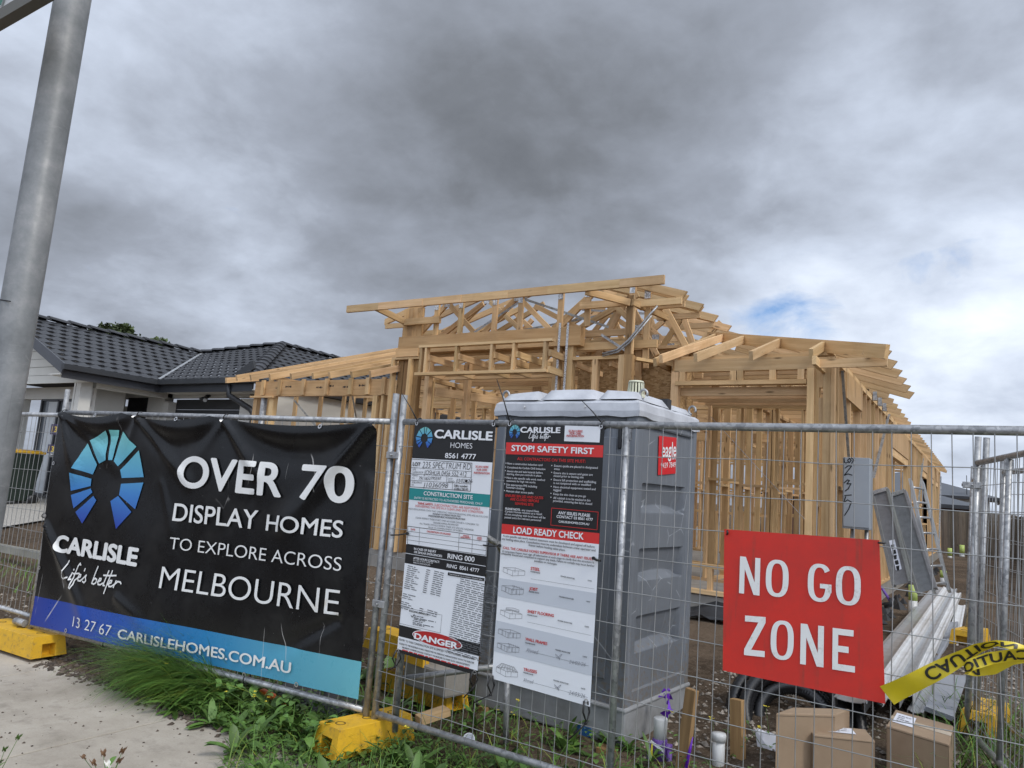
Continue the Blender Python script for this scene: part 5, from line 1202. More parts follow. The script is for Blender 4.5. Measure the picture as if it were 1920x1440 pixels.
# danger oval
def oval(mb, mp, c, ax, rz_, col, off):
    n = 36; mb.add([mp(c[0]+ax[0]*math.cos(2*math.pi*k/n), c[1]+ax[1]*math.cos(2*math.pi*k/n)+rz_*math.sin(2*math.pi*k/n), off) for k in range(n)], [tuple(range(n))], 0, None, col)
oc = (0.552,0.7654); oe = (0.7456,0.7622); ax_ = (oe[0]-oc[0], oe[1]-oc[1]); rzv = abs(0.04306)
oval(L1, mp1, oc, ax_, rzv, WHs, 0.004); oval(L1, mp1, oc, (ax_[0]*0.965, ax_[1]*0.965), rzv*0.88, lin(172, 38, 38), 0.005)
w1('DANGER', (0.3804,0.7452), (0.712,0.7412), (0.3809,0.7772), WHs, .05, 0, 0.0068)
for t, a, b in (('ENTRY TO THIS CONSTRUCTION SITE IS LIMITED TO AUTHORISED PERSONNEL', (0.2581,0.714), (0.8377,0.7009)), ('ACCESS TO THE BUILDING IS ONLY PERMITTED VIA PREVIOUS ARRANGEMENT WITH THE BUILDER', (0.2594,0.6916), (0.841,0.6795)), ('PROPERTY OWNERS SHOULD CONTACT THE BUILDER TO MAKE SUCH ARRANGEMENTS', (0.2885,0.6719), (0.8106,0.6609))): w1(t, a, b, None, (0.06, 0.06, 0.065), .008)
words(L1, mp1, (0.29,0.6593), (0.8095,0.6457), 0.006, RD, 14, 77)
L1.build('lettering', PRINT, t1)
def box_of(a, b, c, d_): return (a[0], b[0], c[1], d_[1])
m = MB(); emblem(m, mp1, box_of((0.2402,1.979), (0.382,1.983), (0.3155,1.915), (0.3,2.05)), 0.004); m.build('emblem', PRINT, t1)
m = MB()
for px in ((0.237,2.071), (0.8467,2.074), (0.2527,0.6496), (0.848,0.634)): eyelet(m, mp1, px[0], px[1], 0.006, 0.012)
m.build('eyelets', CHROME, t1)
mpT = lambda s, z, o: mapF(s, z, o+0.012)
tie(t1, mpT, 0.237, 2.071, ZT+0.012, (-0.13, 0.17)); tie(t1, mpT, 0.8467, 2.074, ZT+0.012, None)
for a, b in (((0.1072,1.304), None),):
    pass
def htie(parent, a, b, w_=0.005):
    m = MB(); m.tube([mapF(a[0], a[1], 0.045), mapF((a[0]+b[0])/2, (a[1]+b[1])/2-0.004, 0.05), mapF(b[0], b[1], 0.04)], w_, 6); m.lathe([(0.009, -0.006), (0.009, 0.006)], mapF(a[0], a[1], 0.045), 8, axis=(0, 1, 0)); m.build('cable_tie', BLACKP, parent)
htie(t1, (0.249,1.368), (0.1053,1.344)); htie(t1, (0.9622,1.365), (0.8412,1.355))
def vtie(parent, a, b, tail):
    m = MB(); m.tube([mapF(a[0]-0.01, a[1], 0.045), mapF(b[0]-0.012, (a[1]+b[1])/2, 0.055), mapF(b[0], b[1], 0.03), mapF(a[0]+0.012, (a[1]+b[1])/2, 0.02), mapF(a[0]+0.01, a[1], 0.04)], 0.0055, 6)
    m.tube([mapF(b[0], b[1], 0.035), mapF(b[0]+tail[0], b[1]+tail[1], 0.05)], 0.004, 6); m.lathe([(0.008, -0.006), (0.008, 0.006)], mapF(b[0], b[1], 0.04), 8, axis=(0, 1, 0)); m.build('cable_tie', BLACKP, parent)
vtie(t1, (0.2527,0.6496), (0.2397,0.5507), (-0.05, -0.03)); vtie(t1, (0.8475,0.6389), (0.8414,0.5435), (-0.05, -0.06))

# notice 2
C2 = ((0.9459,2.072), (1.592,2.075), (1.6,0.6026), (0.9656,0.6192))
mp2 = bend(C2, -0.006, 0.9)
t2 = thing('safety_notice_board', 'tall black, red and white safety notice beside the portable toilet, with small house frame drawings', 'notice board', mapF(1.1, 0.5, 0.03))
m = board(t2, mp2, C2, BKI); m.build('board', PRINT, t2)
bandq(t2, mp2, C2, 1.968, 1.968, 1.898, 1.902, lin(205, 52, 50))
bandq(t2, mp2, C2, 1.49, 1.494, 1.432, 1.436, lin(205, 52, 50))
bandq(t2, mp2, C2, 1.432, 1.436, C2[3][1]+0.001, C2[2][1]+0.001, WI)
G2 = lin(190, 195, 202)
bandq(t2, mp2, C2, 1.18, 1.179, 1.077, 1.068, G2, 0.0034); bandq(t2, mp2, C2, 0.9417, 0.9216, 0.7721, 0.7583, G2, 0.0034)
pr = MB(); poly(pr, mp2, [(1.342,2.074), (1.568,2.071), (1.568,1.983), (1.343,1.985)], WI, 0.0034)
pr.build('printed_box', PRINT, t2)
L2 = MB()
def w2(t, a, b, top=None, col=WHs, bold=0.0, shear=0.0): put(L2, mp2, t, a, b, top, col, bold, 0, 0.006, 0, shear)
w2('CARLISLE', (1.046,2.029), (1.314,2.031), (1.044,2.06), WHs, .045); w2('STOP! SAFETY FIRST', (0.9926,1.919), (1.536,1.918), (0.9899,1.952), WHs, .035); w2('ALL CONTRACTORS ON THIS SITE MUST:', (1.037,1.866), (1.489,1.868), None, RD, .02)
for t, a, b in (('SCAN HERE', (1.37,2.038), (1.459,2.037)), ('FOR OHS', (1.378,2.024), (1.451,2.023)), ('INFORMATION', (1.359,2.01), (1.469,2.01))): w2(t, a, b, None, RD, .02)
for t, a, b in (('Have a construction induction card', (0.9685,1.838), (1.211,1.838)), ('Completed the Carlisle OHS Induction', (0.9694,1.815), (1.233,1.816)), ('Assess site and task hazards before', (0.9702,1.793), (1.217,1.794)), ('starting, then put controls in place', (0.97,1.776), (1.208,1.777)), ('Have a site specific safe work method', (0.9702,1.754), (1.234,1.754)), ('statement for high risk works', (0.9707,1.736), (1.172,1.737)), ('Use appropriate PPE including', (0.9715,1.714), (1.184,1.713)), ('Sunsmart clothing', (0.9712,1.698), (1.099,1.697)), ('Maintain clear access paths', (0.9731,1.676), (1.162,1.676)),
    ('Ensure spoils are placed in designated', (1.29,1.838), (1.567,1.838)), ('areas', (1.291,1.821), (1.327,1.82)), ('Ensure site is secure and gates are', (1.29,1.798), (1.538,1.799)), ('closed prior to leaving site', (1.29,1.781), (1.482,1.782)), ('Ensure fall protection and scaffolding', (1.292,1.759), (1.561,1.76)), ('is not tampered with or modified', (1.292,1.741), (1.53,1.743)), ('Have electrical equipment tested and', (1.293,1.719), (1.56,1.722)), ('tagged', (1.293,1.702), (1.344,1.702)), ('Keep the site clean as you go', (1.295,1.68), (1.503,1.68)), ('All rubbish is to be stacked in bin', (1.296,1.658), (1.532,1.659)), ('provided, ensuring the lid is closed', (1.296,1.642), (1.543,1.641)),
    ('Carlisle Homes receives as a result', (0.9741,1.558), (1.229,1.561)), ('of not complying with local laws will be', (0.9738,1.542), (1.251,1.543)), ('passed onto the relevant personnel', (0.9737,1.524), (1.222,1.526)), ('- any council fines', (1.08,1.574), (1.206,1.575))): w2(t, a, b, None, lin(205, 206, 210), .004)
w2('PLEASE NOTE', (0.9749,1.574), (1.076,1.574), None, WHs, .03)
for px in ((0.9547,1.842), (0.9545,1.819), (0.9541,1.798), (0.9553,1.759), (0.9554,1.72), (0.9565,1.681), (1.27,1.842), (1.272,1.803), (1.272,1.763), (1.274,1.724), (1.275,1.685), (1.276,1.663)): poly(L2, mp2, [(px[0], px[1]), (px[0]+0.005, px[1]), (px[0]+0.005, px[1]+0.005), (px[0], px[1]+0.005)], WHs, 0.004)
for t, a, b in (('ENSURE BIN LID AND GATES', (0.9716,1.649), (1.229,1.651)), ('ARE CLOSED BEFORE', (1.005,1.63), (1.202,1.631)), ('LEAVING SITE', (1.041,1.608), (1.167,1.608))): w2(t, a, b, None, RD, .03)
frame4(L2, mp2, ((1.288,1.606), (1.582,1.606), (1.58,1.511), (1.288,1.511)), 0.003, RD)
for t, a, b in (('ANY ISSUES PLEASE', (1.333,1.576), (1.534,1.576)), ('CONTACT 03 8561 4777', (1.324,1.555), (1.552,1.556)), ('CARLISLEHOMES.COM.AU', (1.339,1.53), (1.531,1.531))): w2(t, a, b, None, WHs, .02)
w2('LOAD READY CHECK', (1.04,1.445), (1.5,1.452), (1.037,1.479), WHs, .035)
for t, a, b in (('A site specific safe work method statement must be developed and signed off before', (0.9702,1.417), (1.571,1.414)), ('any loading takes place. Consultation must be undertaken between crane operator and', (0.9629,1.399), (1.577,1.396)), ('framer before loading takes place.', (1.15,1.382), (1.391,1.378)), ('A competent framer must sign off information at each stage to clarify that the structure is', (0.9717,1.329), (1.572,1.332)), ('adequately braced and completed to support any loads. Failure to comply may incur further', (0.9653,1.316), (1.577,1.314)), ('penalties or recharges.', (1.194,1.299), (1.344,1.297))): w2(t, a, b, None, (0.12, 0.12, 0.13), .004)
w2('CALL THE CARLISLE HOMES SUPERVISOR IF THERE ARE ANY ISSUES', (0.9763,1.348), (1.564,1.348), None, RD, .02)
rows = (('STEEL', (1.174,1.251), (1.234,1.251)), ('JOIST', (1.174,1.141), (1.229,1.142)), ('SHEET FLOORING', (1.173,1.017), (1.344,1.018)), ('WALL FRAMES', (1.173,0.8666), (1.315,0.8639)), ('TRUSSES', (1.175,0.7037), (1.261,0.7048)))
for t, a, b in rows: w2(t, a, b, None, RD, .03)
for a, b, c, d_, e, f in (((1.173,1.239), (1.238,1.237), (1.371,1.238), (1.46,1.234), (1.541,1.236), (1.564,1.235)), ((1.172,1.128), (1.24,1.128), (1.37,1.128), (1.462,1.126), (1.541,1.127), (1.563,1.126)), ((1.173,1.001), (1.239,1.001), (1.371,1.001), (1.462,0.999), (1.54,0.9965), (1.565,0.9958)), ((1.174,0.8502), (1.239,0.8499), (1.37,0.847), (1.462,0.8454), (1.54,0.8428), (1.564,0.8426)), ((1.175,0.6912), (1.239,0.6902), (1.37,0.6885), (1.464,0.6867), (1.541,0.6811), (1.566,0.6817))):
    w2('FRAMER NAME', a, b, None, GREY, .01); w2('FRAMER SIGNATURE', c, d_, None, GREY, .01); w2('DATE', e, f, None, GREY, .01)
for a, b in (((1.178,1.202), (1.582,1.2)), ((1.174,0.9655), (1.58,0.9597)), ((1.21,0.8123), (1.577,0.8041)), ((1.222,0.653), (1.582,0.6472))): stroke(L2, mp2, [a, b], 0.0012, GREY, 0.005)
PEN = (0.20, 0.21, 0.24)
for t, a, b, tp in (('Ahmed', (1.181,0.8053), (1.257,0.8063), (1.179,0.828)), ('Ahmed', (1.176,0.6458), (1.24,0.647), (1.174,0.6664)), ('24/03/26', (1.457,0.7957), (1.557,0.7984), (1.456,0.8139)), ('24/03/26', (1.468,0.6391), (1.565,0.6391), (1.467,0.6598))): w2(t, a, b, tp, PEN, -.01, .3)
for c in ((1.381,0.8097), (1.387,0.653)): stroke(L2, mp2, [(c[0]+0.018*math.sin(k*1.1)+0.002*k, c[1]+0.012*math.cos(k*1.7)+0.002*k) for k in range(10)], 0.002, PEN, 0.006)
L2.build('lettering', PRINT, t2)
ic = MB()
def icon(x, y, w_, h, kind):
    """little line drawing of a building frame"""
    A = (x, y); ln = lambda *p: stroke(ic, mp2, [(x+a*w_, y-b*h) for a, b in p], 0.0016, (0.10, 0.10, 0.11), 0.006)
    ln((0, 0.25), (0.55, 0.1), (1, 0.3), (1, 0.75), (0.45, 1.0), (0, 0.7), (0, 0.25)); ln((0, 0.25), (0.45, 0.45), (1, 0.3)); ln((0.45, 0.45), (0.45, 1.0)); ln((0.2, 0.33), (0.2, 0.84)); ln((0.7, 0.38), (0.7, 0.88)); ln((0.55, 0.1), (0.55, 0.6))
    if kind in (1, 3):
        for k in range(6): ln((k/6, 0.27+0.03*k), (k/6, 0.78+0.03*k))
    if kind == 1:
        for k in range(7): ln((0.5+k*0.08, 0.03+0.02*k), (0.5+k*0.08, 0.2+0.02*k))
    if kind == 2:
        ln((0.25, 0.18), (0.25, -0.1), (0.6, -0.18), (0.85, -0.08), (0.85, 0.2)); ln((0.25, 0.0), (0.85, 0.05)); ln((0.25, 0.1), (0.85, 0.12))
    if kind == 4:
        ln((0, 0.25), (0.25, -0.25), (0.8, -0.1), (1, 0.3)); 
        for k in range(6): ln((0.25+0.1*k, -0.25+0.03*k), (0.1+0.14*k, 0.27+0.02*k)); ln((0.3+0.1*k, -0.2), (0.2+0.14*k, 0.35))
for p, q, kd in (((0.987,1.255), (1.136,1.203), 0), ((0.9872,1.154), (1.135,1.098), 1), ((0.9906,1.017), (1.138,0.9648), 2), ((0.9876,0.9117), (1.137,0.8596), 3), ((0.9883,0.8345), (1.136,0.782), 1), ((0.9926,0.7035), (1.138,0.6488), 4)): icon(p[0], p[1], q[0]-p[0], p[1]-q[1], kd)
ic.build('frame_drawings', PRINT, t2)
m = MB(); emblem(m, mp2, box_of((0.9633,2.027), (1.041,2.029), (1.004,1.992), (0.9973,2.074)), 0.004); m.build('emblem', PRINT, t2)
m = MB(); script(m, mp2, (1.105,1.995), (1.252,1.997), 0.040, 0.0042, WHs, 0.006); m.build('script_lettering', PRINT, t2)
m = MB()
for px in ((0.9635,2.077), (1.571,2.07), (0.9657,0.6319), (1.575,0.6278)): eyelet(m, mp2, px[0], px[1], 0.006, 0.012)
m.build('eyelets', CHROME, t2)
tie(t2, mpT, 0.9635, 2.077, ZT+0.012, (-0.10, 0.25)); tie(t2, mpT, 1.571, 2.07, ZT+0.012, (-0.12, 0.12))
vtie(t2, (0.9652,0.6367), (0.9685,0.533), (-0.10, -0.06)); vtie(t2, (1.575,0.6278), (1.58,0.5173), (-0.09, -0.10)); htie(t2, (1.574,1.361), (1.617,1.354), 0.007)

# red sign
C3 = ((2.272,1.577), (2.957,1.591), (2.982,0.911), (2.287,0.9161))
def mp3(s, z, o): return mapF(s, z, 0.033+0.006*math.sin(3.0*(s-C3[0][0])+1.0)*(C3[0][1]-z)+o)
t3 = thing('warning_sign', 'square red sign reading NO GO ZONE in grubby white letters, tied to the mesh', 'sign', mapF(2.6, 0.8, 0.03))
m = board(t3, mp3, C3, (1, 1, 1), n=16, sm=False); m.build('board', RED, t3, solid=0.005)
L3 = MB()
def sign_letter(ch, a, b, tp):
    """plain road-sign capitals of even stroke in the box a (bottom left), b (bottom right), tp (top left)"""
    w_, h = b[0]-a[0], tp[1]-a[1]; sl = (b[1]-a[1])/w_; t = 0.25*w_ if ch in 'OGN' else 0.23*w_; tv = 0.15*h; cnt = [0]
    if ch in 'OG': tv = 0.115*h
    P = lambda x, y: (a[0]+x, a[1]+x*sl+y)
    def pg(*q): cnt[0] += 1; poly(L3, mp3, [P(*r) for r in q], (1, 1, 1), 0.0062+0.0001*cnt[0])
    if ch == 'N': pg((0, 0), (t, 0), (t, h), (0, h)); pg((w_-t, 0), (w_, 0), (w_, h), (w_-t, h)); pg((0.02*w_, h), (t*1.15, h), (w_-0.02*w_, 0), (w_-t*1.15, 0))
    elif ch == 'Z': pg((0, h-tv), (w_, h-tv), (w_, h), (0, h)); pg((0, 0), (w_, 0), (w_, tv), (0, tv)); pg((w_-t*1.5, h-tv), (w_, h-tv), (t*1.5, tv), (0, tv))
    elif ch == 'E': pg((0, 0), (t*1.1, 0), (t*1.1, h), (0, h)); pg((t, h-tv), (w_*0.93, h-tv), (w_*0.93, h), (t, h)); pg((t, 0), (w_, 0), (w_, tv), (t, tv)); pg((t, h*0.5-tv*0.4), (w_*0.72, h*0.5-tv*0.4), (w_*0.72, h*0.5+tv*0.6), (t, h*0.5+tv*0.6))
    else:
        n = 48; s0, s1 = (0.0, 2*math.pi) if ch == 'O' else (0.62, 2*math.pi-0.15); ring = []
        for i in range(n+1):
            q = s0+(s1-s0)*i/n; f = lambda v, e: math.copysign(abs(v)**e, v)
            cxq, cyq = f(math.cos(q), 0.82), f(math.sin(q), 0.72)
            ring.append((P(w_/2+cxq*w_/2, h/2+cyq*h/2), P(w_/2+cxq*(w_/2-t), h/2+cyq*(h/2-tv*0.86))))
        L3.add([mp3(r[k][0], r[k][1], 0.0062) for r in ring for k in (0, 1)], [(2*i, 2*i+2, 2*i+3, 2*i+1) for i in range(n)], 0, None, (1, 1, 1))
        if ch == 'G': pg((w_*0.52, h*0.36), (w_, h*0.36), (w_, h*0.48), (w_*0.52, h*0.48)); pg((w_-t, h*0.26), (w_, h*0.26), (w_, h*0.37), (w_-t, h*0.37))
for t, a, b, tp in (('N', (2.354,1.284), (2.45,1.285), (2.349,1.456)), ('O', (2.477,1.288), (2.58,1.292), (2.473,1.457)), ('G', (2.664,1.293), (2.765,1.295), (2.662,1.461)), ('O', (2.783,1.294), (2.885,1.298), (2.782,1.463)), ('Z', (2.386,1.005), (2.481,1.012), (2.383,1.185)), ('O', (2.506,1.01), (2.608,1.018), (2.503,1.184)), ('N', (2.637,1.011), (2.736,1.014), (2.634,1.188)), ('E', (2.772,1.013), (2.864,1.016), (2.768,1.19))):
    sign_letter(t, a, b, tp)
L3.build('lettering', DWHITE, t3)
for a, b in (((2.291,1.572), (2.28,1.55)), ((2.954,1.58), (2.977,1.582)), ((2.954,0.9109), (2.968,0.9022))):
    m = MB(); m.tube([mapF(a[0], a[1], 0.05), mapF((a[0]+b[0])/2+0.01, (a[1]+b[1])/2, 0.055), mapF(b[0], b[1], 0.02)], 0.005, 6); m.build('cable_tie', BLACKP, t3)

# caution tape tied at the red sign's corner and round the side post
def ribbon(pts, w_, n=10):
    """pts: (s, z, out) centre line; returns mapping (t along, w across -0.5..0.5)"""
    P = [Vector(mapF(*p)) for p in pts]; L = [0.0]
    for a, b in zip(P[:-1], P[1:]): L.append(L[-1]+(b-a).length)
    def mp(t, q, off=0.0):
        t = max(0.0, min(L[-1]-1e-5, t)); i = max(k for k in range(len(P)-1) if L[k] <= t); f = (t-L[i])/(L[i+1]-L[i]); p = P[i].lerp(P[i+1], f)
        ww = w_[i]+(w_[i+1]-w_[i])*f; d_ = (P[min(i+1, len(P)-1)]-P[i]).normalized()
        if 0 < i: d_ = ((P[i]-P[i-1]).normalized()*(1-f)*0.5+d_*(0.5+0.5*f)).normalized()
        up = Vector((0, -0.25, 1)); up = (up-d_*up.dot(d_)).normalized(); nn = d_.cross(up)
        return tuple(p+up*(q*ww)-nn*0+Vector((0, -off-0.016*math.sin(t*19)*q*2, 0)))
    return mp, L[-1]
tt = thing('caution_tape', 'yellow caution tape with black letters strung from the red sign to the side mesh', 'tape', mapF(3.1, 0.9, 0.1))
def spts(l): return l
R1 = [(2.99, 0.9491, 0.05), (3.089, 1.023, 0.07), (3.181, 1.094, 0.085), (3.264, 1.16, 0.10), (3.32, 1.206, 0.10), (3.381, 1.235, 0.09), (3.438, 1.232, 0.08), (3.516, 1.217, 0.06)]
mpr, LR = ribbon(R1, [0.086, 0.078, 0.068, 0.056, 0.044, 0.024, 0.03, 0.018])
def rib_mesh(mpr, LR, n=60, off=0.0):
    m = MB(); vs = [mpr(LR*i/n, q, off) for i in range(n+1) for q in (-0.5, -0.17, 0.17, 0.5)]
    m.add(vs, [(i*4+k, i*4+4+k, i*4+5+k, i*4+1+k) for i in range(n) for k in range(3)], 0, None, (1, 1, 1), True); return m
rib_mesh(mpr, LR).build('strip', TAPE, tt)
m = MB()
def txt_rib(mb, mpr, txt, t0, t1, q0=-0.33, q1=0.33, flip=True):
    put(mb, lambda a, b, o: mpr(a, (0.5-(b-q0)/(q1-q0))*(q1-q0) if flip else b, o), txt, (t0, q0), (t1, q0), (t0, q1), (0.02, 0.02, 0.015), 0.03, 0, 0.003, 0.03)
txt_rib(m, mpr, 'CAUTION', 0.19, 0.56)
m.build('lettering', PRINT, tt)
R2 = [(3.516, 1.213, 0.06), (3.437, 1.199, 0.09), (3.362, 1.178, 0.12), (3.295, 1.141, 0.12), (3.275, 1.116, 0.10), (3.313, 1.111, 0.075), (3.368, 1.133, 0.07), (3.428, 1.177, 0.06), (3.516, 1.209, 0.05)]
mpr2, LR2 = ribbon(R2, [0.05, 0.055, 0.05, 0.04, 0.03, 0.04, 0.055, 0.05, 0.04])
rib_mesh(mpr2, LR2).build('strip', TAPE, tt)
m = MB(); txt_rib(m, mpr2, 'CAUTION', 0.03, 0.34, -0.36, 0.36, False); m.build('lettering', PRINT, tt)

# ------------------------------------------------------------------ portable toilet
TC = Vector((-1.975,4.662,0.1)); TX = Vector((0.9981,-0.06105,0)); TY = Vector((0.06105,0.9981,0)); TW, TD = 1.19, 1.02
def tp_(x, y, z):
    if z > 2.2: z -= 0.02
    return TC+TX*x+TY*y+Vector((0, 0, z-TC.z))
to = thing('portable_toilet', 'grey plastic portable toilet with milky roof behind the notices', 'portable toilet', tuple(tp_(-TW/2, TD/2, 0.1)))
def tbox(m, x0, x1, y0, y1, z0, z1, col=None, mi=0):
    vs = [tp_(x, y, z) for z in (z0, z1) for x, y in ((x0, y0), (x1, y0), (x1, y1), (x0, y1))]
    m.add(vs, [(3, 2, 1, 0), (4, 5, 6, 7), (0, 1, 5, 4), (1, 2, 6, 5), (2, 3, 7, 6), (3, 0, 4, 7)], mi, None, col or (1, 1, 1))
m = MB(); tbox(m, -TW-0.01, 0.01, -0.015, TD+0.01, 0.12, 0.33); tbox(m, -TW-0.02, 0.02, -0.025, TD+0.02, 0.325, 0.355)
sk = m.build('skid_base', TSKID, to, bevel=0.012)
m = MB(); 
for x in (-TW+0.05, -0.12): tbox(m, x, x+0.07, -0.05, TD+0.05, 0.06, 0.125)
m.build('skid_bearer', WOODD, to)
# walls: front sheet, right sheet with pressed scoops, plain others
def scoop(t, z):
    """depth of the pressing (inwards) on the right-hand wall at t along the wall, height z"""
    d_ = 0.0
    for zt, zl, zb in ((1.80, 1.655, 1.60), (1.355, 1.20, 1.14), (0.91, 0.74, 0.675)):
        u = (t-0.5)/0.36
        if abs(u) < 1:
            arc = zb+(zl-zb)*math.sqrt(max(0, 1-u*u))
            if z < zt and z > zb:
                dd = (0.022+0.045*(zt-z)/(zt-zb)) if z > arc else (0.022+0.045*(zt-arc)/(zt-zb))*max(0.0, (z-zb)/(max(arc-zb, 1e-3)))
                d_ = max(d_, dd)
    return d_
m = MB(); nt, nz = 44, 240; vs = []
for j in range(nz+1):
    z = 0.34+(2.28-0.34)*j/nz
    for i in range(nt+1):
        t = 0.03+(TD-0.06)*i/nt; e = 0.018 if (t > 0.10 and t < TD-0.09 and z > 0.44 and z < 2.19) else 0.0
        vs.append(tp_(-e-scoop(t, z), t, z))
m.add(vs, [(j*(nt+1)+i, j*(nt+1)+i+1, (j+1)*(nt+1)+i+1, (j+1)*(nt+1)+i) for j in range(nz) for i in range(nt)], 0, None, (1, 1, 1))
m.build('side_wall', TGREY, to)
m = MB(); 
tbox(m, -TW+0.03, -0.03, 0.012, 0.03, 0.34, 2.28); tbox(m, -TW, -TW+0.03, 0.03, TD-0.03, 0.34, 2.28); tbox(m, -TW+0.03, -0.03, TD-0.03, TD, 0.34, 2.28)
tbox(m, -TW+0.16, -0.16, 0.003, 0.02, 0.5, 2.10); m.build('wall', TGREY, to, bevel=0.006)
for q in ((-TW, -TW+0.085, -0.012, 0.06), (-0.085, 0.004, -0.012, 0.075), (-0.06, 0.006, TD-0.06, TD+0.006)):
    m = MB(); tbox(m, *q, 0.34, 2.285); m.build('corner_post', TGREY, to, bevel=0.012)
m = MB()
for x in (-TW+0.09, -0.15): tbox(m, x, x+0.028, -0.004, 0.015, 2.02, 2.20, dark(1))
tbox(m, -0.86, -0.36, -0.006, 0.02, 2.085, 2.12, dark(1)); m.build('vent_slot', BLACKP, to, bevel=0.008)
m = MB(); tbox(m, -0.98, -0.26, -0.012, 0.02, 2.12, 2.165); m.build('vent_hood', TGREY, to, bevel=0.012)
# roof: wavy rim, three raised pans, vent and lifting eyes
m = MB(); n = 40; ring = []
def rim(k, z, o): 
    per = [(-TW-0.018, -0.028), (0.018, -0.028), (0.018, TD+0.018), (-TW-0.018, TD+0.018)]; q = k/n*4; i = int(q) % 4; f = q-int(q); a, b = per[i], per[(i+1) % 4]
    x, y = a[0]+(b[0]-a[0])*f, a[1]+(b[1]-a[1])*f; cx_, cy_ = -TW/2, TD/2; s_ = 1-o/0.6
    return tp_(cx_+(x-cx_)*s_, cy_+(y-cy_)*s_, z+0.008*math.sin(k*1.9)*(1 if z < 2.3 else 0.3))
prof = ((2.262, 0.0), (2.30, -0.004), (2.355, 0.006), (2.375, 0.03), (2.385, 0.10))
for z, o in prof: ring += [rim(k, z, o) for k in range(n)]
fs_ = [(j*n+k, j*n+(k+1) % n, (j+1)*n+(k+1) % n, (j+1)*n+k) for j in range(len(prof)-1) for k in range(n)]; fs_ += [tuple(range((len(prof)-1)*n, len(prof)*n)), tuple(range(n))[::-1]]
m.add(ring, fs_, 0, None, (1, 1, 1))
rf = m.build('roof', TROOF, to)
def pan(m, x0, x1, y0, y1, z0, z1, ins=0.05):
    nn = 9; vs = []
    for j in range(nn+1):
        for i in range(nn+1):
            u, v = i/nn, j/nn; e = min(u*(x1-x0), (1-u)*(x1-x0), v*(y1-y0), (1-v)*(y1-y0)); h = smooth(e/ins); dome = 0.03*math.sin(math.pi*min(1, max(0, (x0+(x1-x0)*u+TW)/TW)))
            vs.append(tp_(x0+(x1-x0)*u, y0+(y1-y0)*v, z0+(z1-z0)*h+dome*h))
    m.add(vs, [(j*(nn+1)+i, j*(nn+1)+i+1, (j+1)*(nn+1)+i+1, (j+1)*(nn+1)+i) for j in range(nn) for i in range(nn)], 0, None, (1, 1, 1), True)
for x0, x1 in ((-TW+0.03, -0.83), (-0.80, -0.34), (-0.31, -0.02)):
    m = MB(); pan(m, x0, x1, -0.01, TD*0.52, 2.383, 2.435, 0.03); m.build('raised_panel', TROOF, rf)
m = MB(); pan(m, -0.30, -0.03, TD*0.62, TD-0.04, 2.383, 2.425, 0.035); m.build('raised_panel', TROOF, rf)
m = MB(); tbox(m, -TW+0.1, -0.04, TD*0.535, TD*0.60, 2.385, 2.46, dark(0.9)); m.build('roof_gap_strip', DARKM, rf)
vc = tp_(-0.10, 0.14, 2.40)
m = MB(); m.lathe([(0.066, -0.01), (0.066, 0.03), (0.060, 0.032)], vc, 22); m.lathe([(0.058, 0.115), (0.05, 0.13), (0.0, 0.134)], vc, 22)
for k in range(16):
    a = 2*math.pi*k/16; m.beam(vc+Vector((0.058*math.cos(a), 0.058*math.sin(a), 0.03)), vc+Vector((0.05*math.cos(a), 0.05*math.sin(a), 0.12)), 0.012, 0.008, (math.cos(a), math.sin(a), 0), tint=0)
m.lathe([(0.045, 0.03), (0.04, 0.115)], vc, 16, col=dark(0.12)); m.build('vent_cap', TCREAM, rf)
for x, y in ((-TW+0.03, 0.04), (-0.03, TD-0.03), (-TW+0.03, TD-0.03), (-0.02, 0.10)):
    m = MB(); c = tp_(x, y, 2.40); m.tube([c+Vector((0.028*math.cos(a), 0, 0.03+0.032*math.sin(a)))+Vector((0, 0, 0)) for a in [k*math.pi/8-0.5 for k in range(14)]], 0.009, 7); m.build('lifting_eye', GALV, rf)
m = MB()
for x in (-0.92, -0.40): m = MB(); m.lathe([(0.011, 0), (0.009, 0.006)], tp_(x, -0.046, 2.325), 10, axis=tuple(-TY)); m.build('roof_screw', CHROME, rf)
def mapT(t, z, o): return tuple(tp_(-0.012+o, t, z))
st = MB(); q = [(0.3567,2.147), (0.666,2.162), (0.6732,1.896), (0.368,1.867)]
poly(st, mapT, q, lin(205, 30, 34), 0.002); stk = st.build('sticker', PRINT, to)
m = MB(); put(m, mapT, 'eagle', (0.4128,1.999), (0.6601,2.026), (0.4067,2.102), (0.8, 0.8, 0.8), 0.02, 0, 0.004); put(m, mapT, 'hire', (0.5953,1.995), (0.6576,2.002), None, (0.8, 0.8, 0.8), 0.03, 0, 0.004); put(m, mapT, '9439 7849', (0.4075,1.918), (0.6636,1.943), (0.4036,1.956), (0.8, 0.8, 0.8), 0.0, 0, 0.004); m.build('lettering', PRINT, stk)
m = MB(); x_ = (-0.2741,0.154); tbox(m, x_[0]-0.055, x_[0]+0.05, -0.018, -0.014, x_[1]-0.03, x_[1]+0.03); m.build('blue_label', BLUEL, sk)
m = MB(); m.box(tuple(tp_(-0.06, 0.0, 0.08)), (0.10, 0.30, 0.09), R(-3)); tag(m.build('packing_timber', WOODD), 'brown timber packer under the near corner of the portable toilet', 'timber packer')

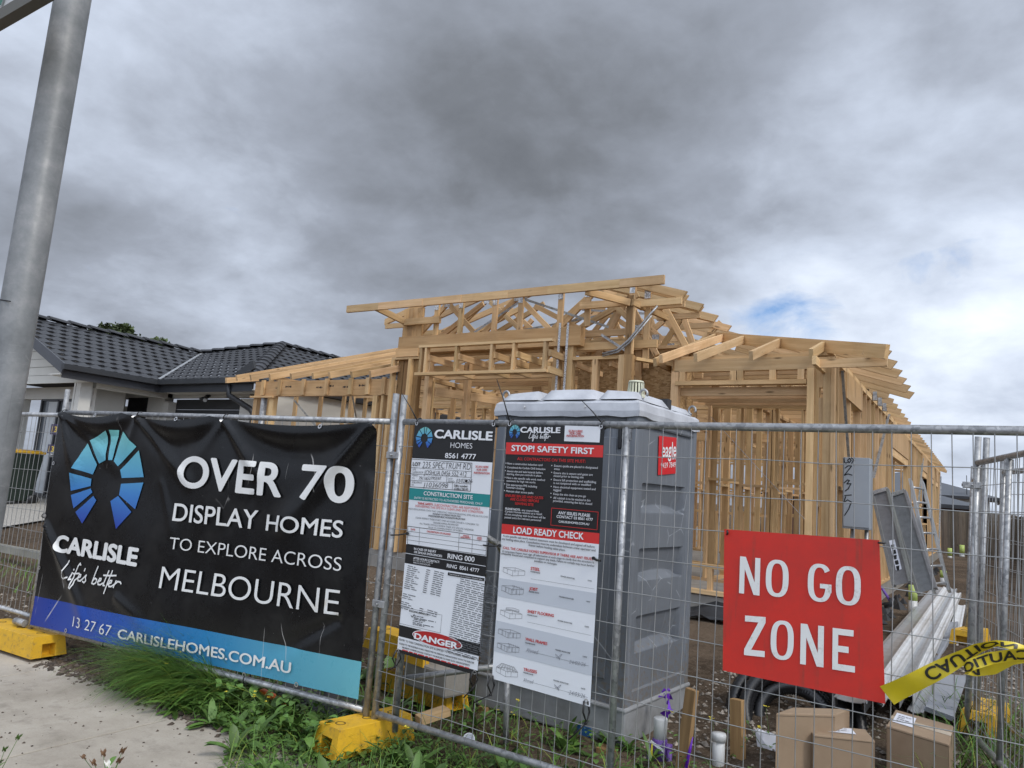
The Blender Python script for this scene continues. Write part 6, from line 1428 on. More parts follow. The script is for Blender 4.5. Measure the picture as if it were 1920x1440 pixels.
# ------------------------------------------------------------------ street name pole in the foreground
pl = thing('street_sign_pole', 'weathered galvanised street pole close by at the left edge of view', 'pole', (-1.80, 0.755, 0))
m = MB(); m.tube([(-1.812, 0.755, -0.1), (-1.802, 0.755, 1.5), (-1.783, 0.755, 4.2)], 0.0375, 28); m.build('post', POLE, pl)
m = MB(); m.tube([(-1.838+0.037*0, 0.70, 2.02), (-1.80, 0.7172, 2.025), (-1.765, 0.722, 2.02)], 0.0012, 5); m.build('wire_band', BLACKP, pl)
bl = thing('street_name_blade', 'corner of a white street name blade with green lettering at the top left', 'street sign', (-1.9, 0.61, 2.62))
m = MB(); m.box((-2.1, 0.612, 2.70), (1.2, 0.012, 0.16)); m.build('face', WHITEM, bl)
m = MB(); m.box((-2.1, 0.612, 2.612), (1.22, 0.022, 0.028)); m.box((-2.1, 0.612, 2.79), (1.22, 0.022, 0.028)); m.build('channel', mat('dull_bronze_channel', color=(0.11, 0.105, 0.085), rough=0.5), bl)
m = MB()
for k in range(7): stroke(m, lambda s, z, o: (s, 0.604-o, z), [(-2.2+0.09*k, 2.64), (-2.18+0.09*k, 2.70), (-2.2+0.09*k+0.03*(k % 2), 2.75)], 0.016, lin(30, 110, 90))
m.build('green_lettering', PRINT, bl)

# ------------------------------------------------------------------ cartons, coil, profiles and other site litter
def carton(name, label, a, b, depth, h, flap=False, lab=None, tape_=True):
    """a, b: top front corners; depth vector; h height"""
    a = Vector(a); b = Vector(b); d_ = Vector(depth); t = thing(name, label, 'carton', tuple((a+b)/2-Vector((0, 0, h))), 'cardboard cartons by the fence')
    m = MB(); H = Vector((0, 0, h)); vs = [a-H, b-H, b-H+d_, a-H+d_, a, b, b+d_, a+d_]
    m.add(vs, [(3, 2, 1, 0), (4, 5, 6, 7), (0, 1, 5, 4), (1, 2, 6, 5), (2, 3, 7, 6), (3, 0, 4, 7)]); m.build('box', CARD, t, bevel=0.006)
    m = MB(); n_ = d_.cross(b-a).normalized(); n_ = -d_.normalized()*0.002; fz = Vector((0, 0, 0.012))
    m.quad(a+n_-H*0.03, b+n_-H*0.03, b+n_-H*0.03-fz*0.25, a+n_-H*0.03-fz*0.25, 0, dark(0.4))
    for f_ in (0.012, 0.985): m.quad(a.lerp(b, f_)+n_-H*0.03, a.lerp(b, f_+0.006)+n_-H*0.03, a.lerp(b, f_+0.006)+n_-H*0.98, a.lerp(b, f_)+n_-H*0.98, 0, dark(0.75))
    m.build('flap_gap', CARD, t)
    up = Vector((0, 0, 0.002))
    if tape_:
        m = MB(); c0 = (a+a+d_)/2+up; c1 = (b+b+d_)/2+up; w_ = d_*0.09; m.quad(c0-w_, c1-w_, c1+w_, c0+w_); dn = (b-a).normalized()*0.002
        m.quad(c1-w_+dn, c1-w_+dn-Vector((0, 0, 0.07)), c1+w_+dn-Vector((0, 0, 0.07)), c1+w_+dn); m.build('parcel_tape', TAPEC, t)
    if lab:
        u0, u1, v0, v1 = lab; P = lambda u, v: a+(b-a)*u+d_*v+up*2; m = MB(); m.quad(P(u0, v0), P(u1, v0), P(u1, v1), P(u0, v1)); lo = m.build('address_label', PAPER, t)
        m = MB(); P2 = lambda s, z, o: tuple(P(u0+(u1-u0)*s, v0+(v1-v0)*z)+up)
        for k in range(4): words(m, P2, (0.15, 0.2+0.17*k), (0.5+0.3*(k % 2), 0.2+0.17*k), 0.06, (0.12, 0.12, 0.14), 4, k)
        m.build('print', PRINT, lo)
    return t
carton('carton', 'lower middle brown carton with a white label, in front of the tall carton', (-0.8727,4.876,0.4), (-0.5622,5.033,0.4), (-0.079,0.211,0), 0.36, lab=(0.25, 0.75, 0.35, 0.85), tape_=False)
carton('carton', 'right hand brown carton with label and tape on top, beside the grey sheets', (-0.5285,5.278,0.44), (-0.194,5.142,0.44), (0.006,0.471,0), 0.40, lab=(0.06, 0.40, 0.25, 0.8))
carton('carton', 'tall brown carton standing behind the lower middle one, against the black pipe coil', (-1.063,4.771,0.5), (-0.7781,5.025,0.5), (0.05, 0.22, 0), 0.46, tape_=False)
# black corrugated drain coil
cc = Vector((-1.184,5.9,0.189)); ax = Vector((0.22, -0.80, 0.55)).normalized(); u_ = ax.orthogonal().normalized(); v_ = ax.cross(u_); m = MB(); pts = []; rs = []
for i in range(1500):
    a = i*2*math.pi/150; lay = i//300; rr = 0.43-0.095*(lay % 3)+0.01*math.sin(a*0.7); tt_ = 0.06*math.sin(i/300*math.pi)+(0.05 if lay > 2 else -0.04)
    pts.append(cc+u_*rr*math.cos(a)+v_*rr*math.sin(a)+ax*tt_); rs.append(0.050 if i % 2 else 0.042)
m.tube(pts, rs, 9); co = m.build('pipe', BLACKP)
co.name = 'drain_coil'; tag(co, 'coil of black corrugated drainage pipe lying behind the red sign', 'pipe coil')
m = MB()
for ph in (0.9, 2.0): m.tube([cc+(u_*math.cos(ph)+v_*math.sin(ph))*(0.33+0.19*math.cos(k*math.pi/8))+ax*(0.14*math.sin(k*math.pi/8)+0.0) for k in range(17)], 0.006, 6)
m.build('strap', TEAL, co)
# long pale metal profiles
def profile(name, label, a, b, w_, h, mt, grp='long metal lengths piled on the ground', up=(0, 0, 1), lip=0.02):
    a = Vector(a); b = Vector(b); m = MB(); ad, sd, u, L = m.frame(a, b, up); th = 0.003
    sec = [(-w_/2, 0), (-w_/2, h), (-w_/2+lip, h), (-w_/2+lip, h-0.006), (-w_*0.12, h-0.012), (w_*0.12, h-0.012), (w_/2-lip, h-0.006), (w_/2-lip, h), (w_/2, h), (w_/2, 0)]
    sec2 = [(x*(1-0.06 if abs(x) > w_*0.4 else 1), z-0.004) for x, z in sec]; n = len(sec)
    vs = [p+sd*x+u*z for p in (a, b) for s_ in (sec, sec2) for x, z in s_]
    fs = [(i, i+1, 2*n+i+1, 2*n+i) for i in range(n-1)]+[(n+i+1, n+i, 3*n+i, 3*n+i+1) for i in range(n-1)]+[(i+1, i, n+i, n+i+1) for i in range(n-1)]+[(2*n+i, 2*n+i+1, 3*n+i+1, 3*n+i) for i in range(n-1)]
    fs += [(0, n, 3*n, 2*n), (n-1, 3*n-1, 4*n-1, 2*n-1)]
    m.add(vs, fs); o = m.build(name, mt, None); tag(o, label, 'metal length', grp); return o
profile('metal_channel', 'dull grey dusty metal channel on the left side of the pile, wide and flat', (-0.8114,5.808,0.36), (-0.6322,14.16,0.56), 0.20, 0.07, ALU)
profile('metal_channel', 'pale white metal channel lying on top of the pile', (-0.6467,5.753,0.44), (-0.5245,13.68,0.61), 0.10, 0.06, WHITEM)
profile('metal_channel', 'pale silver metal channel, second from the right of the pile', (-0.5669,5.989,0.4), (-0.4492,13.99,0.58), 0.10, 0.06, ALU)
profile('metal_channel', 'bright white metal channel on the right of the pile', (-0.4996,6.292,0.38), (-0.3759,13.42,0.57), 0.09, 0.06, WHITEM)
profile('metal_channel', 'grey metal gutter length tilted on the right flank of the pile', (-0.4678,7.723,0.36), (-0.3616,10.64,0.46), 0.13, 0.05, FIBRE)
profile('metal_channel', 'grey metal tube dipping under the grey sheets near the right carton', (-0.4381,6.182,0.3), (-0.3833,7.417,0.34), 0.10, 0.06, ALU)
profile('metal_flashing', 'flat white metal strip standing on edge right of the pile', (-0.3146,7.631,0.36), (-0.315,12.59,0.52), 0.11, 0.012, WHITEM)
profile('metal_offcut', 'short folded metal offcut lying alone left of the pile', (-1.092,10.48,0.3), (-1.066,12.59,0.36), 0.16, 0.06, ALU)
m = MB(); 
for k in range(4):
    dz = 0.008*k; c_ = [Vector(q_)+Vector((0.004*k, 0, dz)) for q_ in ((-0.3899,6.253,0.36), (-0.2132,6.098,0.36), (-0.1657,7.774,0.36), (-0.3632,7.654,0.36))]
    m.add([q_ for q_ in c_]+[q_+Vector((0, 0, 0.006)) for q_ in c_], [(3, 2, 1, 0), (4, 5, 6, 7), (0, 1, 5, 4), (1, 2, 6, 5), (2, 3, 7, 6), (3, 0, 4, 7)])
tag(m.build('cement_sheets', FIBRE), 'small stack of flat grey cement sheets resting behind the right carton', 'sheet stack')
# stakes
def stake(label, base, top, w_=0.075, d_=0.04, paint=None):
    t = thing('timber_stake', label, 'stake', base); m = MB(); m.beam(base, top, w_, d_, (0.3, 1, 0), tint=0.1); m.build('shaft', STAKE, t, bevel=0.004)
    return t
s1 = stake('tall square timber stake with purple tape round its foot, near the toilet corner', (-1.569,4.605,0.05), tuple(Vector((-1.569,4.605,0.05))+Vector((0.045, 0.02, 0.52))))
b_s = Vector((-1.569,4.605,0.05))
m = MB(); m.tube([b_s+Vector((0.03, -0.03, 0.02)), b_s+Vector((0.06, -0.03, 0.18)), b_s+Vector((0.075, -0.028, 0.26))], [0.012, 0.010, 0.003], 5); m.build('purple_tape', PURPT, s1)
stake('shorter split timber stake standing between the toilet and the tall carton', (-1.322,4.954,0.05), tuple(Vector((-1.322,4.954,0.05))+Vector((-0.025, 0.03, 0.43))), 0.085, 0.05)
# pipes
def pipe(name, label, base, h, r_, capc=True, fl=0.0, grp=None, mt=None):
    t = thing(name, label, 'pipe', base, grp); b = Vector(base); m = MB(); m.tube([b-Vector((0, 0, 0.05)), b+Vector((0, 0, h*(1-fl)))], r_, 18); m.build('tube', mt or PVC, t)
    if fl: m = MB(); m.tube([b+Vector((0, 0, h*(1-fl))), b+Vector((0, 0, h))], r_*1.01, 18); m.build('painted_end', FLUO, t)
    if capc: m = MB(); m.lathe([(r_*1.16, h-r_*1.2), (r_*1.18, h-0.012), (r_*1.1, h), (0.0, h+0.004)], b, 22); m.build('cap', PVC, t)
    return t
pipe('capped_pipe', 'short grey pipe with a white cap in the weeds beside the split stake', (-1.407,4.812,0.06), 0.24, 0.038)
wm = thing('water_meter', 'purple recycled water connection with a white cap and a hanging tag beside the toilet', 'water meter', (-1.735,4.677,0.05))
wb = Vector(wm.location)
m = MB(); m.lathe([(0.04, 0.17), (0.042, 0.25), (0.044, 0.29), (0.04, 0.298), (0.0, 0.30)], wb, 22); m.build('cap', PVC, wm)
m = MB(); m.lathe([(0.036, 0.0), (0.036, 0.08), (0.046, 0.09), (0.046, 0.17), (0.04, 0.175)], wb, 20); m.tube([wb+Vector((-0.055, -0.02, -0.05)), wb+Vector((-0.055, -0.02, 0.11)), wb+Vector((-0.03, -0.01, 0.14))], 0.02, 10); m.tube([wb+Vector((0.06, 0.01, -0.05)), wb+Vector((0.06, 0.01, 0.12))], 0.018, 10); m.tube([wb+Vector((0.02, 0.0, 0.13)), wb+Vector((0.075, 0.02, 0.13))], 0.022, 10); m.build('body', PURP, wm)
m = MB(); m.add([wb+Vector(q) for q in ((-0.04, -0.06, 0.155), (0.05, -0.06, 0.115), (0.055, -0.06, 0.13), (-0.035, -0.06, 0.172))], [(0, 1, 2, 3)]); m.build('tag', PAPER, wm, solid=0.001)
m = MB(); m.add([wb+Vector(q) for q in ((-0.035, -0.065, 0.03), (-0.018, -0.065, 0.03), (-0.02, -0.065, 0.16), (-0.03, -0.065, 0.16))], [(0, 1, 2, 3)]); m.build('yellow_tag', FLOWER, wm, solid=0.001)
tpz = tp_(0.10, 0.30, 0.38)
m = MB(); r_ = random.Random(4)
for k in range(16):
    c = tpz+Vector((0.06+r_.gauss(0, 0.018), -0.03+r_.gauss(0, 0.02), 0.08-0.16*k/16)); s_ = 0.012+0.014*(k/16); q = [c+Vector((r_.gauss(0, s_), r_.gauss(0, s_), r_.gauss(0, s_))) for _ in range(4)]; m.add(q, [(0, 1, 2), (0, 2, 3), (0, 1, 3)])
tag(m.build('purple_wrap', PURPT), 'crumpled purple plastic wrap hanging at the foot of the toilet side wall', 'plastic wrap')
G = 'white pipes sprayed fluoro at the top'
pipe('marker_pipe', 'nearest white pipe with fluoro yellow top beside the leaning planks', (-0.8222,11.31,0.36), 0.46, 0.052, False, 0.42, G)
pipe('marker_pipe', 'small fluoro topped white pipe in the dirt, middle one of the row', (-0.7353,17.52,0.42), 0.27, 0.06, False, 0.5, G)
pipe('marker_pipe', 'fluoro yellow pipe end far back near the house corner', (-1.066,30.1,0.42), 0.33, 0.07, False, 0.8, G)
pipe('marker_pipe', 'fluoro yellow pipe end farthest right, half hidden by the side mesh', (-0.7487,31.98,0.42), 0.42, 0.08, False, 0.8, G)
# meter box on the corner of the house frame
mb_ = thing('meter_box', 'grey metal meter box scrawled LOT 235, fixed at the corner of the frame', 'meter box', (-1.15, 8.72, 1.5))
m = MB(); x0, x1, z0, z1 = -1.285, -1.02, 1.535, 2.285; m.box(((x0+x1)/2, 8.73, (z0+z1)/2), (x1-x0, 0.24, z1-z0)); m.build('case', BOXM, mb_, bevel=0.008)
m = MB(); m.box(((x0+x1)/2+0.004, 8.603, (z0+z1)/2+0.01), (x1-x0-0.012, 0.016, z1-z0-0.02)); dd_ = m.build('door', BOXM, mb_, bevel=0.005)
m = MB(); mpM = lambda s, z, o: (s, 8.594-o, z); K = (0.012, 0.012, 0.014)
def bp(x, y): return (x0+(x-1583)/(1636-1583)*(x1-x0), z1-(y-860)/(1000-860)*(z1-z0))
for sq in ([(1586, 861), (1587, 870), (1590, 872), (1593, 870)], [(1593, 866), (1597, 862), (1600, 866), (1596, 871), (1593, 866)], [(1600, 861), (1607, 866)], [(1607, 861), (1601, 872)], [(1588, 882), (1594, 877), (1601, 877), (1596, 884), (1587, 896), (1594, 893), (1602, 895)], [(1587, 911), (1593, 905), (1597, 906), (1592, 913), (1600, 912), (1595, 922), (1589, 927)], [(1588, 936), (1601, 934)], [(1590, 938), (1586, 950), (1594, 944), (1601, 948), (1596, 962), (1588, 975)]): stroke(m, mpM, [bp(*q) for q in sq], 0.010, K, 0.002)
m.build('lettering', PRINT, dd_)
m = MB(); m.tube([(-1.06, 8.7, 1.54), (-1.06, 8.7, 0.4)], 0.02, 8); m.tube([(-1.2, 8.75, 1.54), (-1.24, 8.75, 1.2), (-1.25, 8.75, 0.45)], 0.016, 8); m.build('conduit', GALV, mb_)
# planks and ladder leaning on the frame
def plank(label, a, b, w_, grp='aluminium planks leaning on the frame'):
    t = thing('scaffold_plank', label, 'plank', b, grp); a = Vector(a); b = Vector(b); m = MB(); m.beam(a, b, w_, 0.004, (0.0, 1, 0.35), tint=0.05); m.build('deck', PLANKM, t)
    ad, sd, u, L = m.frame(a, b, (0, 1, 0.35))
    for k in (-1, 1): m = MB(); m.beam(a+sd*k*w_/2-u*0.0, b+sd*k*w_/2, 0.028, 0.06, (0, 1, 0.35), tint=0.05); m.build('side_rail', PLANKM, t)
    m = MB(); m.beam(a-sd*w_/2, a+sd*w_/2, 0.05, 0.05, ad); m.build('end_cap', GALV, t)
    return t, a, b, sd, u
pA = plank('left aluminium plank leaning on the frame, with a white sticker', (-1.026,9.6,1.968), (-0.752,9,0.9999), 0.17)
a, b, sd, u = pA[1:]; m = MB(); c0 = a.lerp(b, 0.55); c1 = a.lerp(b, 0.86); m.quad(c0-sd*0.03-u*0.006, c1-sd*0.03-u*0.006, c1+sd*0.03-u*0.006, c0+sd*0.03-u*0.006); sk_ = m.build('sticker', PAPER, pA[0])
m = MB()
for k in range(5): q = a.lerp(b, 0.6+0.055*k); m.quad(q-sd*0.02-u*0.009, q+(b-a).normalized()*0.05-sd*0.02-u*0.009, q+(b-a).normalized()*0.05+sd*0.015*(1 if k % 2 else 0.3)-u*0.009, q+sd*0.015-u*0.009)
m.build('print', BLACKP, sk_)
plank('right aluminium plank leaning on the frame, bare metal', (-0.8585,9.7,1.957), (-0.5323,9.1,0.9504), 0.18)
ld = thing('ladder', 'thin aluminium ladder leaning at the right of the two planks', 'ladder', (-0.4746,9.3,0.921))
A0, B0 = Vector((-0.7648,10.2,2.146)), Vector((-0.4746,9.3,0.921)); A1, B1 = A0+Vector((0.10, 0.45, 0)), B0+Vector((0.12, 0.45, 0))
for p, q in ((A0, B0), (A1, B1)): m = MB(); m.beam(p, q, 0.03, 0.065, (0, 1, 0.3), tint=0.05); m.build('stile', ALU, ld)
for k in range(7): m = MB(); f = (k+0.5)/7; m.tube([A0.lerp(B0, f), A1.lerp(B1, f)], 0.013, 8); m.build('rung', ALU, ld)
# membrane, pipes and rubble along the slab edge
m = MB(); n = 26; vs = []
for i in range(n+1):
    x = -4.3+2.7*i/n
    for j in range(5): vs.append((x, 8.37-0.16*j/4-0.05*mnoise.noise((x*3, j, 1)), 0.42+0.24*(1-j/4)**1.5*(0.6+0.7*mnoise.noise((x*2.3, 0, 5)))+0.05*mnoise.noise((x*7, j*2.0, 2))+0.04))
m.add(vs, [(i*5+j, i*5+j+1, i*5+6+j, i*5+5+j) for i in range(n) for j in range(4)], 0, None, (1, 1, 1), True); tag(m.build('plastic_membrane', GEOT, solid=0.004), 'black plastic membrane bunched along the front edge of the slab', 'plastic membrane')
m = MB(); r_ = random.Random(9)
for i in range(34):
    y = 9.0+i*0.38; x = -1.12+r_.uniform(-.08, .12); z = gz(x, y); s_ = r_.uniform(0.05, 0.14)
    vs = [(x+s_*math.cos(k*1.26)*r_.uniform(.5, 1.2), y+s_*math.sin(k*1.26)*r_.uniform(.5, 1.2), z+r_.uniform(-.02, .02)) for k in range(5)]+[(x, y, z+s_*r_.uniform(0.6, 1.6))]
    m.add(vs, [(k, (k+1) % 5, 5) for k in range(5)])
tag(m.build('plastic_scraps', GEOT), 'scraps of black plastic poking out along the right slab edge', 'plastic scraps', None, 'stuff')
m = MB(); m.tube([(-1.28, 8.55, 1.05), (-1.05, 8.45, 1.10), (-0.88, 8.40, 0.98), (-0.80, 8.38, 0.86)], 0.014, 8); tag(m.build('purple_hose', PURP), 'thin purple hose curving out from the frame corner by the red sign', 'hose')
m = MB(); m.tube([(-1.35, 8.5, 0.80), (-1.05, 8.42, 0.82), (-0.84, 8.38, 0.84)], 0.014, 8); m.tube([(-0.86, 8.38, 0.82), (-0.80, 8.38, 0.84), (-0.79, 8.38, 0.90)], 0.03, 8); tag(m.build('black_hose', BLACKP), 'black hose with an elbow fitting at the frame corner by the red sign', 'hose')
# crumpled paper and drawings
m = MB(); b0 = Vector((-1.206,5.22,0.08)); r_ = random.Random(12)
for k in range(5):
    a = r_.uniform(-0.6, 0.9); e = Vector((math.cos(a), math.sin(a)*0.5, 0))*r_.uniform(0.16, 0.27); f = Vector((-0.04, 0.03, r_.uniform(0.08, 0.20))); q0 = b0+Vector((r_.uniform(-.05, .04), r_.uniform(-.03, .03), 0.0))
    m.add([q0, q0+e, q0+e*0.9+f*0.8, q0+f, q0+e*0.45+f*0.35+Vector((0, -0.02, 0.01))], [(0, 1, 4), (1, 2, 4), (2, 3, 4), (3, 0, 4)])
tag(m.build('paper_sheets', PAPER), 'crumpled white paper sheets dropped beside the tall carton', 'paper')
# rubbish behind the left notice
m = MB(); vs = []; nu, nv = 22, 18; wc = Vector((-3.62, 5.95, 0.30))
for j in range(nv+1):
    for i in range(nu+1):
        a = 2*math.pi*i/nu; v = j/nv; rr = 0.55*(1-0.08*v)*(1+0.10*mnoise.noise((math.cos(a)*2, math.sin(a)*2, v*4)))*(1 if j < nv-1 else (0.55 if j == nv-1 else 0.02)); vs.append(wc+Vector((rr*math.cos(a)*1.2, rr*math.sin(a)*0.8, 1.22*min(1, v*1.04)+0.05*mnoise.noise((a*2, v*5, 2)))))
m.add(vs, [(j*(nu+1)+i, j*(nu+1)+i+1, (j+1)*(nu+1)+i+1, (j+1)*(nu+1)+i) for j in range(nv) for i in range(nu)], 0, None, (1, 1, 1), True); tag(m.build('wrapped_pallet_load', WRAP), 'tall lumpy load in pale plastic wrap behind the left notice', 'wrapped load')
m = MB(); m.tube([(-3.42, 5.0, 1.62), (-3.38, 5.0, 1.2), (-3.22, 4.95, 0.95), (-3.05, 4.9, 0.45)], 0.035, 10); tag(m.build('bent_pipe', mat('dark_grey_pipe', color=(0.10, 0.10, 0.095), rough=0.6)), 'dark bent pipe sloping down behind the mesh at the left notice edge', 'pipe')
m = MB(); 
for k, (p, q) in enumerate((((-3.35, 5.1, 0.50), (-2.75, 5.3, 0.80)), ((-3.3, 4.95, 0.36), (-2.95, 5.5, 0.62)))): m.beam(p, q, 0.11, 0.05)
tag(m.build('timber_offcut', STAKE), 'reddish timber offcut leaning behind the foot of the left notice', 'timber offcut')
m = MB(); m.beam((-3.145,4.038,0.16), (-3.06,4.227,0.2), 0.10, 0.045); tag(m.build('timber_offcut', WOOD), 'pale pine offcut lying in the weeds under the left notice', 'timber offcut')
m = MB(); r_ = random.Random(3)
for k in range(14):
    p = Vector((-3.45+r_.uniform(-.2, .35), 5.25+r_.uniform(-.2, .3), 0.3+r_.uniform(0, .75))); m.beam(p, p+Vector((r_.uniform(-.3, .3), r_.uniform(-.2, .2), r_.uniform(-.15, .2))), r_.uniform(.03, .12), r_.uniform(.005, .03))
tag(m.build('rubbish_heap', mat('mixed_rubbish', color=(0.45, 0.45, 0.43), two=(0.05, 0.05, 0.05), nscale=6, nstr=0.2, rough=0.7)), 'heap of torn pale and dark rubbish behind the mesh left of the notice', 'rubbish', None, 'stuff')
m = MB(); 
for k in range(6):
    p = Vector((-3.50+0.03*k, 5.05, 0.98)); m.quad(p, p+Vector((0.13, 0.02, 0.04*math.sin(k))), p+Vector((0.10, 0.03, 0.16+0.03*math.sin(k*2))), p+Vector((-0.02, 0, 0.12)))
tag(m.build('blue_plastic_scrap', BLUEW), 'crumpled blue plastic scrap caught behind the joint of the fence panels', 'plastic scrap')
m = MB(); m.tube([(-4.39,3.789,0.14), (-4.126,3.809,0.1)], 0.022, 12); tag(m.build('orange_conduit', ORANGE), 'short orange conduit poking out under the banner', 'conduit')
m = MB()
for i in range(1):
    b0 = Vector((-4.45, 4.12, 0.06)); nn = 12; vs = []
    for a in range(nn+1):
        for c in range(5): x = a/nn*1.1; vs.append(b0+Vector((x, 0.10*c-0.2, 0.13*math.sin(math.pi*c/4)*(0.7+0.5*mnoise.noise((x*3, c, i)))+0.03*mnoise.noise((x*8, c*2, 4)))))
    m.add(vs, [(a*5+c, a*5+c+1, a*5+6+c, a*5+5+c) for a in range(nn) for c in range(4)], 0, None, (1, 1, 1), True)
tag(m.build('sediment_sock', GEOT), 'black sediment sock lying on the dirt under the banner', 'sediment sock')
m = MB(); c = Vector((-2.763,4.083,0.1)); m.lathe([(0.03, 0.0), (0.036, 0.07), (0.038, 0.075), (0.034, 0.075), (0.03, 0.01)], c, 16, axis=(0.4, -0.7, 0.5)); tag(m.build('crushed_cup', PAPER), 'crushed white paper cup in the weeds below the two notices', 'cup')
# purple plates on the neighbour's porch column and by the fence
for z, h, lb, tx in ((2.181, 0.20, 'dark purple plate with a yellow number 13, higher of two on the porch column', '13'), (1.806, 0.17, 'dark purple plate with a yellow number 13, lower of two on the porch column', '13')):
    xx = -14.89; t = thing('number_plate', lb, 'number plate', (xx, 7.2, z)); m = MB(); m.box((xx, 7.2, z), (0.30, 0.02, h)); m.build('plate', mat('dark_purple_paint', color=(0.03, 0.02, 0.075), rough=0.4), t)
    m = MB(); put(m, lambda s, zz, o: (s, 7.188-o, zz), tx, (xx-0.09, z-0.05), (xx+0.09, z-0.05), (xx-0.09, z+0.05), (0.72, 0.5, 0.05), 0.03, 0, 0.002); m.build('lettering', PRINT, t)
m = MB(); m.beam((-16.5, 4.55, 0.42), (-9.3, 5.05, 0.42), 0.06, 0.10); tag(m.build('edging_board', SLABC), 'pale edging strip along the front of the neighbour pebbled drive', 'edging')

# ------------------------------------------------------------------ vegetation and loose ground
def blade(mb, base, d_, L, w_, droop, k, seg=5):
    d_ = Vector(d_); sd = d_.cross(Vector((0, 0, 1))); 
    if sd.length < 1e-3: sd = Vector((1, 0, 0))
    sd.normalize(); p = Vector(base); vs = []; dirv = d_.normalized()
    for i in range(seg+1):
        f = i/seg; ww = w_*(1-f**1.6)*0.5+0.0004; vs += [p-sd*ww, p+sd*ww]
        dirv = (dirv+Vector((0, 0, -droop/seg*(0.4+1.2*f)))).normalized(); p = p+dirv*(L/seg)
        g_ = gz(p.x, p.y)+0.012
        if p.z < g_: p.z = g_
    c_ = (k*2.6, k*1.5, k*1.3) if rnd.random() < 0.07 else (k*rnd.uniform(0.85, 1.3), k, k*0.9)
    mb.add(vs, [(2*i, 2*i+1, 2*i+3, 2*i+2) for i in range(seg)], 0, None, c_, True)
rg = random.Random(21)
gm = MB()
c0 = Vector((-5.059,3.814,0.08))
for i in range(4200):
    a = rg.gauss(0, 1); t = rg.random(); bx_ = c0.x+rg.gauss(0, 0.26)+0.02; by2 = min(c0.y+rg.gauss(0, 0.08)-0.08, c0.y+0.02)
    ang = rg.gauss(math.radians(238), 0.42); up = rg.uniform(0.45, 1.25)
    blade(gm, (bx_, by2, gz(bx_, by2)), (math.cos(ang)*rg.uniform(.5, 1.1), math.sin(ang)*rg.uniform(.4, 1.0), up), rg.uniform(0.22, 0.72), rg.uniform(0.005, 0.010), rg.uniform(0.8, 1.9), rg.uniform(0.5, 2.0), 6)
tag(gm.build('grass_tussock', GRASS), 'big drooping tussock of long green grass over the path in front of the banner', 'grass tussock')
gm = MB()
def strip_pt():
    """a point in the weedy strip along the fence"""
    while True:
        x = rg.uniform(-4.9, 0.3); y = rg.uniform(2.6, 4.9)
        edge = 3.40 if x < -4.2 else (3.40-0.55*smooth((x+4.2)/0.8))
        if y > edge-0.05 and (y < 4.0 or rg.random() < 0.35) and not (-3.05 < x < -0.2 and y > 4.65): return x, y
for i in range(5200):
    x, y = strip_pt(); ang = rg.uniform(0, 2*math.pi); blade(gm, (x, y, gz(x, y)), (math.cos(ang), math.sin(ang), rg.uniform(0.6, 2.2)), rg.uniform(0.08, 0.30), rg.uniform(0.003, 0.007), rg.uniform(0.8, 2.0), rg.uniform(0.6, 1.6), 4)
for i in range(700):
    x = rg.uniform(-16, -7.2); y = rg.uniform(4.4, 5.2)+0.05*(x+9); ang = rg.uniform(0, 6.28); blade(gm, (x, y, gz(x, y)), (math.cos(ang), math.sin(ang), 1.5), rg.uniform(0.1, 0.28), 0.008, 1.0, rg.uniform(0.8, 1.8), 3)
for i in range(1500):
    x = rg.uniform(-0.6, 0.9); y = rg.uniform(4.4, 6.8); ang = rg.uniform(0, 6.28)
    if x < -0.35+0.1*(6.8-y)*0: continue
    blade(gm, (x, y, gz(x, y)), (math.cos(ang), math.sin(ang), 1.6), rg.uniform(0.15, 0.45), 0.008, 1.2, rg.uniform(0.6, 1.3), 4)
tag(gm.build('grass', GRASS), 'short scattered grass blades along the foot of the fence', 'grass', None, 'stuff')
wd = MB()
def leaf(mb, base, ang, el, L, w_, k, curl=0.7):
    d_ = Vector((math.cos(ang)*math.cos(el), math.sin(ang)*math.cos(el), math.sin(el))); sd = Vector((-math.sin(ang), math.cos(ang), 0)); p = Vector(base); vs = []
    seg = 5
    for i in range(seg+1):
        f = i/seg; ww = w_*(0.18+math.sin(math.pi*min(1, f*0.92+0.05))**0.8)*0.5*(1 if f < 0.98 else 0.1); vs += [p-sd*ww+Vector((0, 0, ww*0.35)), p, p+sd*ww+Vector((0, 0, ww*0.35))]
        d_ = (d_+Vector((0, 0, -curl/seg))).normalized(); p = p+d_*L/seg; g_ = gz(p.x, p.y)+0.01; p.z = max(p.z, g_)
    mb.add(vs, [(3*i+j, 3*i+j+1, 3*i+4+j, 3*i+3+j) for i in range(seg) for j in (0, 1)], 0, None, (k, k, k*0.9), True)
for i in range(230):
    x, y = strip_pt(); n = rg.randint(6, 13); s_ = rg.uniform(0.6, 1.25)
    for k in range(n): leaf(wd, (x, y, gz(x, y)+0.01), rg.uniform(0, 6.28), rg.uniform(0.35, 1.3), rg.uniform(0.09, 0.24)*s_, rg.uniform(0.025, 0.055)*s_, rg.uniform(0.6, 1.5), rg.uniform(0.5, 1.4))
for i in range(5200):
    x, y = strip_pt(); z = gz(x, y)+rg.uniform(0.01, 0.10); leaf(wd, (x, y, z), rg.uniform(0, 6.28), rg.uniform(-0.2, 0.8), rg.uniform(0.02, 0.05), rg.uniform(0.015, 0.03), rg.uniform(0.5, 1.5), 0.6)
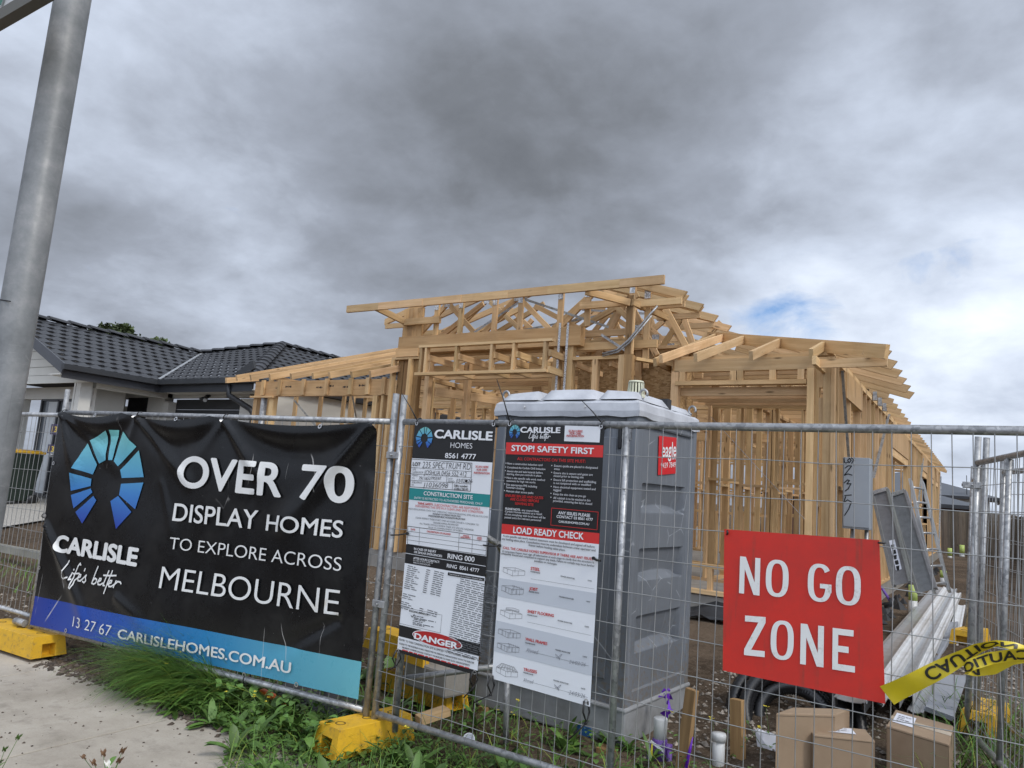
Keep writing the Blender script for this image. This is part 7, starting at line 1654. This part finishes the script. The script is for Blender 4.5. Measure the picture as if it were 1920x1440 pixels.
for px in ((-4.395,3.706,0.1), (-4.548,3.734,0.1), (-4.03,3.642,0.05), (-3.486,3.47,0.05), (-4.428,3.562,0.05), (-3.985,3.781,0.1)):
    for k in range(26):
        x = px[0]+rg.gauss(0, 0.09); y = px[1]+rg.gauss(0, 0.06); leaf(wd, (x, y, gz(x, y)+rg.uniform(0.0, 0.22)), rg.uniform(0, 6.28), rg.uniform(-0.1, 0.9), rg.uniform(0.05, 0.11), rg.uniform(0.03, 0.055), rg.uniform(0.9, 1.7), 0.9)
tag(wd.build('weeds', WEED), 'dense broad leaved weeds along the foot of the fence', 'weeds', None, 'stuff')
def stalk_plant(name, label, base, n, h, fl, seed, spread=0.10, lean=(0, 0)):
    r_ = random.Random(seed); t = thing(name, label, 'weed', base, None); b = Vector(base); sm = MB(); fm = MB(); lm = MB()
    for i in range(n):
        e = b+Vector((r_.gauss(0, spread)+lean[0], r_.gauss(0, spread)+lean[1], h*r_.uniform(0.55, 1.0))); mid = (b+e)/2+Vector((r_.gauss(0, .02), r_.gauss(0, .02), 0.02)); sm.tube([b+Vector((r_.gauss(0, .01), r_.gauss(0, .01), 0)), mid, e], [0.0022, 0.0018, 0.0012], 5)
        for k in range(r_.randint(2, 4)):
            c = e+Vector((r_.gauss(0, .008), r_.gauss(0, .008), r_.gauss(0, .006)))
            for q in range(4): a = q*1.57+r_.uniform(0, 1); fm.quad(c, c+Vector((math.cos(a)*0.009, math.sin(a)*0.009, 0.004)), c+Vector((math.cos(a+.5)*0.014, math.sin(a+.5)*0.014, 0.006)), c+Vector((math.cos(a+1)*0.009, math.sin(a+1)*0.009, 0.004)))
        for k in range(3): q = b.lerp(e, r_.uniform(0.2, 0.75)); leaf(lm, q, r_.uniform(0, 6.28), 0.5, r_.uniform(.03, .07), r_.uniform(.01, .022), r_.uniform(.8, 1.5))
    sm.build('stem', WEED, t); fm.build('flower', fl, t); lm.build('leaf', WEED, t); return t
for i, (bp_, n, h, lb) in enumerate((((-4.987,3.525,0.05), 3, 0.34, 'thin flowering weed rising in front of the blue strip, above the grass tussock'), ((-6.725,4.204,0.05), 2, 0.30, 'thin yellow flowered weed against the lower left of the banner'), ((-4.169,3.579,0.05), 5, 0.24, 'yellow flowered weed below the web address on the banner'), ((-3.754,4.012,0.05), 3, 0.30, 'yellow flowered weed leaning on the middle yellow foot'), ((-2.943,3.882,0.08), 3, 0.16, 'small yellow flowered weed under the left notice'), ((-2.676,4.354,0.08), 3, 0.22, 'yellow flowered weed under the safety notice'), ((-1.636,4.734,0.06), 4, 0.30, 'yellow flowered weed in front of the tall stake'), ((-1.443,4.92,0.06), 3, 0.34, 'yellow flowered weed behind the capped pipe'), ((-1.165,5.187,0.06), 3, 0.42, 'tall thin yellow weed over the dropped paper'))):
    stalk_plant('flowering_weed', lb, bp_, n, h, FLOWER, 40+i)
# seed heads close to the camera at the bottom left
def seed_plant(label, base, heads, fl=SEED):
    t = thing('seeding_weed', label, 'weed', base); b = Vector(base); sm = MB(); hm = MB(); lm = MB(); r_ = random.Random(int(abs(b.x)*1000))
    for e in heads:
        e = Vector(e); sm.tube([b+Vector((r_.gauss(0, .01), r_.gauss(0, .01), 0)), (b+e)/2+Vector((0.01, 0, 0.0)), e], [0.0016, 0.0014, 0.001], 5); ax_2 = (e-b).normalized()
        for k in range(16):
            a = k*2.4; q = e+ax_2*0.004*(k % 4)+Vector((math.cos(a), math.sin(a), 0))*0.0055; hm.quad(q-ax_2*0.006, q+Vector((math.cos(a), math.sin(a), 0.6))*0.004, q+ax_2*0.013+Vector((math.cos(a), math.sin(a), 0))*0.002, q+Vector((-math.sin(a), math.cos(a), 0))*0.004)
    for k in range(10): leaf(lm, b+Vector((0, 0, 0.02*k*0.3)), r_.uniform(0, 6.28), r_.uniform(.3, 1.2), r_.uniform(.03, .08), r_.uniform(.008, .02), r_.uniform(.8, 1.6))
    sm.build('stem', WEED, t); hm.build('seed_head', fl, t); lm.build('leaf', WEED, t)
hd = lambda a, z: a
seed_plant('cluster of brown seed heads on thin stems at the bottom of the path', (-2.515,1.55,0.6092), ((-2.656,1.55,0.6649), (-2.56,1.56,0.6944), (-2.473,1.57,0.7214), (-2.573,1.54,0.667), (-2.468,1.56,0.6946)))
seed_plant('single pale seed head beside the brown ones at the bottom of the path', (-2.37,1.5,0.6372), ((-2.426,1.5,0.7072),), WFLOWER)
seed_plant('green weed with one bud leaning in from the bottom left corner', (-3.275,1.55,0.4103), ((-3.221,1.6,0.586), (-3.205,1.55,0.5582), (-3.119,1.5,0.5494)), WEED)
# stones and clods
def lumps(name, label, mt, n, fpt, s0, s1, seed):
    r_ = random.Random(seed); m = MB()
    for i in range(n):
        x, y = fpt(r_); s_ = s0*(s1/s0)**r_.random(); z = gz(x, y)+gbump(x, y)+s_*0.15
        if y < 3.44: z = s_*0.2
        vs = []
        for d_ in ((1, 0, 0), (0, 1, 0), (-1, 0, 0), (0, -1, 0), (0, 0, 1), (0, 0, -1)): q = s_*r_.uniform(0.6, 1.2); vs.append((x+d_[0]*q+r_.uniform(-.2, .2)*s_, y+d_[1]*q+r_.uniform(-.2, .2)*s_, z+d_[2]*q*0.7))
        k = r_.uniform(0.6, 1.5); m.add(vs, [(0, 1, 4), (1, 2, 4), (2, 3, 4), (3, 0, 4), (1, 0, 5), (2, 1, 5), (3, 2, 5), (0, 3, 5)], 0, None, (k, k, k))
    tag(m.build(name, mt), label, 'rubble', None, 'stuff')
lumps('gravel', 'crushed rock scattered over the dirt of the lot', STONE, 5200, lambda r_: (r_.uniform(-2.0, 0.2), 4.6+3.8*r_.random()**0.8) if r_.random() < 0.55 else (r_.uniform(-9.5, -4.0), r_.uniform(3.9, 8.2)), 0.006, 0.028, 5)
lumps('soil_clods', 'dark clods of soil and bark at the edge of the footpath', CLOD, 2200, lambda r_: (r_.uniform(-9.0, -0.2), 3.62+abs(r_.gauss(0, 0.28))-0.12) if r_.random() < 0.7 else (r_.uniform(-6.6, -3.2), 3.44-abs(r_.gauss(0, 0.07))), 0.006, 0.035, 6)
lumps('grit', 'small dark crumbs of dirt lying on the footpath', CLOD, 260, lambda r_: (r_.uniform(-7.2, -3.4), r_.uniform(2.0, 3.4)), 0.003, 0.013, 8)
